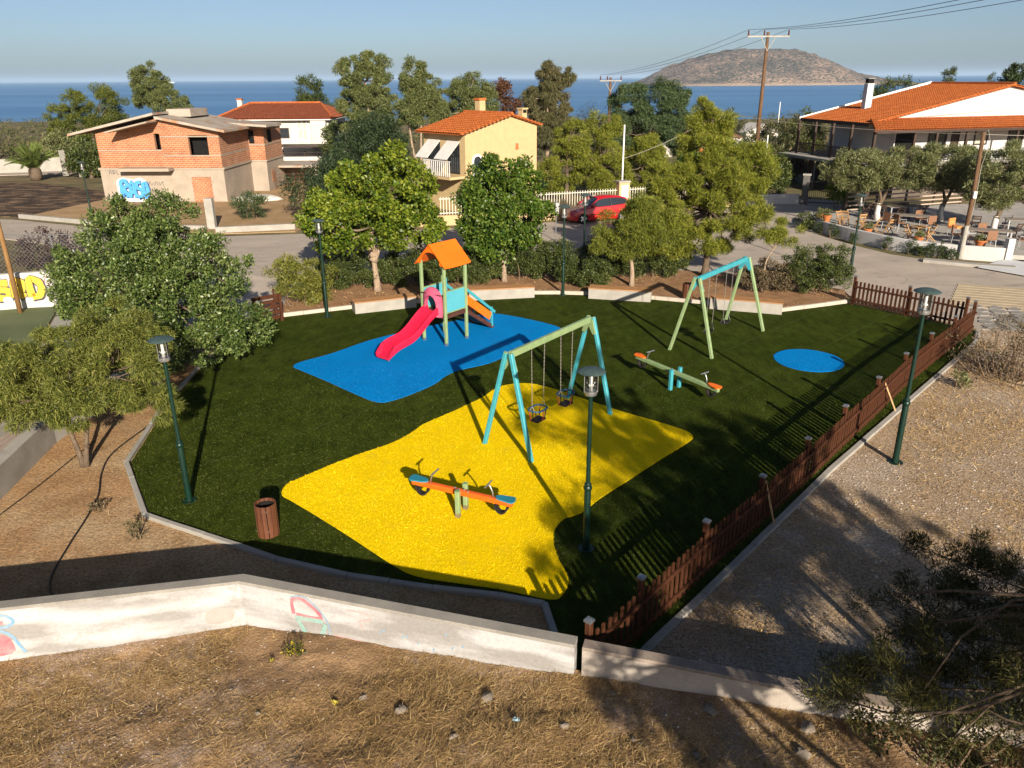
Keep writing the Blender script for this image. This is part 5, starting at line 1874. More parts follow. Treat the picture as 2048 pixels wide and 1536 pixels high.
# ------------------------------------------------------------------ cafe house on the right
def cafe_house():
    a = math.atan2(.25, .968)
    t = thing('cafe_house', 'white house with broad orange tile roof and dark timber verandah', 'house', (24.7, 57.1, 0), a)
    Lx, Ly, ze, zr = 11.6, 7.7, 4.9, 7.33
    tile_roof('main_roof', (0, Ly, ze), (0, -.35, ze), (Lx, -.35, zr), (Lx, Ly, zr), m_tile, t, .23, .36)
    tile_roof('main_roof', (22, -.35, ze + .6), (22, Ly, ze + .6), (Lx, Ly, zr), (Lx, -.35, zr), m_tile, t, .3, .45)
    tile_roof('pent_roof', (-.8, -2.07, 4.55), (19, -2.07, 4.55), (19, .06, 5.2), (.35, .06, 5.2), m_tile, t, .23, .36)
    MB().tube([(Lx, -.4, zr + .07), (Lx, Ly, zr + .07)], .11, 8).build('ridge_tile', m_tile, t)
    for k in range(34):
        f = (k + .5) / 34
        MB().beam((Lx * (f - .016), -.42, ze + (zr - ze) * (f - .016) + .05), (Lx * (f + .013), -.42, ze + (zr - ze) * (f + .013) + .09), .2, .07).build('verge_tile', m_tile, t)
    # white edge along the far verge
    MB().beam((-.1, Ly + .06, ze + .03), (Lx, Ly + .06, zr + .12), .1, .2).build('verge_board', m_whitep, t)
    MB().box((-.04, 3.7, ze - .1), (.06, 8.0, .2)).build('eave_board', m_dkwood, t)
    MB().box((9.1, -2.05, 4.44), (19.6, .06, .18)).build('eave_board', m_dkwood, t)
    MB().extrude([(1.0, 5.1), (19, 5.1), (19, 6.0), (Lx, zr - .12), (1.2, ze + .12)], (0, .2, 0), (1, 0, 0), (0, 0, 1), .2).build('gable', m_wwall2, t)
    # upper floor walls
    MB().box((10.7, 3.9, 3.7), (16, 7.4, 2.75)).build('wall', m_wwall2, t)
    MB().box((9.8, 2.4, 1.1), (17, 9.0, 2.4)).build('wall', mat('shade_toned_ground_floor', (.12, .095, .075), (.09, .07, .055), 1, .9), t)  # ground floor wall: the shade below the verandah is put into its dark colour
    MB().box((8.6, 2.6, 2.3), (20.6, 10.4, .2)).build('verandah_floor', m_conc2, t)
    for x0, x1, z0, z1, m in ((5.6, 7.0, 3.0, 4.3, m_pane), (7.6, 8.1, 2.9, 4.3, m_dkwood), (9.6, 10.6, 3.3, 4.3, m_shut), (12.6, 13.8, 2.5, 4.3, m_pane)):
        opening(t, x0, x1, z0, z1, .2, m, 'window', .09, m_dkwood)
    MB().box((15.6, .17, 3.45), (1.9, .06, 2.0)).build('door', mat('brown_door', (.22, .10, .05), (.16, .07, .03), 4, .6, stretch=(6, 6, .6)), t)
    MB().box((3.6, .18, 3.5), (1.6, .05, 2.2)).build('recess', m_dark, t)
    for x in (-.6, 2.6, 4.4, 6.9, 11.2, 14.4, 17.5):
        MB().beam((x, -1.85, 2.3), (x, -1.85, 4.45), .16, .16, (1, 0, 0)).build('verandah_post', m_dkwood, t)
    for y in (.6, 2.7, 4.8, 6.9):
        MB().beam((-.6, y, 2.3), (-.6, y, 4.8), .16, .16, (1, 0, 0)).build('verandah_post', m_dkwood, t)
    for a0, b0 in (((-.6, -1.85), (4.4, -1.85)), ((-.6, -1.85), (-.6, 7.2))):
        a0, b0 = Vector(a0 + (0,)), Vector(b0 + (0,))
        for z in (2.5, 3.2):
            MB().beam(a0 + Vector((0, 0, z)), b0 + Vector((0, 0, z)), .06, .06).build('verandah_rail', m_dkwood, t)
        n = int((b0 - a0).length / .16)
        for k in range(n):
            p = a0.lerp(b0, (k + .5) / n)
            MB().box((p.x, p.y, 2.85), (.04, .04, .68)).build('baluster', m_dkwood, t)
    MB().box((8.0, -1.95, 2.62), (7.0, .12, .62)).build('verandah_parapet', m_wwall2, t)
    MB().box((8.0, -1.95, 2.98), (7.1, .18, .1)).build('parapet_cap', m_conc2, t)
    for x, y in ((-.6, -1.85), (-.6, 4.8), (4.4, -1.85)):
        MB().box((x, y, 1.1), (.3, .3, 2.3)).build('pillar', m_dkwood, t)
    ch = MB().box((3.6, 4.9, 6.45), (.55, .42, 2.0)).build('chimney', mat('pale_metal_chimney', (.50, .53, .56), (.42, .45, .48), 2, .45, metal=.3), t)
    MB().box((3.6, 4.9, 7.62), (.46, .36, .3)).build('chimney_cowl', m_dark, ch)
    MB().box((3.6, 4.9, 7.8), (.6, .46, .06)).build('chimney_cap', m_steel, ch)
    return t


cafe_house()

# ------------------------------------------------------------------ white railing on a cream wall, along the road
def railing():
    L0 = [(-7, 45.5), (-4.16, 46.15), (2.07, 47.75), (6.55, 49.4), (9.2, 50.45), (15.5, 53.0)]
    t = thing('railing_wall', 'cream garden wall topped with white railings behind the red car', 'fence', (0, 0, 0))
    MB().wall(L0, .22, -.2, .55).build('wall', m_cream, t)
    BAR = MB().beam((0, 0, .58), (0, 0, 1.62), .035, .035, (1, 0, 0)).mesh('bar', m_railing)
    TIP = MB().lathe([(.03, 1.62), (0, 1.70)], 4).mesh('bar_tip', m_railing)
    for a, b in zip(L0[1:], L0[2:]):
        a, b = Vector(a), Vector(b)
        n = int((b - a).length / .17)
        for z in (.68, 1.5):
            MB().beam((a.x, a.y, z), (b.x, b.y, z), .045, .045).build('rail', m_railing, t)
        for k in range(n):
            p = a.lerp(b, (k + .5) / n)
            q = link('bar', BAR, t, (p.x, p.y, 0))
    return t


railing()
o = thing('gate_pillar', 'cream gate pillar with white plaque in the railings', 'pillar', (6.93, 49.45, 0), R(20))
MB().box((0, 0, 1.0), (.72, .5, 2.0)).build('shaft', m_cream, o)
MB().box((0, 0, 2.03), (.82, .6, .08)).build('cap', m_conc2, o)
MB().box((.02, -.26, 1.45), (.46, .03, .75)).build('plaque', m_whitep, o)
o = thing('road_sign', 'thin grey sign post seen edge on by the road', 'sign', (2.35, 41.0, 0))
MB().tube([(0, 0, 0), (0, 0, 2.1)], .03, 8).build('post', m_steel, o)
MB().box((0, .02, 1.75), (.16, .5, .55), .2).build('sign_plate', m_steel, o)


# ------------------------------------------------------------------ red hatchback
def car():
    t = thing('parked_car', 'red three door hatchback parked by the cream wall', 'car', (5.15, 47.35, .006), R(20))
    m_paint = mat('red_car_paint', (.44, .006, .009), (.42, .005, .008), 1, .35, spec=.5, coat=.6)
    # stations along the car, nose at -x: (x, half width, sill z, belt z, belt half width)
    st = [(-2.02, .52, .30, .56, .42), (-1.95, .70, .20, .64, .60), (-1.75, .80, .18, .72, .70), (-1.35, .86, .18, .80, .76), (-.95, .87, .18, .88, .79), (-.45, .87, .18, .93, .80), (.3, .87, .18, .96, .81), (1.0, .87, .18, 1.0, .81), (1.45, .86, .18, 1.04, .78), (1.8, .82, .20, 1.05, .73), (1.95, .74, .26, .98, .66), (2.0, .60, .34, .85, .52)]
    mb = MB()
    vs_, fs = [], []
    for x, hw, zs, zb, hb in st:
        mid = zs + (zb - zs) * .62
        ring = [(-hw * .92, zs), (-hw, zs + .10), (-hw * 1.0, mid), (-hb - .02, zb - .03), (-hb + .06, zb), (-hb * .4, zb + .025), (hb * .4, zb + .025), (hb - .06, zb), (hb + .02, zb - .03), (hw, mid), (hw, zs + .10), (hw * .92, zs)]
        vs_ += [(x, y, z) for y, z in ring]
    n = 12
    for i in range(len(st) - 1):
        for k in range(n):
            k2 = (k + 1) % n
            fs.append((i * n + k, i * n + k2, (i + 1) * n + k2, (i + 1) * n + k))
    fs += [tuple(range(n - 1, -1, -1)), tuple((len(st) - 1) * n + k for k in range(n))]
    mb.add(vs_, fs)
    autosmooth(mb.build('body', m_paint, t), 45)
    # cabin: glass house with a painted roof and pillars
    cab = [(-.92, .72, .88), (-.25, .64, 1.38), (.1, .63, 1.44), (.7, .63, 1.455), (1.25, .62, 1.41), (1.55, .60, 1.33), (1.88, .66, 1.02)]
    def base_z(x):
        return float(np.interp(x, [s[0] for s in st], [s[3] for s in st])) - .01
    vs_, fs = [], []
    for x, hw, zt in cab:
        zb = base_z(x)
        hb = float(np.interp(x, [s[0] for s in st], [s[4] for s in st])) - .02
        vs_ += [(x, -hb, zb), (x, -hw, zt - .05 if zt - zb > .1 else zb + .01), (x, -hw + .08, zt), (x, hw - .08, zt), (x, hw, zt - .05 if zt - zb > .1 else zb + .01), (x, hb, zb)]
    for i in range(len(cab) - 1):
        for k in range(5):
            fs.append((i * 6 + k, (i + 1) * 6 + k, (i + 1) * 6 + k + 1, i * 6 + k + 1))
    c_ = MB().add(vs_, fs).build('glasshouse', m_pane, t)
    autosmooth(c_, 30)
    # roof skin and pillars, 1 cm proud of the glass
    vs_, fs = [], []
    rf = cab[1:6]
    for x, hw, zt in rf:
        vs_ += [(x, -hw - .012, zt - .07), (x, -hw + .06, zt + .012), (x, 0, zt + .03), (x, hw - .06, zt + .012), (x, hw + .012, zt - .07)]
    for i in range(len(rf) - 1):
        for k in range(4):
            fs.append((i * 5 + k, (i + 1) * 5 + k, (i + 1) * 5 + k + 1, i * 5 + k + 1))
    autosmooth(MB().add(vs_, fs).build('roof', m_paint, t), 60)
    for s in (-1, 1):
        MB().beam((-.93, s * .755, .90), (-.25, s * .655, 1.36), .05, .06).build('front_pillar', m_paint, t)
        MB().beam((.55, s * .805, .95), (.5, s * .66, 1.40), .07, .035, (1, 0, 0)).build('door_pillar', p_black, t)
        MB().extrude([(1.2, .98), (1.92, 1.0), (1.62, 1.34), (1.38, 1.38)][::s], (0, s * .80, 0), (1, -.0, 0), (0, -s * .28, 1), .02).build('rear_pillar', m_paint, t)
        MB().box((-.62, s * .93, .99), (.16, .2, .13)).build('mirror', m_paint, t)
        MB().box((.15, s * .882, .52), (1.9, .02, .05)).build('side_strip', mat('dark_trim', (.06, .02, .02), None, 5, .5), t)
        MB().box((.55, s * .878, .84), (.16, .03, .035)).build('door_handle', m_paint, t)
        MB().add([(-1.98, s * .50, .60), (-1.86, s * .74, .62), (-1.38, s * .78, .80), (-1.55, s * .62, .765)], [(0, 1, 2, 3) if s < 0 else (3, 2, 1, 0)]).build('headlight', mat('headlamp_glass', (.62, .62, .60), (.5, .5, .5), 8, .12, spec=.8), t, loc=(-.012, 0, .012))
        for x in (-1.27, 1.25):
            w = thing('wheel', '', None, (0, 0, 0)) if False else None
            ty = MB().lathe([(.20, -.10), (.29, -.10), (.31, -.07), (.31, .07), (.29, .10), (.20, .10)], 22).build('wheel', m_rubber, t, loc=(x, s * .79, .31), rot=(R(90), 0, 0))
            rim = MB().lathe([(.0, .07), (.05, .085), (.20, .06), (.215, .10), (.20, .03)], 18).build('rim', m_dark, ty, rot=(0, 0 if s < 0 else math.pi, 0))
            for k in range(5):
                a = 2 * math.pi * k / 5
                MB().beam((.03 * math.cos(a), .03 * math.sin(a), .095), (.205 * math.cos(a), .205 * math.sin(a), .09), .095, .03, (0, 0, 1)).build('spoke', mat('alloy_wheel', (.62, .62, .62), None, 5, .35, metal=.5) if k == 0 and x < 0 and s < 0 else bpy.data.materials['alloy_wheel'], ty, rot=(0, 0 if s < 0 else math.pi, 0))
    MB().box((-1.985, 0, .40), (.06, .9, .16)).build('grille', m_dark, t)
    MB().box((-2.03, 0, .52), (.02, .42, .10)).build('number_plate', m_whitep, t)
    return t


car()


# ------------------------------------------------------------------ utility poles and wires
def wire(name, label, pts, r=.012, sag=.5, parent=None):
    P = []
    for a, b in zip(pts, pts[1:]):
        a, b = Vector(a), Vector(b)
        for k in range(12):
            f = k / 12
            p = a.lerp(b, f)
            p.z -= sag * 4 * f * (1 - f)
            P.append(p)
    P.append(Vector(pts[-1]))
    o = MB().tube(P, r, 4).build(name, m_wire, parent)
    return tag(o, label, 'cable') if parent is None else o


def power_pole(name, label, loc, h, arm, rz):
    t = thing(name, label, 'utility pole', loc, rz, 'timber power poles')
    MB().tube([(0, 0, -.3), (0, 0, h * .5), (0, 0, h)], [.20, .17, .13], 10).build('pole', m_pole, t, True)
    MB().box((0, -.16, h - .35), (arm, .12, .12)).build('crossarm', m_conc2, t)
    for s in (-1, 1):
        MB().beam((0, -.14, h - 1.5), (s * .62, -.14, h - .42), .05, .05).build('brace', m_conc2, t)
    for x in (-arm / 2 + .08, -.38, arm / 2 - .08):
        MB().lathe([(.05, 0), (.09, .08), (.05, .14), (.09, .22), (.05, .28), (.08, .36), (.03, .44)], 8).build('insulator', mat('brown_insulator', (.10, .04, .03), None, 5, .3), t, loc=(x, -.16, h - .29))
    return t


power_pole('power_pole', 'tall timber power pole with crossarm in front of the island', (22.34, 73.9, -.1), 11.65, 3.7, .06)
power_pole('power_pole', 'smaller far power pole above the dark trees', (11.4, 95, -1.2), 9.2, 2.5, .05)
for k, dx in enumerate((-1.75, -.38, 1.75)):
    wire('power_line', ('left', 'middle', 'right')[k] + ' one of three overhead lines crossing the sky', [(11.4 + dx * .65, 95, 8.25), (22.34 + dx, 73.8, 11.75), (21.6 + dx * .8, 22, 11.6)], .014, .55)
t = thing('telegraph_pole', 'slim leaning timber pole at the cafe terrace wall', 'utility pole', (20.95, 36.1, 0))
MB().tube([(0, 0, -.2), (.02, 0, 2.8), (-.05, .05, 5.65)], [.105, .095, .08], 10).build('pole', m_pole, t, True)
MB().tube([(0, 0, 0), (.01, 0, 1.55)], [.112, .105], 10).build('painted_base', m_conc2, t)
MB().box((0, -.15, 2.95), (.14, .12, .3)).build('meter_box', m_whitep, t)
MB().tube([(.1, -.02, 1.6), (.16, -.02, 2.6), (.12, 0, 4.2), (.3, 0, 5.2), (.1, 0, 5.75), (-.05, 0, 5.5)], .012, 5).build('cable_loop', m_conc2, t)
m_gw = mat('pale_service_cable', (.32, .29, .24), None, 4, .6)
t = thing('telegraph_pole', 'brown timber pole before the white graffiti wall at left', 'utility pole', (-18.25, 28.1, 0))
MB().tube([(0, 0, -.2), (0, 0, 2.2), (-.04, 0, 4.6)], [.09, .082, .07], 10).build('pole', mat('yellowish_timber', (.27, .155, .06), (.19, .10, .04), 6, .8, stretch=(5, 5, .4), fine=.3, fscale=30), t, True)
for nm, lab, loc, h in (('service_pole', 'thin white pole standing behind the gate pillar', (7.0, 50.3, 0), 5.3), ('service_pole', 'thin pale pole beside the tall timber pole', (18.9, 60, 0), 4.0), ('service_pole', 'distant short white pole above the scrub', (29.3, 90, -.9), 6.3)):
    o = MB().tube([(0, 0, -.2), (0, 0, h)], [.06, .045], 8).build(nm, m_whitep, None, True, loc)
    tag(o, lab, 'pole', 'thin white service poles')
w1 = wire('service_cable', 'pale cable strung from the white pole to the slim pole', [(7.0, 50.3, 3.3), (13.2, 52, 5.9), (20.9, 36.1, 5.55)], .014, .25)
w1.data.materials[0] = m_gw
w2 = wire('service_cable', 'pale cable running out of frame from the slim pole', [(20.9, 36.1, 5.55), (34, 40, 5.9)], .012, .3)
w2.data.materials[0] = m_gw
w3 = wire('service_cable', 'dark cable slung from the slim pole to the verandah', [(20.9, 36.1, 5.4), (24.4, 55.5, 4.5)], .010, .4)


# ------------------------------------------------------------------ left side: retaining wall, steps, white graffiti wall
rw = thing('retaining_wall', 'grey concrete retaining wall at the left edge', 'wall')
MB().wall([(-11.2, 11.2), (-10.65, 14.0), (-10.98, 16.85), (-10.75, 19.8)], .3, -.3, .66, .01).build('wall', m_conc, rw)
st_ = thing('concrete_steps', 'pale concrete stand with plank seats behind the feathery tree', 'steps')
for k in range(3):
    x = -11.55 - k * .75
    MB().wall([(x, 12 + k * .1), (x + .12, 16.9), (x + .45, 19.4 - k * .3)], .74, -.1, .36 + .24 * k, .01).build('step', m_conc2, st_)
    for j in range(4):
        MB().wall([(x - .25 + j * .16, 12.4), (x - .13 + j * .16, 16.9), (x + .15 + j * .16, 19.0 - k * .3)], .13, .362 + .24 * k, .395 + .24 * k).build('plank', mat('silvered_plank', (.36, .29, .24), (.28, .22, .18), 5, .8, stretch=(6, .6, 1)) if k + j == 0 else bpy.data.materials['silvered_plank'], st_)
gw = thing('graffiti_wall', 'white wall with yellow bubble graffiti at the left edge', 'wall', (-17.3, 29.05, 0), math.atan2(.32, 1.0))
MB().box((-6, .12, .64), (12, .24, 1.4)).build('wall', mat('white_wall_paint', (.50, .475, .445), (.45, .425, .395), 1.5, .8, fine=.08, stain=(.42, .39, .35), sscale=2, slo=.6, shi=.75), gw)
G0 = (-2.05, -.004, .30)
ux, uz = (1, 0, 0), (0, 0, 1)
let = [[[(.5, .72), (.15, .7), (.12, .5), (.45, .42), (.42, .16), (.1, .18)]], [[(.68, .15), (.70, .74), (.95, .7), (.92, .45), (.72, .42), (.98, .14)]], [[(1.2, .14), (1.22, .78), (1.5, .7), (1.58, .4), (1.45, .16), (1.22, .14)]]]
for k, grp in enumerate(let):
    strokes(grp, .33, (G0[0] + .02, G0[1], G0[2] - .02), ux, uz, .004 + k * .004, 'graffiti_outline', p_black, gw)
    strokes(grp, .24, G0, ux, uz, .006 + k * .004, 'graffiti_fill', p_yel, gw)
blob([(.28, -.06), (.48, -.08), (.55, .1), (.4, .2), (.24, .12)], G0, ux, uz, .018, 'graffiti_dot', p_white, gw)
strokes([[(.30, .0), (.36, .12), (.48, .02)]], .02, G0, ux, uz, .020, 'graffiti_line', p_black, gw)
strokes([[(-.05, .86), (.0, .96), (.05, .86)], [(.1, .86), (.12, .95), (.2, .88)], [(.26, .86), (.28, .95), (.34, .86)], [(-.35, .7), (-.25, .75), (-.3, .6), (-.2, .55)], [(-.3, .0), (-.2, .1), (-.15, -.05)]], .02, G0, ux, uz, .004, 'tag_line', p_black, gw)
strokes([[(1.72, .7), (1.8, .84), (1.92, .82), (1.95, .68), (1.82, .6)]], .03, G0, ux, uz, .004, 'graffiti_ring', p_red, gw, True)
strokes([[(1.78, .70), (1.83, .67), (1.88, .71)]], .02, G0, ux, uz, .006, 'graffiti_ring', p_red, gw)
# wire mesh fence behind it
cf = thing('mesh_fence', 'wire mesh fence with thin posts behind the graffiti wall', 'fence', (-19.4, 33, 0), 0)
for x in (-6, -3.2, 0, 2.6):
    MB().tube([(x, 0, 0), (x, 0, 2.0)], .03, 6).build('post', m_steel, cf)
MB().tube([(-8, 0, 2.0), (2.6, 0, 2.0)], .02, 6).build('top_rail', m_steel, cf)
mb = MB()
for k in range(60):
    x = -8 + k * .18
    mb.beam((x, .01, .1), (min(x + 1.9, 2.6), .01, .1 + min(1.9, 2.6 - x)), .006, .006)
    mb.beam((x, -.01, 2.0), (min(x + 1.9, 2.6), -.01, 2.0 - min(1.9, 2.6 - x)), .006, .006)
o = mb.build('wire_mesh', m_steel, cf)
o['kind'] = 'stuff'

# ------------------------------------------------------------------ cafe terrace
TZ = .30
CW = [(17.6, 46.2), (17.0, 44.6), (17.05, 43.2), (17.4, 41.7), (18.0, 39.95), (19.1, 37.75), (20.8, 36.35), (22.6, 35.5)]
m_tfloor = mat('terrace_concrete', (.40, .37, .33), (.32, .295, .26), 1.0, .9, fine=.15, fscale=20)
sheet('terrace', 'grey concrete cafe terrace', CW + [(24, 35.2), (34, 33.5), (36, 52), (24, 50), (19.4, 47.6)], TZ, m_tfloor, 'terrace')
cw = thing('terrace_wall', 'curved low white wall round the cafe terrace', 'wall')
MB().wall(catmull([p + (0,) for p in CW], 4, False), .2, -.1, .62, .015).build('wall', m_wwall2, cw)
m_cwood = mat('honey_folding_chair_wood', (.42, .24, .10), (.33, .18, .07), 8, .55, fine=.2, fscale=40)
m_dchair = mat('dark_stained_chair_wood', (.08, .045, .03), (.05, .03, .02), 8, .6)
m_alu = mat('aluminium_tube', (.55, .56, .58), (.48, .49, .5), 5, .35, metal=.6)
m_ttop = mat('grey_slatted_table_wood', (.24, .20, .165), (.18, .15, .12), 6, .7, stretch=(.5, 6, 6), fine=.25, fscale=30)
m_wicker = mat('brown_wicker', (.25, .12, .06), (.17, .08, .04), 20, .7, fine=.3, fscale=80)


def folding_chair(m, tipped=0.0):
    t = thing('folding_chair', 'x', 'chair', group='folding wooden chairs on the cafe terrace')
    for s in (-1, 1):
        MB().beam((s * .19, -.24, 0), (s * .19, .22, .86), .04, .03).build('leg', m, t)
        MB().beam((s * .16, .26, 0), (s * .16, -.2, .46), .035, .03).build('leg', m, t)
    for k in range(5):
        MB().box((0, -.18 + k * .085, .45), (.40, .07, .02)).build('seat_slat', m, t)
    for z in (.66, .80):
        MB().box((0, .13 + (z - .66) * .5, z), (.40, .02, .07)).build('back_slat', m, t)
    return t


def metal_chair():
    t = thing('armchair', 'x', 'chair', group='aluminium and wicker chairs on the cafe terrace')
    for sx in (-1, 1):
        for sy in (-1, 1):
            MB().tube([(sx * .25, sy * .24, 0), (sx * .23, sy * .2, .44)], .016, 6).build('leg', m_alu, t)
        MB().tube([(sx * .25, -.22, .44), (sx * .26, -.2, .64), (sx * .26, .2, .66)], .015, 6).build('arm', m_alu, t)
    MB().box((0, 0, .45), (.46, .44, .03)).build('seat', m_wicker, t)
    MB().box((0, .24, .68), (.46, .03, .42)).build('backrest', m_wicker, t)
    return t


def long_table():
    t = thing('cafe_table', 'x', 'table', group='long tables on the cafe terrace')
    for k in range(7):
        MB().box((0, -.36 + k * .12, .74), (2.0, .105, .03)).build('plank', m_ttop, t)
    for sx in (-.9, .9):
        for sy in (-.35, .35):
            MB().box((sx, sy, .36), (.06, .06, .72)).build('leg', m_alu, t)
    return t


ch = folding_chair(m_cwood)
spots = [((17.95, 42.9), .6, 'left most honey wood folding chair, leaning by the terrace curve'), ((18.35, 43.3), 2.4, 'folded honey chair stacked behind the left most one'),
         ((18.75, 42.2), 3.3, 'honey folding chair with its back to the street, before the lamp post'), ((18.55, 41.4), 1.2, 'honey folding chair just right of the lamp post'),
         ((19.0, 40.9), 4.1, 'honey folding chair beside the clay pot of grass'), ((19.55, 40.55), 3.6, 'honey folding chair standing alone right of the clay pot'),
         ((19.75, 38.95), 1.6, 'honey folding chair at the left of the small table'), ((20.75, 38.75), 4.7, 'honey folding chair at the right of the small table')]
copies(ch, [((x, y, TZ), r, l) for (x, y), r, l in spots])
dch = folding_chair(m_dchair)
dch['group'] = 'dark folding chairs at the back of the terrace'
rr = random.Random(3)
dsp = []
for i in range(12):
    dsp.append(((rr.uniform(20.4, 24.0), rr.uniform(43.6, 46.3), TZ), rr.uniform(0, 6), 'dark folding chair among the stacked ones at the back of the terrace'))
for i in range(10):
    dsp.append(((rr.uniform(23.6, 27.6), rr.uniform(37.6, 41.5), TZ), rr.uniform(0, 6), 'dark folding chair in the crowded right part of the terrace'))
copies(dch, dsp)
tb = long_table()
copies(tb, [((21.3, 42.1, TZ), -.45, 'long grey table in the middle of the terrace by an olive trunk'), ((23.0, 37.7, TZ), -.35, 'long grey table at the right front of the terrace behind the slim pole'), ((26.6, 40.5, TZ), -.3, 'long pale table at the far right behind the olive'), ((22.4, 45.2, TZ), .1, 'long table in shade under the middle olive')])
t = thing('small_table', 'small square honey wood table between two folding chairs', 'table', (20.25, 38.85, TZ), .2)
for k in range(5):
    MB().box((0, -.28 + k * .14, .72), (.74, .125, .025)).build('plank', m_cwood, t)
for sx in (-.3, .3):
    for sy in (-.28, .28):
        MB().box((sx, sy, .35), (.05, .05, .70)).build('leg', m_cwood, t)
mc = metal_chair()
copies(mc, [((x, y, TZ), r, l) for x, y, r, l in (
    (20.55, 41.6, 1.8, 'aluminium armchair at the left end of the middle long table'), (20.3, 42.2, 2.0, 'aluminium armchair behind the left end of the middle table'), (21.9, 41.2, 3.3, 'aluminium armchair at the front of the middle long table'),
    (22.2, 42.6, .2, 'aluminium armchair at the back of the middle long table'), (22.0, 37.6, 1.5, 'wicker armchair at the left end of the right front table'), (21.8, 38.2, 1.2, 'wicker armchair behind the slim timber pole'), (22.6, 36.9, 3.1, 'wicker armchair at the front of the right front table'),
    (23.3, 38.5, .1, 'wicker armchair at the back of the right front table'), (24.1, 36.7, 4.4, 'wicker armchair nearest the right end of the terrace wall'), (24.5, 37.3, 4.6, 'wicker armchair at the right end of the right front table'))])
t = thing('cushion_chair', 'chair with an orange cushion at the right of the middle olive', 'chair', (22.6, 39.9, TZ), .5)
MB().box((0, 0, .5), (.5, .5, .12)).build('cushion', mat('orange_cushion', (.6, .25, .08), None, 4, .8), t)
for sx in (-1, 1):
    for sy in (-1, 1):
        MB().tube([(sx * .22, sy * .22, 0), (sx * .22, sy * .22, .46)], .018, 6).build('leg', m_alu, t)
MB().box((0, .24, .72), (.5, .06, .4)).build('backrest', mat('orange_cushion_back', (.55, .23, .07), None, 4, .8), t)

lf_pot = leafmat('potted_grass', [(.07, .09, .03), (.16, .17, .06), (.24, .24, .1)], .25)
lf_box = leafmat('box_shrub', [(.018, .035, .01), (.045, .07, .018), (.09, .11, .03)], .25)


def pot(label, loc, r=.2, h=.34, pl=.22, seed=1):
    t = thing('flower_pot', label, 'plant pot', loc, 0, 'clay pots on the terrace wall')
    autosmooth(MB().lathe([(r * .68, 0), (r * .95, h * .8), (r * 1.08, h * .82), (r * 1.08, h), (r * .9, h), (r * .85, h * .9), (0, h * .9)], 16).build('pot', m_terr, t), 40)
    rng = np.random.default_rng(seed)
    c, d = clumps_in([((0, 0, h + pl * .55), (r * 1.1, r * 1.1, pl))], 14, rng, .3)
    link('plant', crown_mesh('plant', c, d, .1, 26, .12, lf_pot, rng, aspect=.25), t)
    return t


for k, (x, y, z, lab) in enumerate([(17.75, 45.3, TZ, 'clay pot at the far left end of the terrace wall'), (17.2, 42.9, .62, 'dark clay pot on the wall beside the left most chair'), (18.45, 40.55, TZ, 'clay pot of pale grass between two folding chairs'), (19.95, 38.2, TZ, 'clay pot with round green plant before the small table'), (22.25, 36.9, TZ, 'big clay pot with green plant right of the slim pole')]):
    pot(lab, (x, y, z), .22 if k != 4 else .26, .34 if k != 4 else .42, .2, k)
for k, (x, y) in enumerate([(16.85, 42.9), (17.05, 41.6), (17.55, 40.0), (18.55, 38.3), (19.15, 37.2), (19.5, 36.85), (19.85, 36.6), (20.2, 36.3), (20.5, 36.0)]):
    s = 1 + .25 * math.sin(k * 2.1)
    bush('border_shrub', ['round border shrub at the left start of the terrace wall', 'border shrub second from the left along the terrace wall', 'small border shrub left of the lamp post', 'border shrub right of the lamp post, standing alone', 'left most of the five border shrubs near the slim pole', 'second of the five border shrubs near the slim pole', 'middle one of the five border shrubs near the slim pole', 'fourth of the five border shrubs near the slim pole', 'border shrub right beside the slim pole'][k],
         'shrub', (x, y, .0), [((0, 0, .3 * s), (.26 * s, .26 * s, .32 * s))], lf_box, m_twig, 16, .13, 45, .07, 40 + k, 4, 'shrubs planted along the terrace wall')
# low fence of horizontal boards behind the olives
sf = thing('board_fence', 'dark fence of pale horizontal boards behind the olive trees', 'fence', (20.3, 47.9, .1), math.atan2(3.1, 8.6))
m_board = mat('pale_fence_board', (.40, .31, .24), (.3, .23, .18), 4, .7, stretch=(.5, 5, 5))
for k in range(5):
    MB().box((4.6, 0, .32 + k * .26), (9.2, .04, .085)).build('board', m_board, sf)
for x in (0, 2.3, 4.6, 6.9, 9.2):
    MB().box((x, .06, .75), (.12, .09, 1.5)).build('post', m_dkwood, sf)
# driveway gate with pillars
m_dkstone = mat('dark_pillar_stone', (.13, .12, .11), (.09, .085, .08), 4, .85, fine=.3, fscale=20)
dg = thing('driveway_gate', 'black bar gate between stone pillars before the cafe house', 'gate', (19.6, 53.1, 0), math.atan2(-1.0, 2.8))
for x in (0, 2.9):
    MB().box((x, 0, .95), (.42, .42, 1.9)).build('pillar', m_dkstone, dg)
    MB().box((x, 0, 1.94), (.52, .52, .08)).build('pillar_cap', m_conc2, dg)
for k in range(20):
    MB().box((.3 + k * .121, 0, .85), (.025, .025, 1.5)).build('bar', m_wire, dg)
for z in (.15, 1.5):
    MB().box((1.45, 0, z), (2.5, .04, .05)).build('gate_rail', m_wire, dg)
o = MB().wall([(15.8, 53.3), (19.3, 53.4)], .3, -.1, .65, .02).build('low_wall', m_wwall2)
tag(o, 'low white wall left of the driveway gate', 'wall')
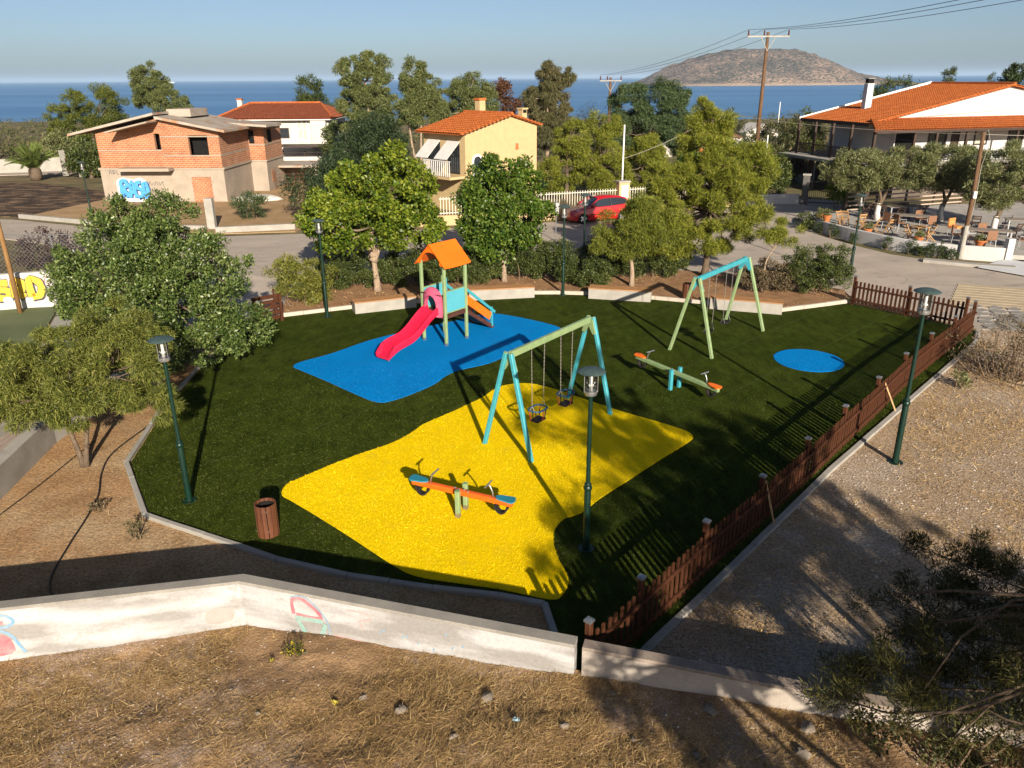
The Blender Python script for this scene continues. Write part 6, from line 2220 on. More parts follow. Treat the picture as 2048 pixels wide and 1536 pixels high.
# white boards lying at the road edge
m_wb = mat('white_board', (.55, .55, .55), (.5, .5, .5), 2, .7)
o = MB().box((0, 0, .09), (2.6, 2.1, .05), .35).build('plasterboard_sheet', m_wb, None, loc=(22.3, 33.9, 0), rot=(0, 0, .25))
tag(o, 'large white sheet lying at the road edge at far right', 'sheet')
o = MB().wall([(19.0, 35.6), (20.8, 34.5), (22.2, 33.9)], .5, -.05, .13, .03).build('gutter_kerb', m_conc)
tag(o, 'broken concrete edge beside the white sheet', 'kerb')
o = MB().box((0, 0, .5), (.3, .3, 1.1)).build('wall_pier', m_wwall2, None, loc=(22.75, 35.5, 0))
tag(o, 'small white pier ending the terrace wall', 'pier')

HAZE = 6e-5
# ------------------------------------------------------------------ foliage materials
lf_mul = leafmat('mulberry_leaf', [(.045, .085, .008), (.10, .15, .012), (.17, .215, .018), (.25, .275, .03)], .32, .45, .35, .45, .5)
lf_mul2 = leafmat('dark_mulberry_leaf', [(.028, .062, .008), (.06, .115, .012), (.11, .165, .02), (.16, .205, .03)], .32, .42, .4, .4, .6)
lf_carob = leafmat('carob_leaf', [(.026, .05, .010), (.06, .098, .018), (.115, .16, .034), (.20, .235, .075)], .22, .42, .45, .35, .8)
lf_acacia = leafmat('feathery_leaf', [(.055, .072, .015), (.115, .135, .024), (.18, .195, .036), (.255, .24, .06)], .3, .55, .25, .4, .9)
lf_pine = leafmat('pine_needles', [(.05, .068, .008), (.125, .145, .014), (.215, .23, .024), (.30, .29, .045)], .22, .55, .25, .4, .8)
lf_pined = leafmat('dark_pine_needles', [(.018, .03, .008), (.035, .055, .012), (.065, .085, .018), (.10, .115, .025)], .2, .55, .25, .4, .5)
lf_hedge = leafmat('hedge_leaf', [(.018, .03, .008), (.045, .065, .014), (.09, .115, .025), (.15, .165, .045)], .25, .45, .35, .35, 1.2)
lf_bamboo = leafmat('bamboo_leaf', [(.07, .085, .012), (.14, .15, .022), (.21, .21, .035), (.28, .26, .06)], .3, .5, .3, .35, 1)
lf_olive = leafmat('olive_leaf', [(.055, .07, .022), (.11, .125, .04), (.175, .185, .065), (.25, .25, .115)], .2, .5, .35, .35, 1)
lf_euc = leafmat('eucalyptus_leaf', [(.05, .07, .02), (.095, .12, .034), (.15, .17, .05), (.21, .215, .08)], .25, .5, .3, .4, .35)
lf_stone = leafmat('stone_pine_needles', [(.035, .05, .01), (.07, .09, .014), (.12, .135, .018), (.165, .17, .03)], .2, .6, .2, .4, .3)
lf_far = leafmat('scrub_leaf', [(.03, .04, .014), (.06, .07, .024), (.10, .10, .04), (.16, .13, .06)], .2, .6, .2, .45, .06)
lf_dry = leafmat('dry_shrub_leaf', [(.06, .045, .025), (.13, .09, .05), (.2, .15, .085), (.1, .1, .05)], .2, .7, .2, .3, 1)
lf_rust = leafmat('rusty_foliage', [(.06, .025, .014), (.10, .045, .022), (.15, .07, .03)], .2, .7, .2)
lf_fpine = leafmat('foreground_needles', [(.022, .027, .009), (.045, .047, .013), (.08, .075, .018), (.12, .10, .03)], .2, .6, .2, .4, 1.5)

# ------------------------------------------------------------------ trees round the playground
tree('carob_tree', 'big dense round evergreen left of the turf', 'tree', (-10.55, 22.3, 0), [((.1, .1, 2.3), (2.5, 2.2, 1.9)), ((-.9, .2, 2.9), (1.7, 1.5, 1.6)), ((1.6, -.1, 2.2), (1.7, 1.6, 1.6)), ((.5, -.6, 1.3), (2.6, 1.5, 1.1)), ((2.3, 0, 1.5), (1.1, 1.2, 1.0)), ((.6, .2, 3.7), (1.4, 1.3, 1.2)), ((-.5, .2, 3.8), (1.3, 1.2, 1.0)), ((-1.6, 0, 2.0), (1.2, 1.3, 1.3)), ((-.7, .4, 4.3), (.35, .4, .7)), ((.15, .3, 4.3), (.35, .4, .7)), ((1.0, .3, 4.45), (.4, .4, .75)), ((-1.2, .3, 4.3), (.28, .3, .5)), ((1.6, .2, 3.9), (.35, .4, .6))],
     m_bark, lf_carob, [[(0, 0, 0), (.1, 0, 1), (.2, .1, 2.6)], [(-.1, 0, 0), (-.5, .1, 1.2), (-.9, .2, 2.6)]], .15, 400, .28, 200, .095, 2, limbs=24, aspect=.5, shell=.7, zmin=.25, squash=.9)
tree('acacia_tree', 'spreading feathery yellow green tree at the left edge', 'tree', (-9.55, 15.6, 0), [((-.5, .6, 2.5), (2.1, 1.7, .7)), ((.9, .4, 2.1), (1.5, 1.3, .6)), ((-1.9, .2, 2.2), (1.4, 1.4, .7)), ((-.2, -.5, 1.75), (1.7, .8, .45)), ((.4, 1.5, 2.7), (1.6, 1.1, .6)), ((1.6, .0, 1.5), (.8, .8, .45)), ((-1.2, -.6, 1.9), (1.0, .7, .4)), ((-.5, -.3, 1.35), (1.0, .6, .35)), ((-1.9, -.3, 1.5), (.9, .7, .4))],
     m_bark, lf_acacia, [[(0, 0, 0), (-.08, 0, .6), (-.3, .1, 1.3), (-.6, .3, 2.2)], [(.05, 0, 0), (.15, .05, .6), (.35, .1, 1.4), (.7, .3, 2.1)]], .065, 215, .27, 480, .11, 3, limbs=90, aspect=.17, shell=.3, out_w=1.0, up=-.5, squash=.55)
tree('mulberry_tree', 'bright yellow green broadleaf tree behind the slide, left of two', 'tree', (-5.35, 30.6, .1), [((-.3, 0, 2.9), (2.5, 1.9, 1.35)), ((.9, .2, 3.9), (1.6, 1.5, 1.6)), ((-1.3, 0, 2.6), (1.4, 1.5, 1.2)), ((-.2, 0, 4.2), (1.5, 1.3, 1.0)), ((1.6, 0, 2.6), (1.0, 1.3, 1.2)), ((.3, .1, 5.0), (.5, .5, .55)), ((1.2, .1, 5.1), (.5, .5, .5))],
     m_barkp, lf_mul, [[(0, 0, 0), (-.05, 0, .8), (-.15, 0, 1.5), (-.7, .1, 2.2)], [(-.1, 0, 1.2), (.2, .05, 1.8), (.6, .1, 2.6)], [(-.12, 0, 1.35), (-.1, .2, 2.2), (0, .2, 3)]], .15, 190, .34, 170, .15, 5, limbs=18, aspect=.62, shell=.66, squash=.85, zmin=1.95)
tree('mulberry_tree', 'green broadleaf tree in front of the yellow house, right of two', 'tree', (-.28, 32.0, .1), [((-.2, 0, 2.9), (1.7, 1.6, 1.5)), ((.7, 0, 3.0), (1.3, 1.3, 1.5)), ((-.9, 0, 3.4), (1.1, 1.2, 1.4)), ((-1.0, .1, 4.7), (.5, .5, .9)), ((.2, .1, 4.4), (.9, .8, .7)), ((1.0, 0, 4.4), (.45, .5, .7)), ((-.3, -.3, 1.9), (1.4, 1.2, .8))],
     m_barkp, lf_mul2, [[(0, 0, 0), (-.05, 0, .8), (-.2, 0, 1.8), (-.3, .1, 3)], [(0, 0, .9), (.3, .1, 1.8), (.6, .1, 3)]], .12, 160, .32, 170, .145, 7, limbs=16, aspect=.62, shell=.66, squash=.85)
tree('pine_tree', 'tall olive green pine behind the back swing', 'tree', (8.2, 32.6, .1), [((-.2, 0, 2.9), (2.7, 2.0, 1.4)), ((-2.0, -.2, 2.6), (1.5, 1.3, 1.1)), ((-1.6, 0, 3.9), (1.2, 1.1, .9)), ((-1.9, -.5, 1.5), (1.4, 1.1, .6)), ((.6, .1, 4.2), (2.0, 1.6, 1.2)), ((-.6, 0, 3.9), (1.7, 1.5, 1.0)), ((-.3, 0, 5.2), (1.2, 1.1, .9)), ((-.2, 0, 6.2), (.8, .8, .8)), ((1.9, -.2, 2.2), (1.3, 1.2, .7)), ((-.5, 0, 6.7), (.4, .4, .4)), ((1.5, .1, 4.9), (.9, .9, .5)), ((-.4, -.3, 1.7), (1.9, 1.3, .7))],
     m_bark, lf_pine, [[(0, 0, 0), (.05, 0, 1.5), (-.05, 0, 3.5), (-.2, 0, 6.4)]], .15, 330, .30, 560, .155, 9, limbs=60, aspect=.13, shell=.62, up=.35, out_w=.8, squash=.7)
tree('young_pine', 'small dark needle tree with pale trunk between two back benches', 'tree', (4.9, 31.1, .1), [((-.2, 0, 2.2), (1.3, 1.2, .9)), ((.7, 0, 2.5), (1.0, 1.0, .9)), ((-.8, -.1, 1.7), (.8, .9, .6)), ((.3, 0, 3.1), (.7, .8, .5))],
     m_barkp, leafmat('young_pine_needles', [(.04, .056, .008), (.10, .12, .013), (.17, .19, .022), (.25, .25, .04)], .22, .55, .25, .4, .8), [[(0, 0, 0), (-.02, 0, .7), (-.1, 0, 1.4), (.1, 0, 2.3)]], .11, 100, .30, 520, .15, 11, limbs=24, aspect=.14, shell=.55, up=.0, squash=.75)
tree('sapling', 'thin bent sapling with a sparse crown right of the back swing', 'tree', (9.85, 30.0, .1), [((.75, .3, 2.15), (.8, .6, .35)), ((.2, .2, 2.1), (.5, .4, .25))],
     m_barkp, lf_pine, [[(0, 0, 0), (.02, 0, .8), (.1, .05, 1.3), (.45, .2, 1.8)]], .045, 24, .22, 260, .13, 13, limbs=16, aspect=.14, shell=.3)

# ------------------------------------------------------------------ hedge plants
bush('bamboo_bush', 'yellow green bamboo like bush left of the slide', 'bush', (-8.0, 28.6, .1), [((0, 0, .95), (1.0, .9, 1.0)), ((.5, .3, .8), (.9, .8, .9)), ((-.4, .2, 1.2), (.7, .7, .7))], lf_bamboo, m_twig, 70, .28, 120, .15, 15, 10, aspect=.2, up=-.1, group='hedge plants')
HB = [(-6.5, 31.5, 1.2, .75, 'hedge bush left of the mulberry trunk'), (-4.0, 31.9, 1.2, .75, 'hedge bush right of the mulberry trunk'), (-2.2, 31.9, 1.3, .7, 'dark hedge bush behind the orange roof'), (-1.4, 32.6, 1.1, .65, 'hedge bush left of the right mulberry'), (.75, 32.9, .75, .8, 'tall hedge bush just right of the right mulberry'), (1.9, 32.9, .75, .75, 'hedge bush at the back centre lamp post'), (2.35, 31.9, .5, .5, 'pale round low bush in front of the hedge'), (3.3, 31.5, .6, .5, 'small bush before the young dark tree'), (4.0, 33.0, 1.1, .8, 'shaded hedge bush behind the young dark tree'), (6.0, 33.0, 1.3, .8, 'shaded hedge bush left of the tall pine'), (10.2, 30.6, 1.0, .55, 'brownish hedge bush behind the right bench'), (11.9, 30.3, 1.2, .85, 'full rounded hedge bush at the right end by the short fence')]
for k, (x, y, r, h, lab) in enumerate(HB):
    bush('hedge_bush', lab, 'bush', (x, y - .45, .1), [((0, 0, h * 1.15), (r * 1.2, .85, h * 1.12)), ((r * .5, .1, h * .9), (r * .7, .7, h * .9)), ((-r * .5, 0, h * .95), (r * .7, .7, h * .9))], lf_dry if k == 10 else lf_hedge, m_twig, int(110 * r), .22, 190, .068 if k != 6 else .055, 60 + k, 7, 'hedge plants', aspect=.45)
bush('sage_shrub', 'small grey green shrub with pale flowers by the road', 'bush', (-4.8, 33.2, .05), [((0, 0, .5), (.8, .6, .55))], leafmat('sage_leaf', [(.05, .06, .06), (.10, .11, .11), (.2, .2, .22)], .2), m_twig, 24, .22, 80, .09, 80, 5)
# bed plants and weeds
bush('weed', 'upright dry weed beside the kerb at lower left', 'weed', (-7.05, 12.6, 0), [((0, 0, .22), (.16, .12, .26))], leafmat('dry_weed', [(.07, .065, .03), (.14, .12, .05), (.2, .17, .08)], .2), m_twig, 14, .07, 26, .07, 81, 8, aspect=.2, up=.9)
bush('weed', 'low dry weed on the earth left of the upright one', 'weed', (-8.3, 13.7, 0), [((0, 0, .08), (.22, .16, .1))], lf_dry, m_twig, 10, .08, 24, .06, 82, 4)
bush('oleander_shrub', 'tall green shrub before the concrete post at the road', 'bush', (-16.0, 49.0, 0), [((0, 0, .8), (1.15, .9, .85))], leafmat('oleander_leaf', [(.03, .05, .02), (.06, .085, .03), (.10, .12, .05)], .2), m_twig, 34, .36, 90, .2, 83, 6, aspect=.2, up=.6)
o = thing('boundary_wall', 'low pale wall with a square post left of the brown field', 'wall', (0, 0, 0))
MB().wall([(-16.6, 44.2), (-12.4, 45.2)], .25, -.1, .32, .01).build('wall', m_conc2, o)
MB().box((-17.3, 45.6, .85), (.45, .35, 1.75)).build('post', m_conc2, o)
MB().wall([(-17.6, 45.3), (-22, 46.0), (-31, 50.0)], .25, -.1, .22, .01).build('wall', m_conc2, o)
tree('round_shrub', 'long dark clipped hedge behind the left mulberry', 'hedge', (-11.2, 50, 0), [((-.8, -1.5, 1.3), (1.6, 2.2, 1.5)), ((-.3, 2.5, 1.6), (1.8, 3, 1.7)), ((.2, 7, 2.2), (2.0, 3.2, 2.2)), ((1.0, 12, 3.0), (2.4, 3.5, 2.6))], m_bark, leafmat('cypress_leaf', [(.015, .028, .012), (.03, .05, .018), (.055, .08, .028)], .2), None, .12, 260, .55, 130, .2, 84, limbs=6, aspect=.3, shell=.7, squash=1)
# dry shrub at the right edge
dryb = bush('dry_shrub', 'grey brown half dry shrub at the right edge beside the yard', 'bush', (13.9, 20.6, 0), [((0, 0, .9), (1.3, 1.3, .9)), ((.9, -.5, .9), (1.2, 1.2, .9)), ((-.4, .9, .6), (.9, .9, .6))], lf_dry, m_twig, 60, .3, 60, .09, 85, 60, aspect=.3)
bush('green_sprout', 'pale green seedling at the foot of the dry shrub', 'plant', (12.25, 19.9, 0), [((0, 0, .25), (.3, .3, .25))], lf_olive, m_twig, 14, .1, 26, .08, 86, 5)
bush('purple_shrub', 'dark purplish shrub behind the mesh fence', 'bush', (-20.6, 35.0, 0), [((0, 0, .9), (1.8, 1.0, .95))], leafmat('purple_leaf', [(.04, .022, .025), (.075, .045, .045), (.12, .09, .07)], .2), m_twig, 44, .35, 70, .12, 87, 10)
bush('yellow_shrub', 'dry yellowish shrub behind the graffiti wall', 'bush', (-18.6, 31.6, 0), [((0, 0, .5), (1.2, .6, .5))], lf_acacia, m_twig, 24, .25, 70, .12, 88, 6, aspect=.2)

# ------------------------------------------------------------------ olive trees on the terrace
m_lime = mat('limewashed_bark', (.60, .58, .54), (.45, .42, .38), 6, .85, bump=.01, bscale=15)
for k, (x, y, ex, lab) in enumerate([(20.9, 45.0, [((-1.5, 0, 2.75), (1.9, 1.5, 1.1)), ((1.0, 0, 2.8), (1.8, 1.5, 1.15))], 'wide clipped olive tree, left one on the terrace'), (24.3, 44.6, [((-.2, 0, 2.9), (2.3, 1.8, 1.3)), ((1.3, .2, 2.4), (1.5, 1.4, 1.0))], 'middle olive tree with forked white trunk'), (24.9, 40.4, [((.3, 0, 2.9), (1.8, 1.7, 1.6)), ((1.8, 0, 3.0), (1.7, 1.6, 1.5)), ((-.5, 0, 2.2), (1.2, 1.1, .8))], 'right olive tree with upright white trunk')]):
    r_ = tree('olive_tree', lab, 'tree', (x, y, TZ), ex, m_bark, lf_olive, [[(0, 0, .85), (.05, 0, 1.2), (-.3, .1, 2.3)], [(0, 0, .85), (.25, 0, 1.4), (.6, .1, 2.4)]], .12, 190, .38, 300, .13, 90 + k, 'olive trees on the terrace', limbs=14, aspect=.26, shell=.6)
    MB().tube([(.02, 0, 0), (-.04, 0, .45), (.0, 0, .95)], [.19, .15, .13], 10).build('whitewashed_base', m_lime, r_, True)
bush('lemon_bush', 'bright green bush before the cafe house verandah', 'bush', (21.2, 51.0, 0), [((0, 0, 1.5), (1.1, 1.0, 1.3))], lf_mul, m_twig, 44, .36, 80, .17, 95, 6)
bush('gate_hedge', 'dark hedge behind the low white wall by the gate', 'hedge', (17.7, 54.0, 0), [((0, 0, .9), (1.8, .5, .7))], lf_hedge, m_twig, 36, .3, 90, .14, 96, 5)
bush('corner_bush', 'round clipped bush at the left start of the terrace', 'bush', (16.75, 44.2, 0), [((0, 0, .45), (.8, .9, .5))], lf_hedge, m_twig, 26, .25, 90, .1, 97, 5)

# ------------------------------------------------------------------ trees behind the road
def back_tree(name, label, x, y, ells, m, bark=m_bark, n=90, rc=.7, per=110, size=.3, seed=1, r0=.2, limbs=12, **kw):
    z = float(land(x, y))
    tr = kw.pop('trunks', [[(0, 0, 0), (.1, 0, ells[0][0][2] * .5), (0, 0, ells[0][0][2])]])
    return tree(name, label, 'tree', (x, y, z), [((c[0], c[1], c[2] - z), r) for c, r in ells], bark, m, tr, r0, n, rc, per, size, seed, 'trees behind the road', limbs, **kw)


back_tree('stone_pine', 'broad rounded yellow green pine at far left', -48.4, 95, [((0, 0, 4.0), (4.3, 4, 3.4)), ((1.5, 0, 5.2), (2.8, 3, 2.6)), ((-2.2, 0, 3.4), (2.6, 3, 2.6))], lf_stone, n=150, rc=.62, per=320, size=.22, seed=101, aspect=.26, shell=.62, r0=.3)
back_tree('eucalyptus', 'tall loose eucalyptus right of the rounded pine', -45.6, 106, [((0, 0, 8.0), (2.0, 2, 2.6)), ((1.6, 0, 6.0), (1.6, 2, 2.0)), ((3.6, 0, 4.8), (1.2, 1.5, 2.2)), ((-1.4, 0, 6.2), (1.4, 1.6, 1.6))], lf_euc, m_barkp, 110, .6, 380, .27, 102, aspect=.26, shell=.35, up=-.3)
back_tree('eucalyptus', 'tallest eucalyptus left of the gap before the sea', -12.9, 75, [((0, 0, 8.2), (1.7, 1.7, 2.3)), ((.8, 0, 6.0), (1.8, 1.8, 2.4)), ((-1.4, 0, 5.6), (1.2, 1.4, 2.6)), ((-1.9, 0, 8.6), (.7, .8, 1.2)), ((.2, 0, 3.6), (2.0, 1.8, 1.8)), ((1.4, 0, 8.4), (.9, .9, 1.5))], lf_euc, m_barkp, 200, .48, 400, .22, 103, aspect=.26, shell=.4, up=-.4, limbs=18)
back_tree('eucalyptus', 'eucalyptus with bare pale stems right of the tallest one', -8.4, 75, [((-.4, 0, 8.3), (1.3, 1.4, 1.8)), ((.8, 0, 6.6), (1.8, 1.7, 1.8)), ((-.6, 0, 5.4), (1.4, 1.5, 1.6)), ((1.8, 0, 5.2), (.9, 1.0, 1.4))], lf_euc, m_barkp, 160, .45, 340, .22, 104, aspect=.26, shell=.38, up=-.4, limbs=26, r0=.16, trunks=[[(0, 0, 0), (-.6, 0, 2.5), (-.9, 0, 6)], [(.1, 0, 0), (.2, 0, 2.5), (.4, 0, 7)], [(.2, 0, 0), (.9, 0, 2.5), (1.5, 0, 6)]])
back_tree('eucalyptus', 'dull green eucalyptus behind the yellow house roof', -4.3, 85, [((-.8, 0, 6.4), (1.7, 1.7, 2.0)), ((.8, 0, 6.8), (1.7, 1.6, 1.7)), ((0, 0, 4.0), (2.6, 2, 1.8)), ((1.9, 0, 5.6), (1.1, 1.2, 1.5))], lf_euc, m_barkp, 150, .52, 340, .24, 105, aspect=.26, shell=.38, up=-.3)
back_tree('burnt_tree', 'reddish brown dead tree by the yellow house chimney', -.6, 90, [((-.1, 0, 6.6), (.9, .9, 1.3)), ((.6, 0, 5.0), (1.2, 1.1, 1.2))], lf_rust, m_bark, 60, .45, 60, .26, 106, limbs=26, shell=.3, r0=.14)
back_tree('eucalyptus', 'weeping eucalyptus with tan hanging branches right of the yellow house', 3.2, 72, [((.2, 0, 7.6), (1.2, 1.2, 1.7)), ((-.9, 0, 5.6), (1.3, 1.3, 1.9)), ((1.0, 0, 5.9), (1.2, 1.3, 2.2)), ((0, 0, 3.8), (2.0, 1.7, 1.7)), ((1.6, 0, 8.0), (.6, .7, 1.0))], leafmat('weeping_leaf', [(.045, .05, .02), (.085, .085, .03), (.13, .12, .045), (.19, .15, .075)], .25, .5, .3, .4, .4), m_barkp, 200, .4, 400, .25, 107, aspect=.18, shell=.38, up=-1.0, limbs=24)
back_tree('pine_tree', 'left one of the olive green pines behind the railing', 3.9, 56.5, [((0, 0, 2.6), (1.6, 1.6, 1.6)), ((.3, 0, 4.1), (1.1, 1.1, 1.2)), ((-.6, 0, 1.6), (1.5, 1.3, 1.2))], lf_pine, n=110, rc=.36, per=420, size=.17, seed=108, aspect=.16, shell=.72)
back_tree('pine_tree', 'middle one of the olive green pines behind the railing', 6.4, 57.5, [((0, 0, 3.0), (1.8, 1.7, 1.8)), ((.1, 0, 4.6), (1.3, 1.2, 1.2)), ((.2, 0, 1.6), (1.9, 1.4, 1.3))], lf_pine, n=140, rc=.38, per=420, size=.17, seed=109, aspect=.16, shell=.72)
back_tree('pine_tree', 'right one of the olive green pines, behind the white pole', 9.3, 57, [((0, 0, 2.2), (1.6, 1.5, 1.6)), ((.2, 0, 3.3), (1.1, 1.1, 1.0))], lf_pine, n=100, rc=.36, per=420, size=.17, seed=110, aspect=.16, shell=.72)
back_tree('pepper_tree', 'big dark drooping tree behind the tall pine', 12.7, 75, [((-1.8, 0, 5.6), (2.0, 1.9, 2.2)), ((.8, 0, 5.0), (2.6, 2.2, 2.8)), ((2.4, 0, 5.6), (1.2, 1.3, 1.7)), ((0, 0, 3.0), (3.6, 2.4, 2.2))], leafmat('pepper_leaf', [(.02, .04, .014), (.045, .075, .025), (.08, .115, .04), (.12, .155, .06)], .25, .5, .3, .4, .4), m_bark, 200, .55, 380, .24, 111, aspect=.22, shell=.68, up=-.7)
back_tree('bare_tree', 'leafless dark branching tree left of the far power pole', 8.8, 84, [((0, 0, 4.4), (2.3, 1.2, 1.7))], leafmat('sooty_twig', [(.02, .018, .016), (.04, .035, .03)], 0), m_wire, 40, .4, 26, .3, 112, limbs=40, aspect=.06, shell=.5, r0=.14)
back_tree('conifer', 'dark wind bent conifer behind the white house roof', -27.0, 112, [((.3, 0, 6.6), (1.8, 1.4, 1.4)), ((-.3, 0, 8.0), (1.1, 1.0, 1.0)), ((0, 0, 4.6), (3.2, 2, 1.2))], lf_pined, n=70, rc=.7, per=90, size=.4, seed=113, aspect=.2)
back_tree('dark_shrub', 'dark green shrub right of the white house', -16.6, 82, [((0, 0, 2.0), (2.1, 1.6, 2.0))], lf_hedge, n=60, rc=.6, per=110, size=.28, seed=114)
back_tree('dusty_shrub', 'grey olive thicket below the tallest eucalyptus', -11.5, 66, [((0, 0, 1.6), (3.0, 1.8, 2.0)), ((1.6, 0, 2.6), (2.2, 1.6, 1.8)), ((-1.6, 0, 1.2), (1.8, 1.4, 1.4))], leafmat('dusty_leaf', [(.06, .06, .03), (.10, .095, .045), (.15, .13, .065)], .2, .6, .2, .4, .5), n=140, rc=.55, per=110, size=.24, seed=115)
back_tree('pine_tree', 'dark pine cluster behind the left slope of the cafe roof', 38.0, 82, [((0, 0, 6.2), (2.4, 2, 1.7)), ((-1.6, 0, 5.6), (1.6, 1.6, 1.4)), ((2.6, 0, 6.0), (1.4, 1.4, 1.3))], lf_pined, n=90, rc=.6, per=110, size=.3, seed=116, aspect=.18)
back_tree('cypress', 'slim dark conifer standing above the cafe roof ridge', 47.0, 90, [((0, 0, 7.6), (.55, .6, 1.3)), ((0, 0, 6.2), (.8, .8, 1.2))], lf_pined, n=36, rc=.4, per=70, size=.3, seed=117, aspect=.2)
back_tree('cypress', 'thin bare conifer right of the slim dark conifer', 51.7, 90, [((0, 0, 7.0), (.28, .3, 1.5))], lf_pined, n=14, rc=.25, per=40, size=.26, seed=118, aspect=.16, limbs=10, r0=.12)
back_tree('broad_tree', 'dark broad tree at the right edge behind the cafe roof', 49.0, 80, [((0, 0, 6.6), (2.6, 2.2, 2.2)), ((-1.6, 0, 4.6), (2.4, 2, 1.8))], leafmat('broad_dark_leaf', [(.02, .035, .012), (.04, .06, .02), (.07, .09, .03)], .2), n=110, rc=.65, per=100, size=.3, seed=119)
for k, (x, y, w, h, m, lab) in enumerate([(-57, 84, 3.4, 4.2, lf_olive, 'grey green olive like tree left of the rounded pine'), (-60, 88, 3.6, 4.8, lf_far, 'brownish tree at the far left edge'), (-46.5, 86, 2.6, 3.6, lf_olive, 'pale grey shrub behind the palm'), (-38.5, 74, 1.9, 3.0, lf_hedge, 'glossy dark shrub beside the left roof edge'), (-37.5, 88, 3.2, 4.4, lf_stone, 'yellow green tree behind the brick house roof'), (22, 66, 2.6, 2.6, lf_dry, 'dry brown thicket below the tall timber pole'), (17.5, 64, 2.2, 3.0, lf_euc, 'grey green thicket left of the tall timber pole'), (28, 84, 3.2, 4.4, lf_far, 'brown green tree left of the cafe chimney'), (33, 92, 3.0, 4.8, lf_stone, 'olive green tree behind the cafe chimney'), (22.8, 100, 3.6, 4.0, lf_hedge, 'dark green tree below the island, left'), (30, 118, 4, 4.6, lf_far, 'dull tree below the island, right'), (14.5, 62, 2.0, 3.4, lf_mul2, 'green shrub at the driveway corner'), (19.6, 61, 1.9, 3.0, lf_hedge, 'dark shrub under the verandah corner')]):
    b = h * .55 + float(land(x, y)) * .4
    back_tree('scrub_tree', lab, x, y, [((0, 0, b), (w * .8, w * .6, h * .5)), ((w * .35, .3, b - .4), (w * .5, w * .5, h * .4)), ((-w * .4, 0, b - .5), (w * .5, w * .5, h * .38))], m, n=70, rc=.55, per=95, size=.28, seed=130 + k, aspect=.3)


def palm():
    t = thing('palm_tree', 'short date palm with arching fronds at far left', 'palm', (-42.4, 72, -.2))
    MB().lathe([(.45, 0), (.55, .4), (.5, .9), (.32, 1.15), (0, 1.2)], 12).build('trunk', m_bark, t, True)
    rng = np.random.default_rng(3)
    m = leafmat('palm_leaflet', [(.07, .11, .02), (.13, .17, .035), (.2, .23, .06)], .25)
    for k in range(40):
        a = rng.random() * 6.283
        el = rng.uniform(.55, 1.45)
        L_ = rng.uniform(2.3, 3.1)
        C_, A_ = [], []
        vs_ = []
        for i in range(34):
            f = (i + 1) / 34
            r = L_ * f * math.cos(el)
            z = 1.1 + L_ * f * math.sin(el) - .55 * f * f * L_ * (1.3 - el * .7)
            p = np.array([r * math.cos(a), r * math.sin(a), z])
            for s in (-1, 1):
                d = np.array([-math.sin(a) * s + math.cos(a) * .7, math.cos(a) * s + math.sin(a) * .7, (.55, -.35)[i % 2]])
                d = d / np.linalg.norm(d) * .5 * (1 - .6 * f)
                w = np.array([math.cos(a) * .7, math.sin(a) * .7, .6]) * .06
                vs_ += [p - w, p + w, p + d + w * .2, p + d - w * .2]
        link('frond', quad_mesh('frond', np.array(vs_), m), t)


palm()


# scrub that reads as one mass, from the road plots to the shore
def scrub():
    rng = np.random.default_rng(77)
    n = 1500
    y = 92 + 480 * rng.random(n) ** 1.5
    x = (rng.random(n) * 2 - 1) * (y * .78 + 15)
    keep = vnoise(x, y, .05, 9) > .34
    x, y = x[keep], y[keep]
    z = land(x, y)
    s = 1.2 + 2.2 * rng.random(len(x))
    ctr = np.stack([x, y, z + s * .5], -1)
    per = 60
    k = np.repeat(np.arange(len(x)), per)
    d = unit(rng.normal(size=(len(k), 3)))
    off = d * (rng.random(len(k)) ** .5 * s[k])[:, None]
    off[:, 2] = np.abs(off[:, 2]) * .9 - .3
    V = leaf_quads(ctr[k] + off, .7, rng, aspect=.26, outward=d)
    o = link('distant_scrub', quad_mesh('distant_scrub', V, lf_far, 3))
    tag(o, 'dense far scrub and trees down to the shore', 'scrub', kind='stuff')


scrub()
# low buildings peeping out of the scrub
for k, (x, y, w, h, m, mr, lab) in enumerate([(24.6, 108, 4, 2.2, m_terr, m_tile, 'small far hut with orange roof below the island'), (38.5, 128, 6, 2.2, m_wwall, m_wwall, 'far white hut roof below the island'), (27.8, 104, 2.6, 1.9, m_wwall, m_rust, 'far shed with brown end wall below the island'), (17.6, 98, 3.0, 2.2, m_wwall, m_tile, 'little far tiled roof in the trees behind the pines')]):
    t = thing('far_hut', lab, 'hut', (x, y, float(land(x, y))), .2 * k, 'far huts in the scrub')
    MB().box((0, 0, h / 2), (w, w * .8, h)).build('wall', m, t)
    MB().extrude([(-w * .56, h), (w * .56, h), (0, h + w * .22)], (0, w * .44, 0), (1, 0, 0), (0, 0, 1), w * .88).build('roof', mr, t)
# two far ferries on the horizon
for x, y, s, lab in ((-3650, 9000, 26, 'far white ferry on the horizon at left'), (-2260, 9500, 13, 'tiny white sail on the horizon')):
    t = thing('ferry', lab, 'boat', (x, y, SEA))
    MB().prism([(-s * 2, -s * .2), (s * 1.7, -s * .2), (s * 2.1, 0), (s * 1.7, s * .2), (-s * 2, s * .2)], 0, s * .35).build('hull', m_whitep, t)
    MB().box((-s * .2, 0, s * .55), (s * 2.2, s * .3, s * .45)).build('deckhouse', m_whitep, t)

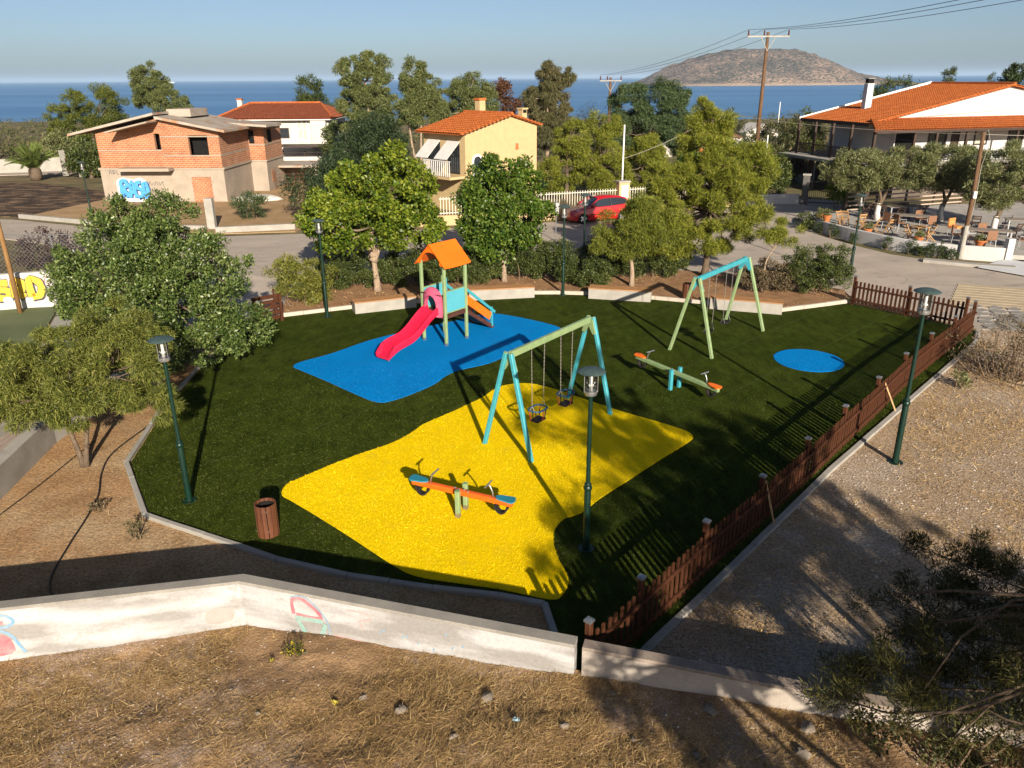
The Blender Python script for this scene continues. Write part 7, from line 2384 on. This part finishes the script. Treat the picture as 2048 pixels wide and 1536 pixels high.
# low pale walls and gate posts far left
for k, (a, b, h, lab) in enumerate([((-60, 76.5), (-46, 83.5), .8, 'low pale wall along the far left road'), ((-39.5, 76.0), (-33, 78), .9, 'white garden wall left of the brick house')]):
    o = MB().wall([a, b], .3, -1.2, h).build('garden_wall', m_wwall if k else m_conc2)
    tag(o, lab, 'wall')
gp_ = thing('iron_gate', 'rusty bar gate between pale posts at far left', 'gate', (-39.6, 74.5, -.2), -.5)
for x in (0, -2.4):
    MB().box((x, 0, 1.1), (.35, .35, 2.3)).build('gate_post', m_conc2, gp_)
for k in range(9):
    MB().box((-.3 - k * .22, 0, .85), (.04, .04, 1.4)).build('bar', m_rust, gp_)

# ------------------------------------------------------------------ pines at the lower right, beside the camera
tree('foreground_pine', 'shaded pine branches filling the lower right corner', 'tree', (6.35, 6.3, .6), [((-.2, 2.7, 1.1), (.9, .9, .4)), ((-1.0, 1.7, .95), (1.0, .9, .5)), ((.3, 1.3, 1.4), (1.2, 1.0, .6)), ((-1.4, .5, 1.1), (1.0, .9, .5)), ((-.5, -.2, 1.9), (1.2, 1.0, .7)), ((.1, -.3, 3.2), (1.2, 1.1, .7)), ((.0, -.2, 4.4), (1.0, 1.0, .7)), ((-2.1, 1.0, .7), (.8, .7, .35))],
     m_bark, lf_fpine, [[(0, 0, 0), (0, .1, 1.5), (.1, 0, 3), (.05, 0, 5)]], .075, 280, .19, 240, .09, 201, limbs=50, aspect=.13, shell=.35, up=.4, out_w=.9, squash=.7)
SH = [((0, 0, 4.6), (2.3, 2.1, .9)), ((-.4, .2, 5.8), (2.1, 2.0, 1.0)), ((-.2, 0, 7.1), (1.5, 1.5, .9)), ((0, 0, 3.2), (2.0, 1.9, .6))]
for k, (x, y, lab) in enumerate([(6.9, .6, 'tall pine outside the frame whose shade dapples the yellow surface'), (10.6, -1.2, 'pine outside the right edge whose shade streaks the yard'), (4.5, .3, 'low pine outside the frame whose shade falls on the wall'), (8.7, 1.4, 'low pine outside the frame shading the lower right corner')]):
    f = (1, .9, .6, .74)[k]
    q = (1, 1, .72, .9)[k]
    tree('shade_pine', lab, 'tree', (x, y, .6), [((c[0] * q, c[1] * q, c[2] * f), (r[0] * q, r[1] * q, r[2] * f)) for c, r in (SH[:3] if k == 0 else SH)], m_bark, lf_fpine, [[(0, 0, 0), (0, 0, 3), (.1, 0, 7 * f)]], .2, (60, 60, 46, 60)[k], (.36, .22, .26, .26)[k], 150, .18, 202 + k, 'pines outside the frame', limbs=40, aspect=.16, shell=.3)
bush('scrub_bush', 'low dark bush with dry twigs at the bottom right', 'bush', (4.55, 6.85, .6), [((0, 0, .35), (.9, .5, .4)), ((.9, -.1, .4), (.9, .6, .5))], leafmat('scrub_bush_leaf', [(.03, .035, .012), (.06, .065, .02), (.12, .11, .03)], .2), m_twig, 44, .18, 60, .06, 203, 30, aspect=.4)
tag(MB().wall([(3.9, 6.98), (4.4, 6.9)], .3, .3, .66, .01).build('concrete_step', m_conc), 'two shaded concrete steps below the right wall', 'step')

# ------------------------------------------------------------------ the air: pale sea haze round everything
m, nt, N, L, P = nodes_of('sea_haze')
N.remove(P)
pv_ = N.new('ShaderNodeVolumePrincipled')
pv_.inputs['Color'].default_value = (.55, .75, 1, 1)
pv_.inputs['Density'].default_value = HAZE
pv_.inputs['Anisotropy'].default_value = 0.0
L.new(pv_.outputs[0], N['Material Output'].inputs['Volume'])
o = MB().box((0, 35450, 52), (121000, 71200, 144)).build('haze', m)
tag(o, 'pale sea haze over land and water', 'haze', kind='stuff')
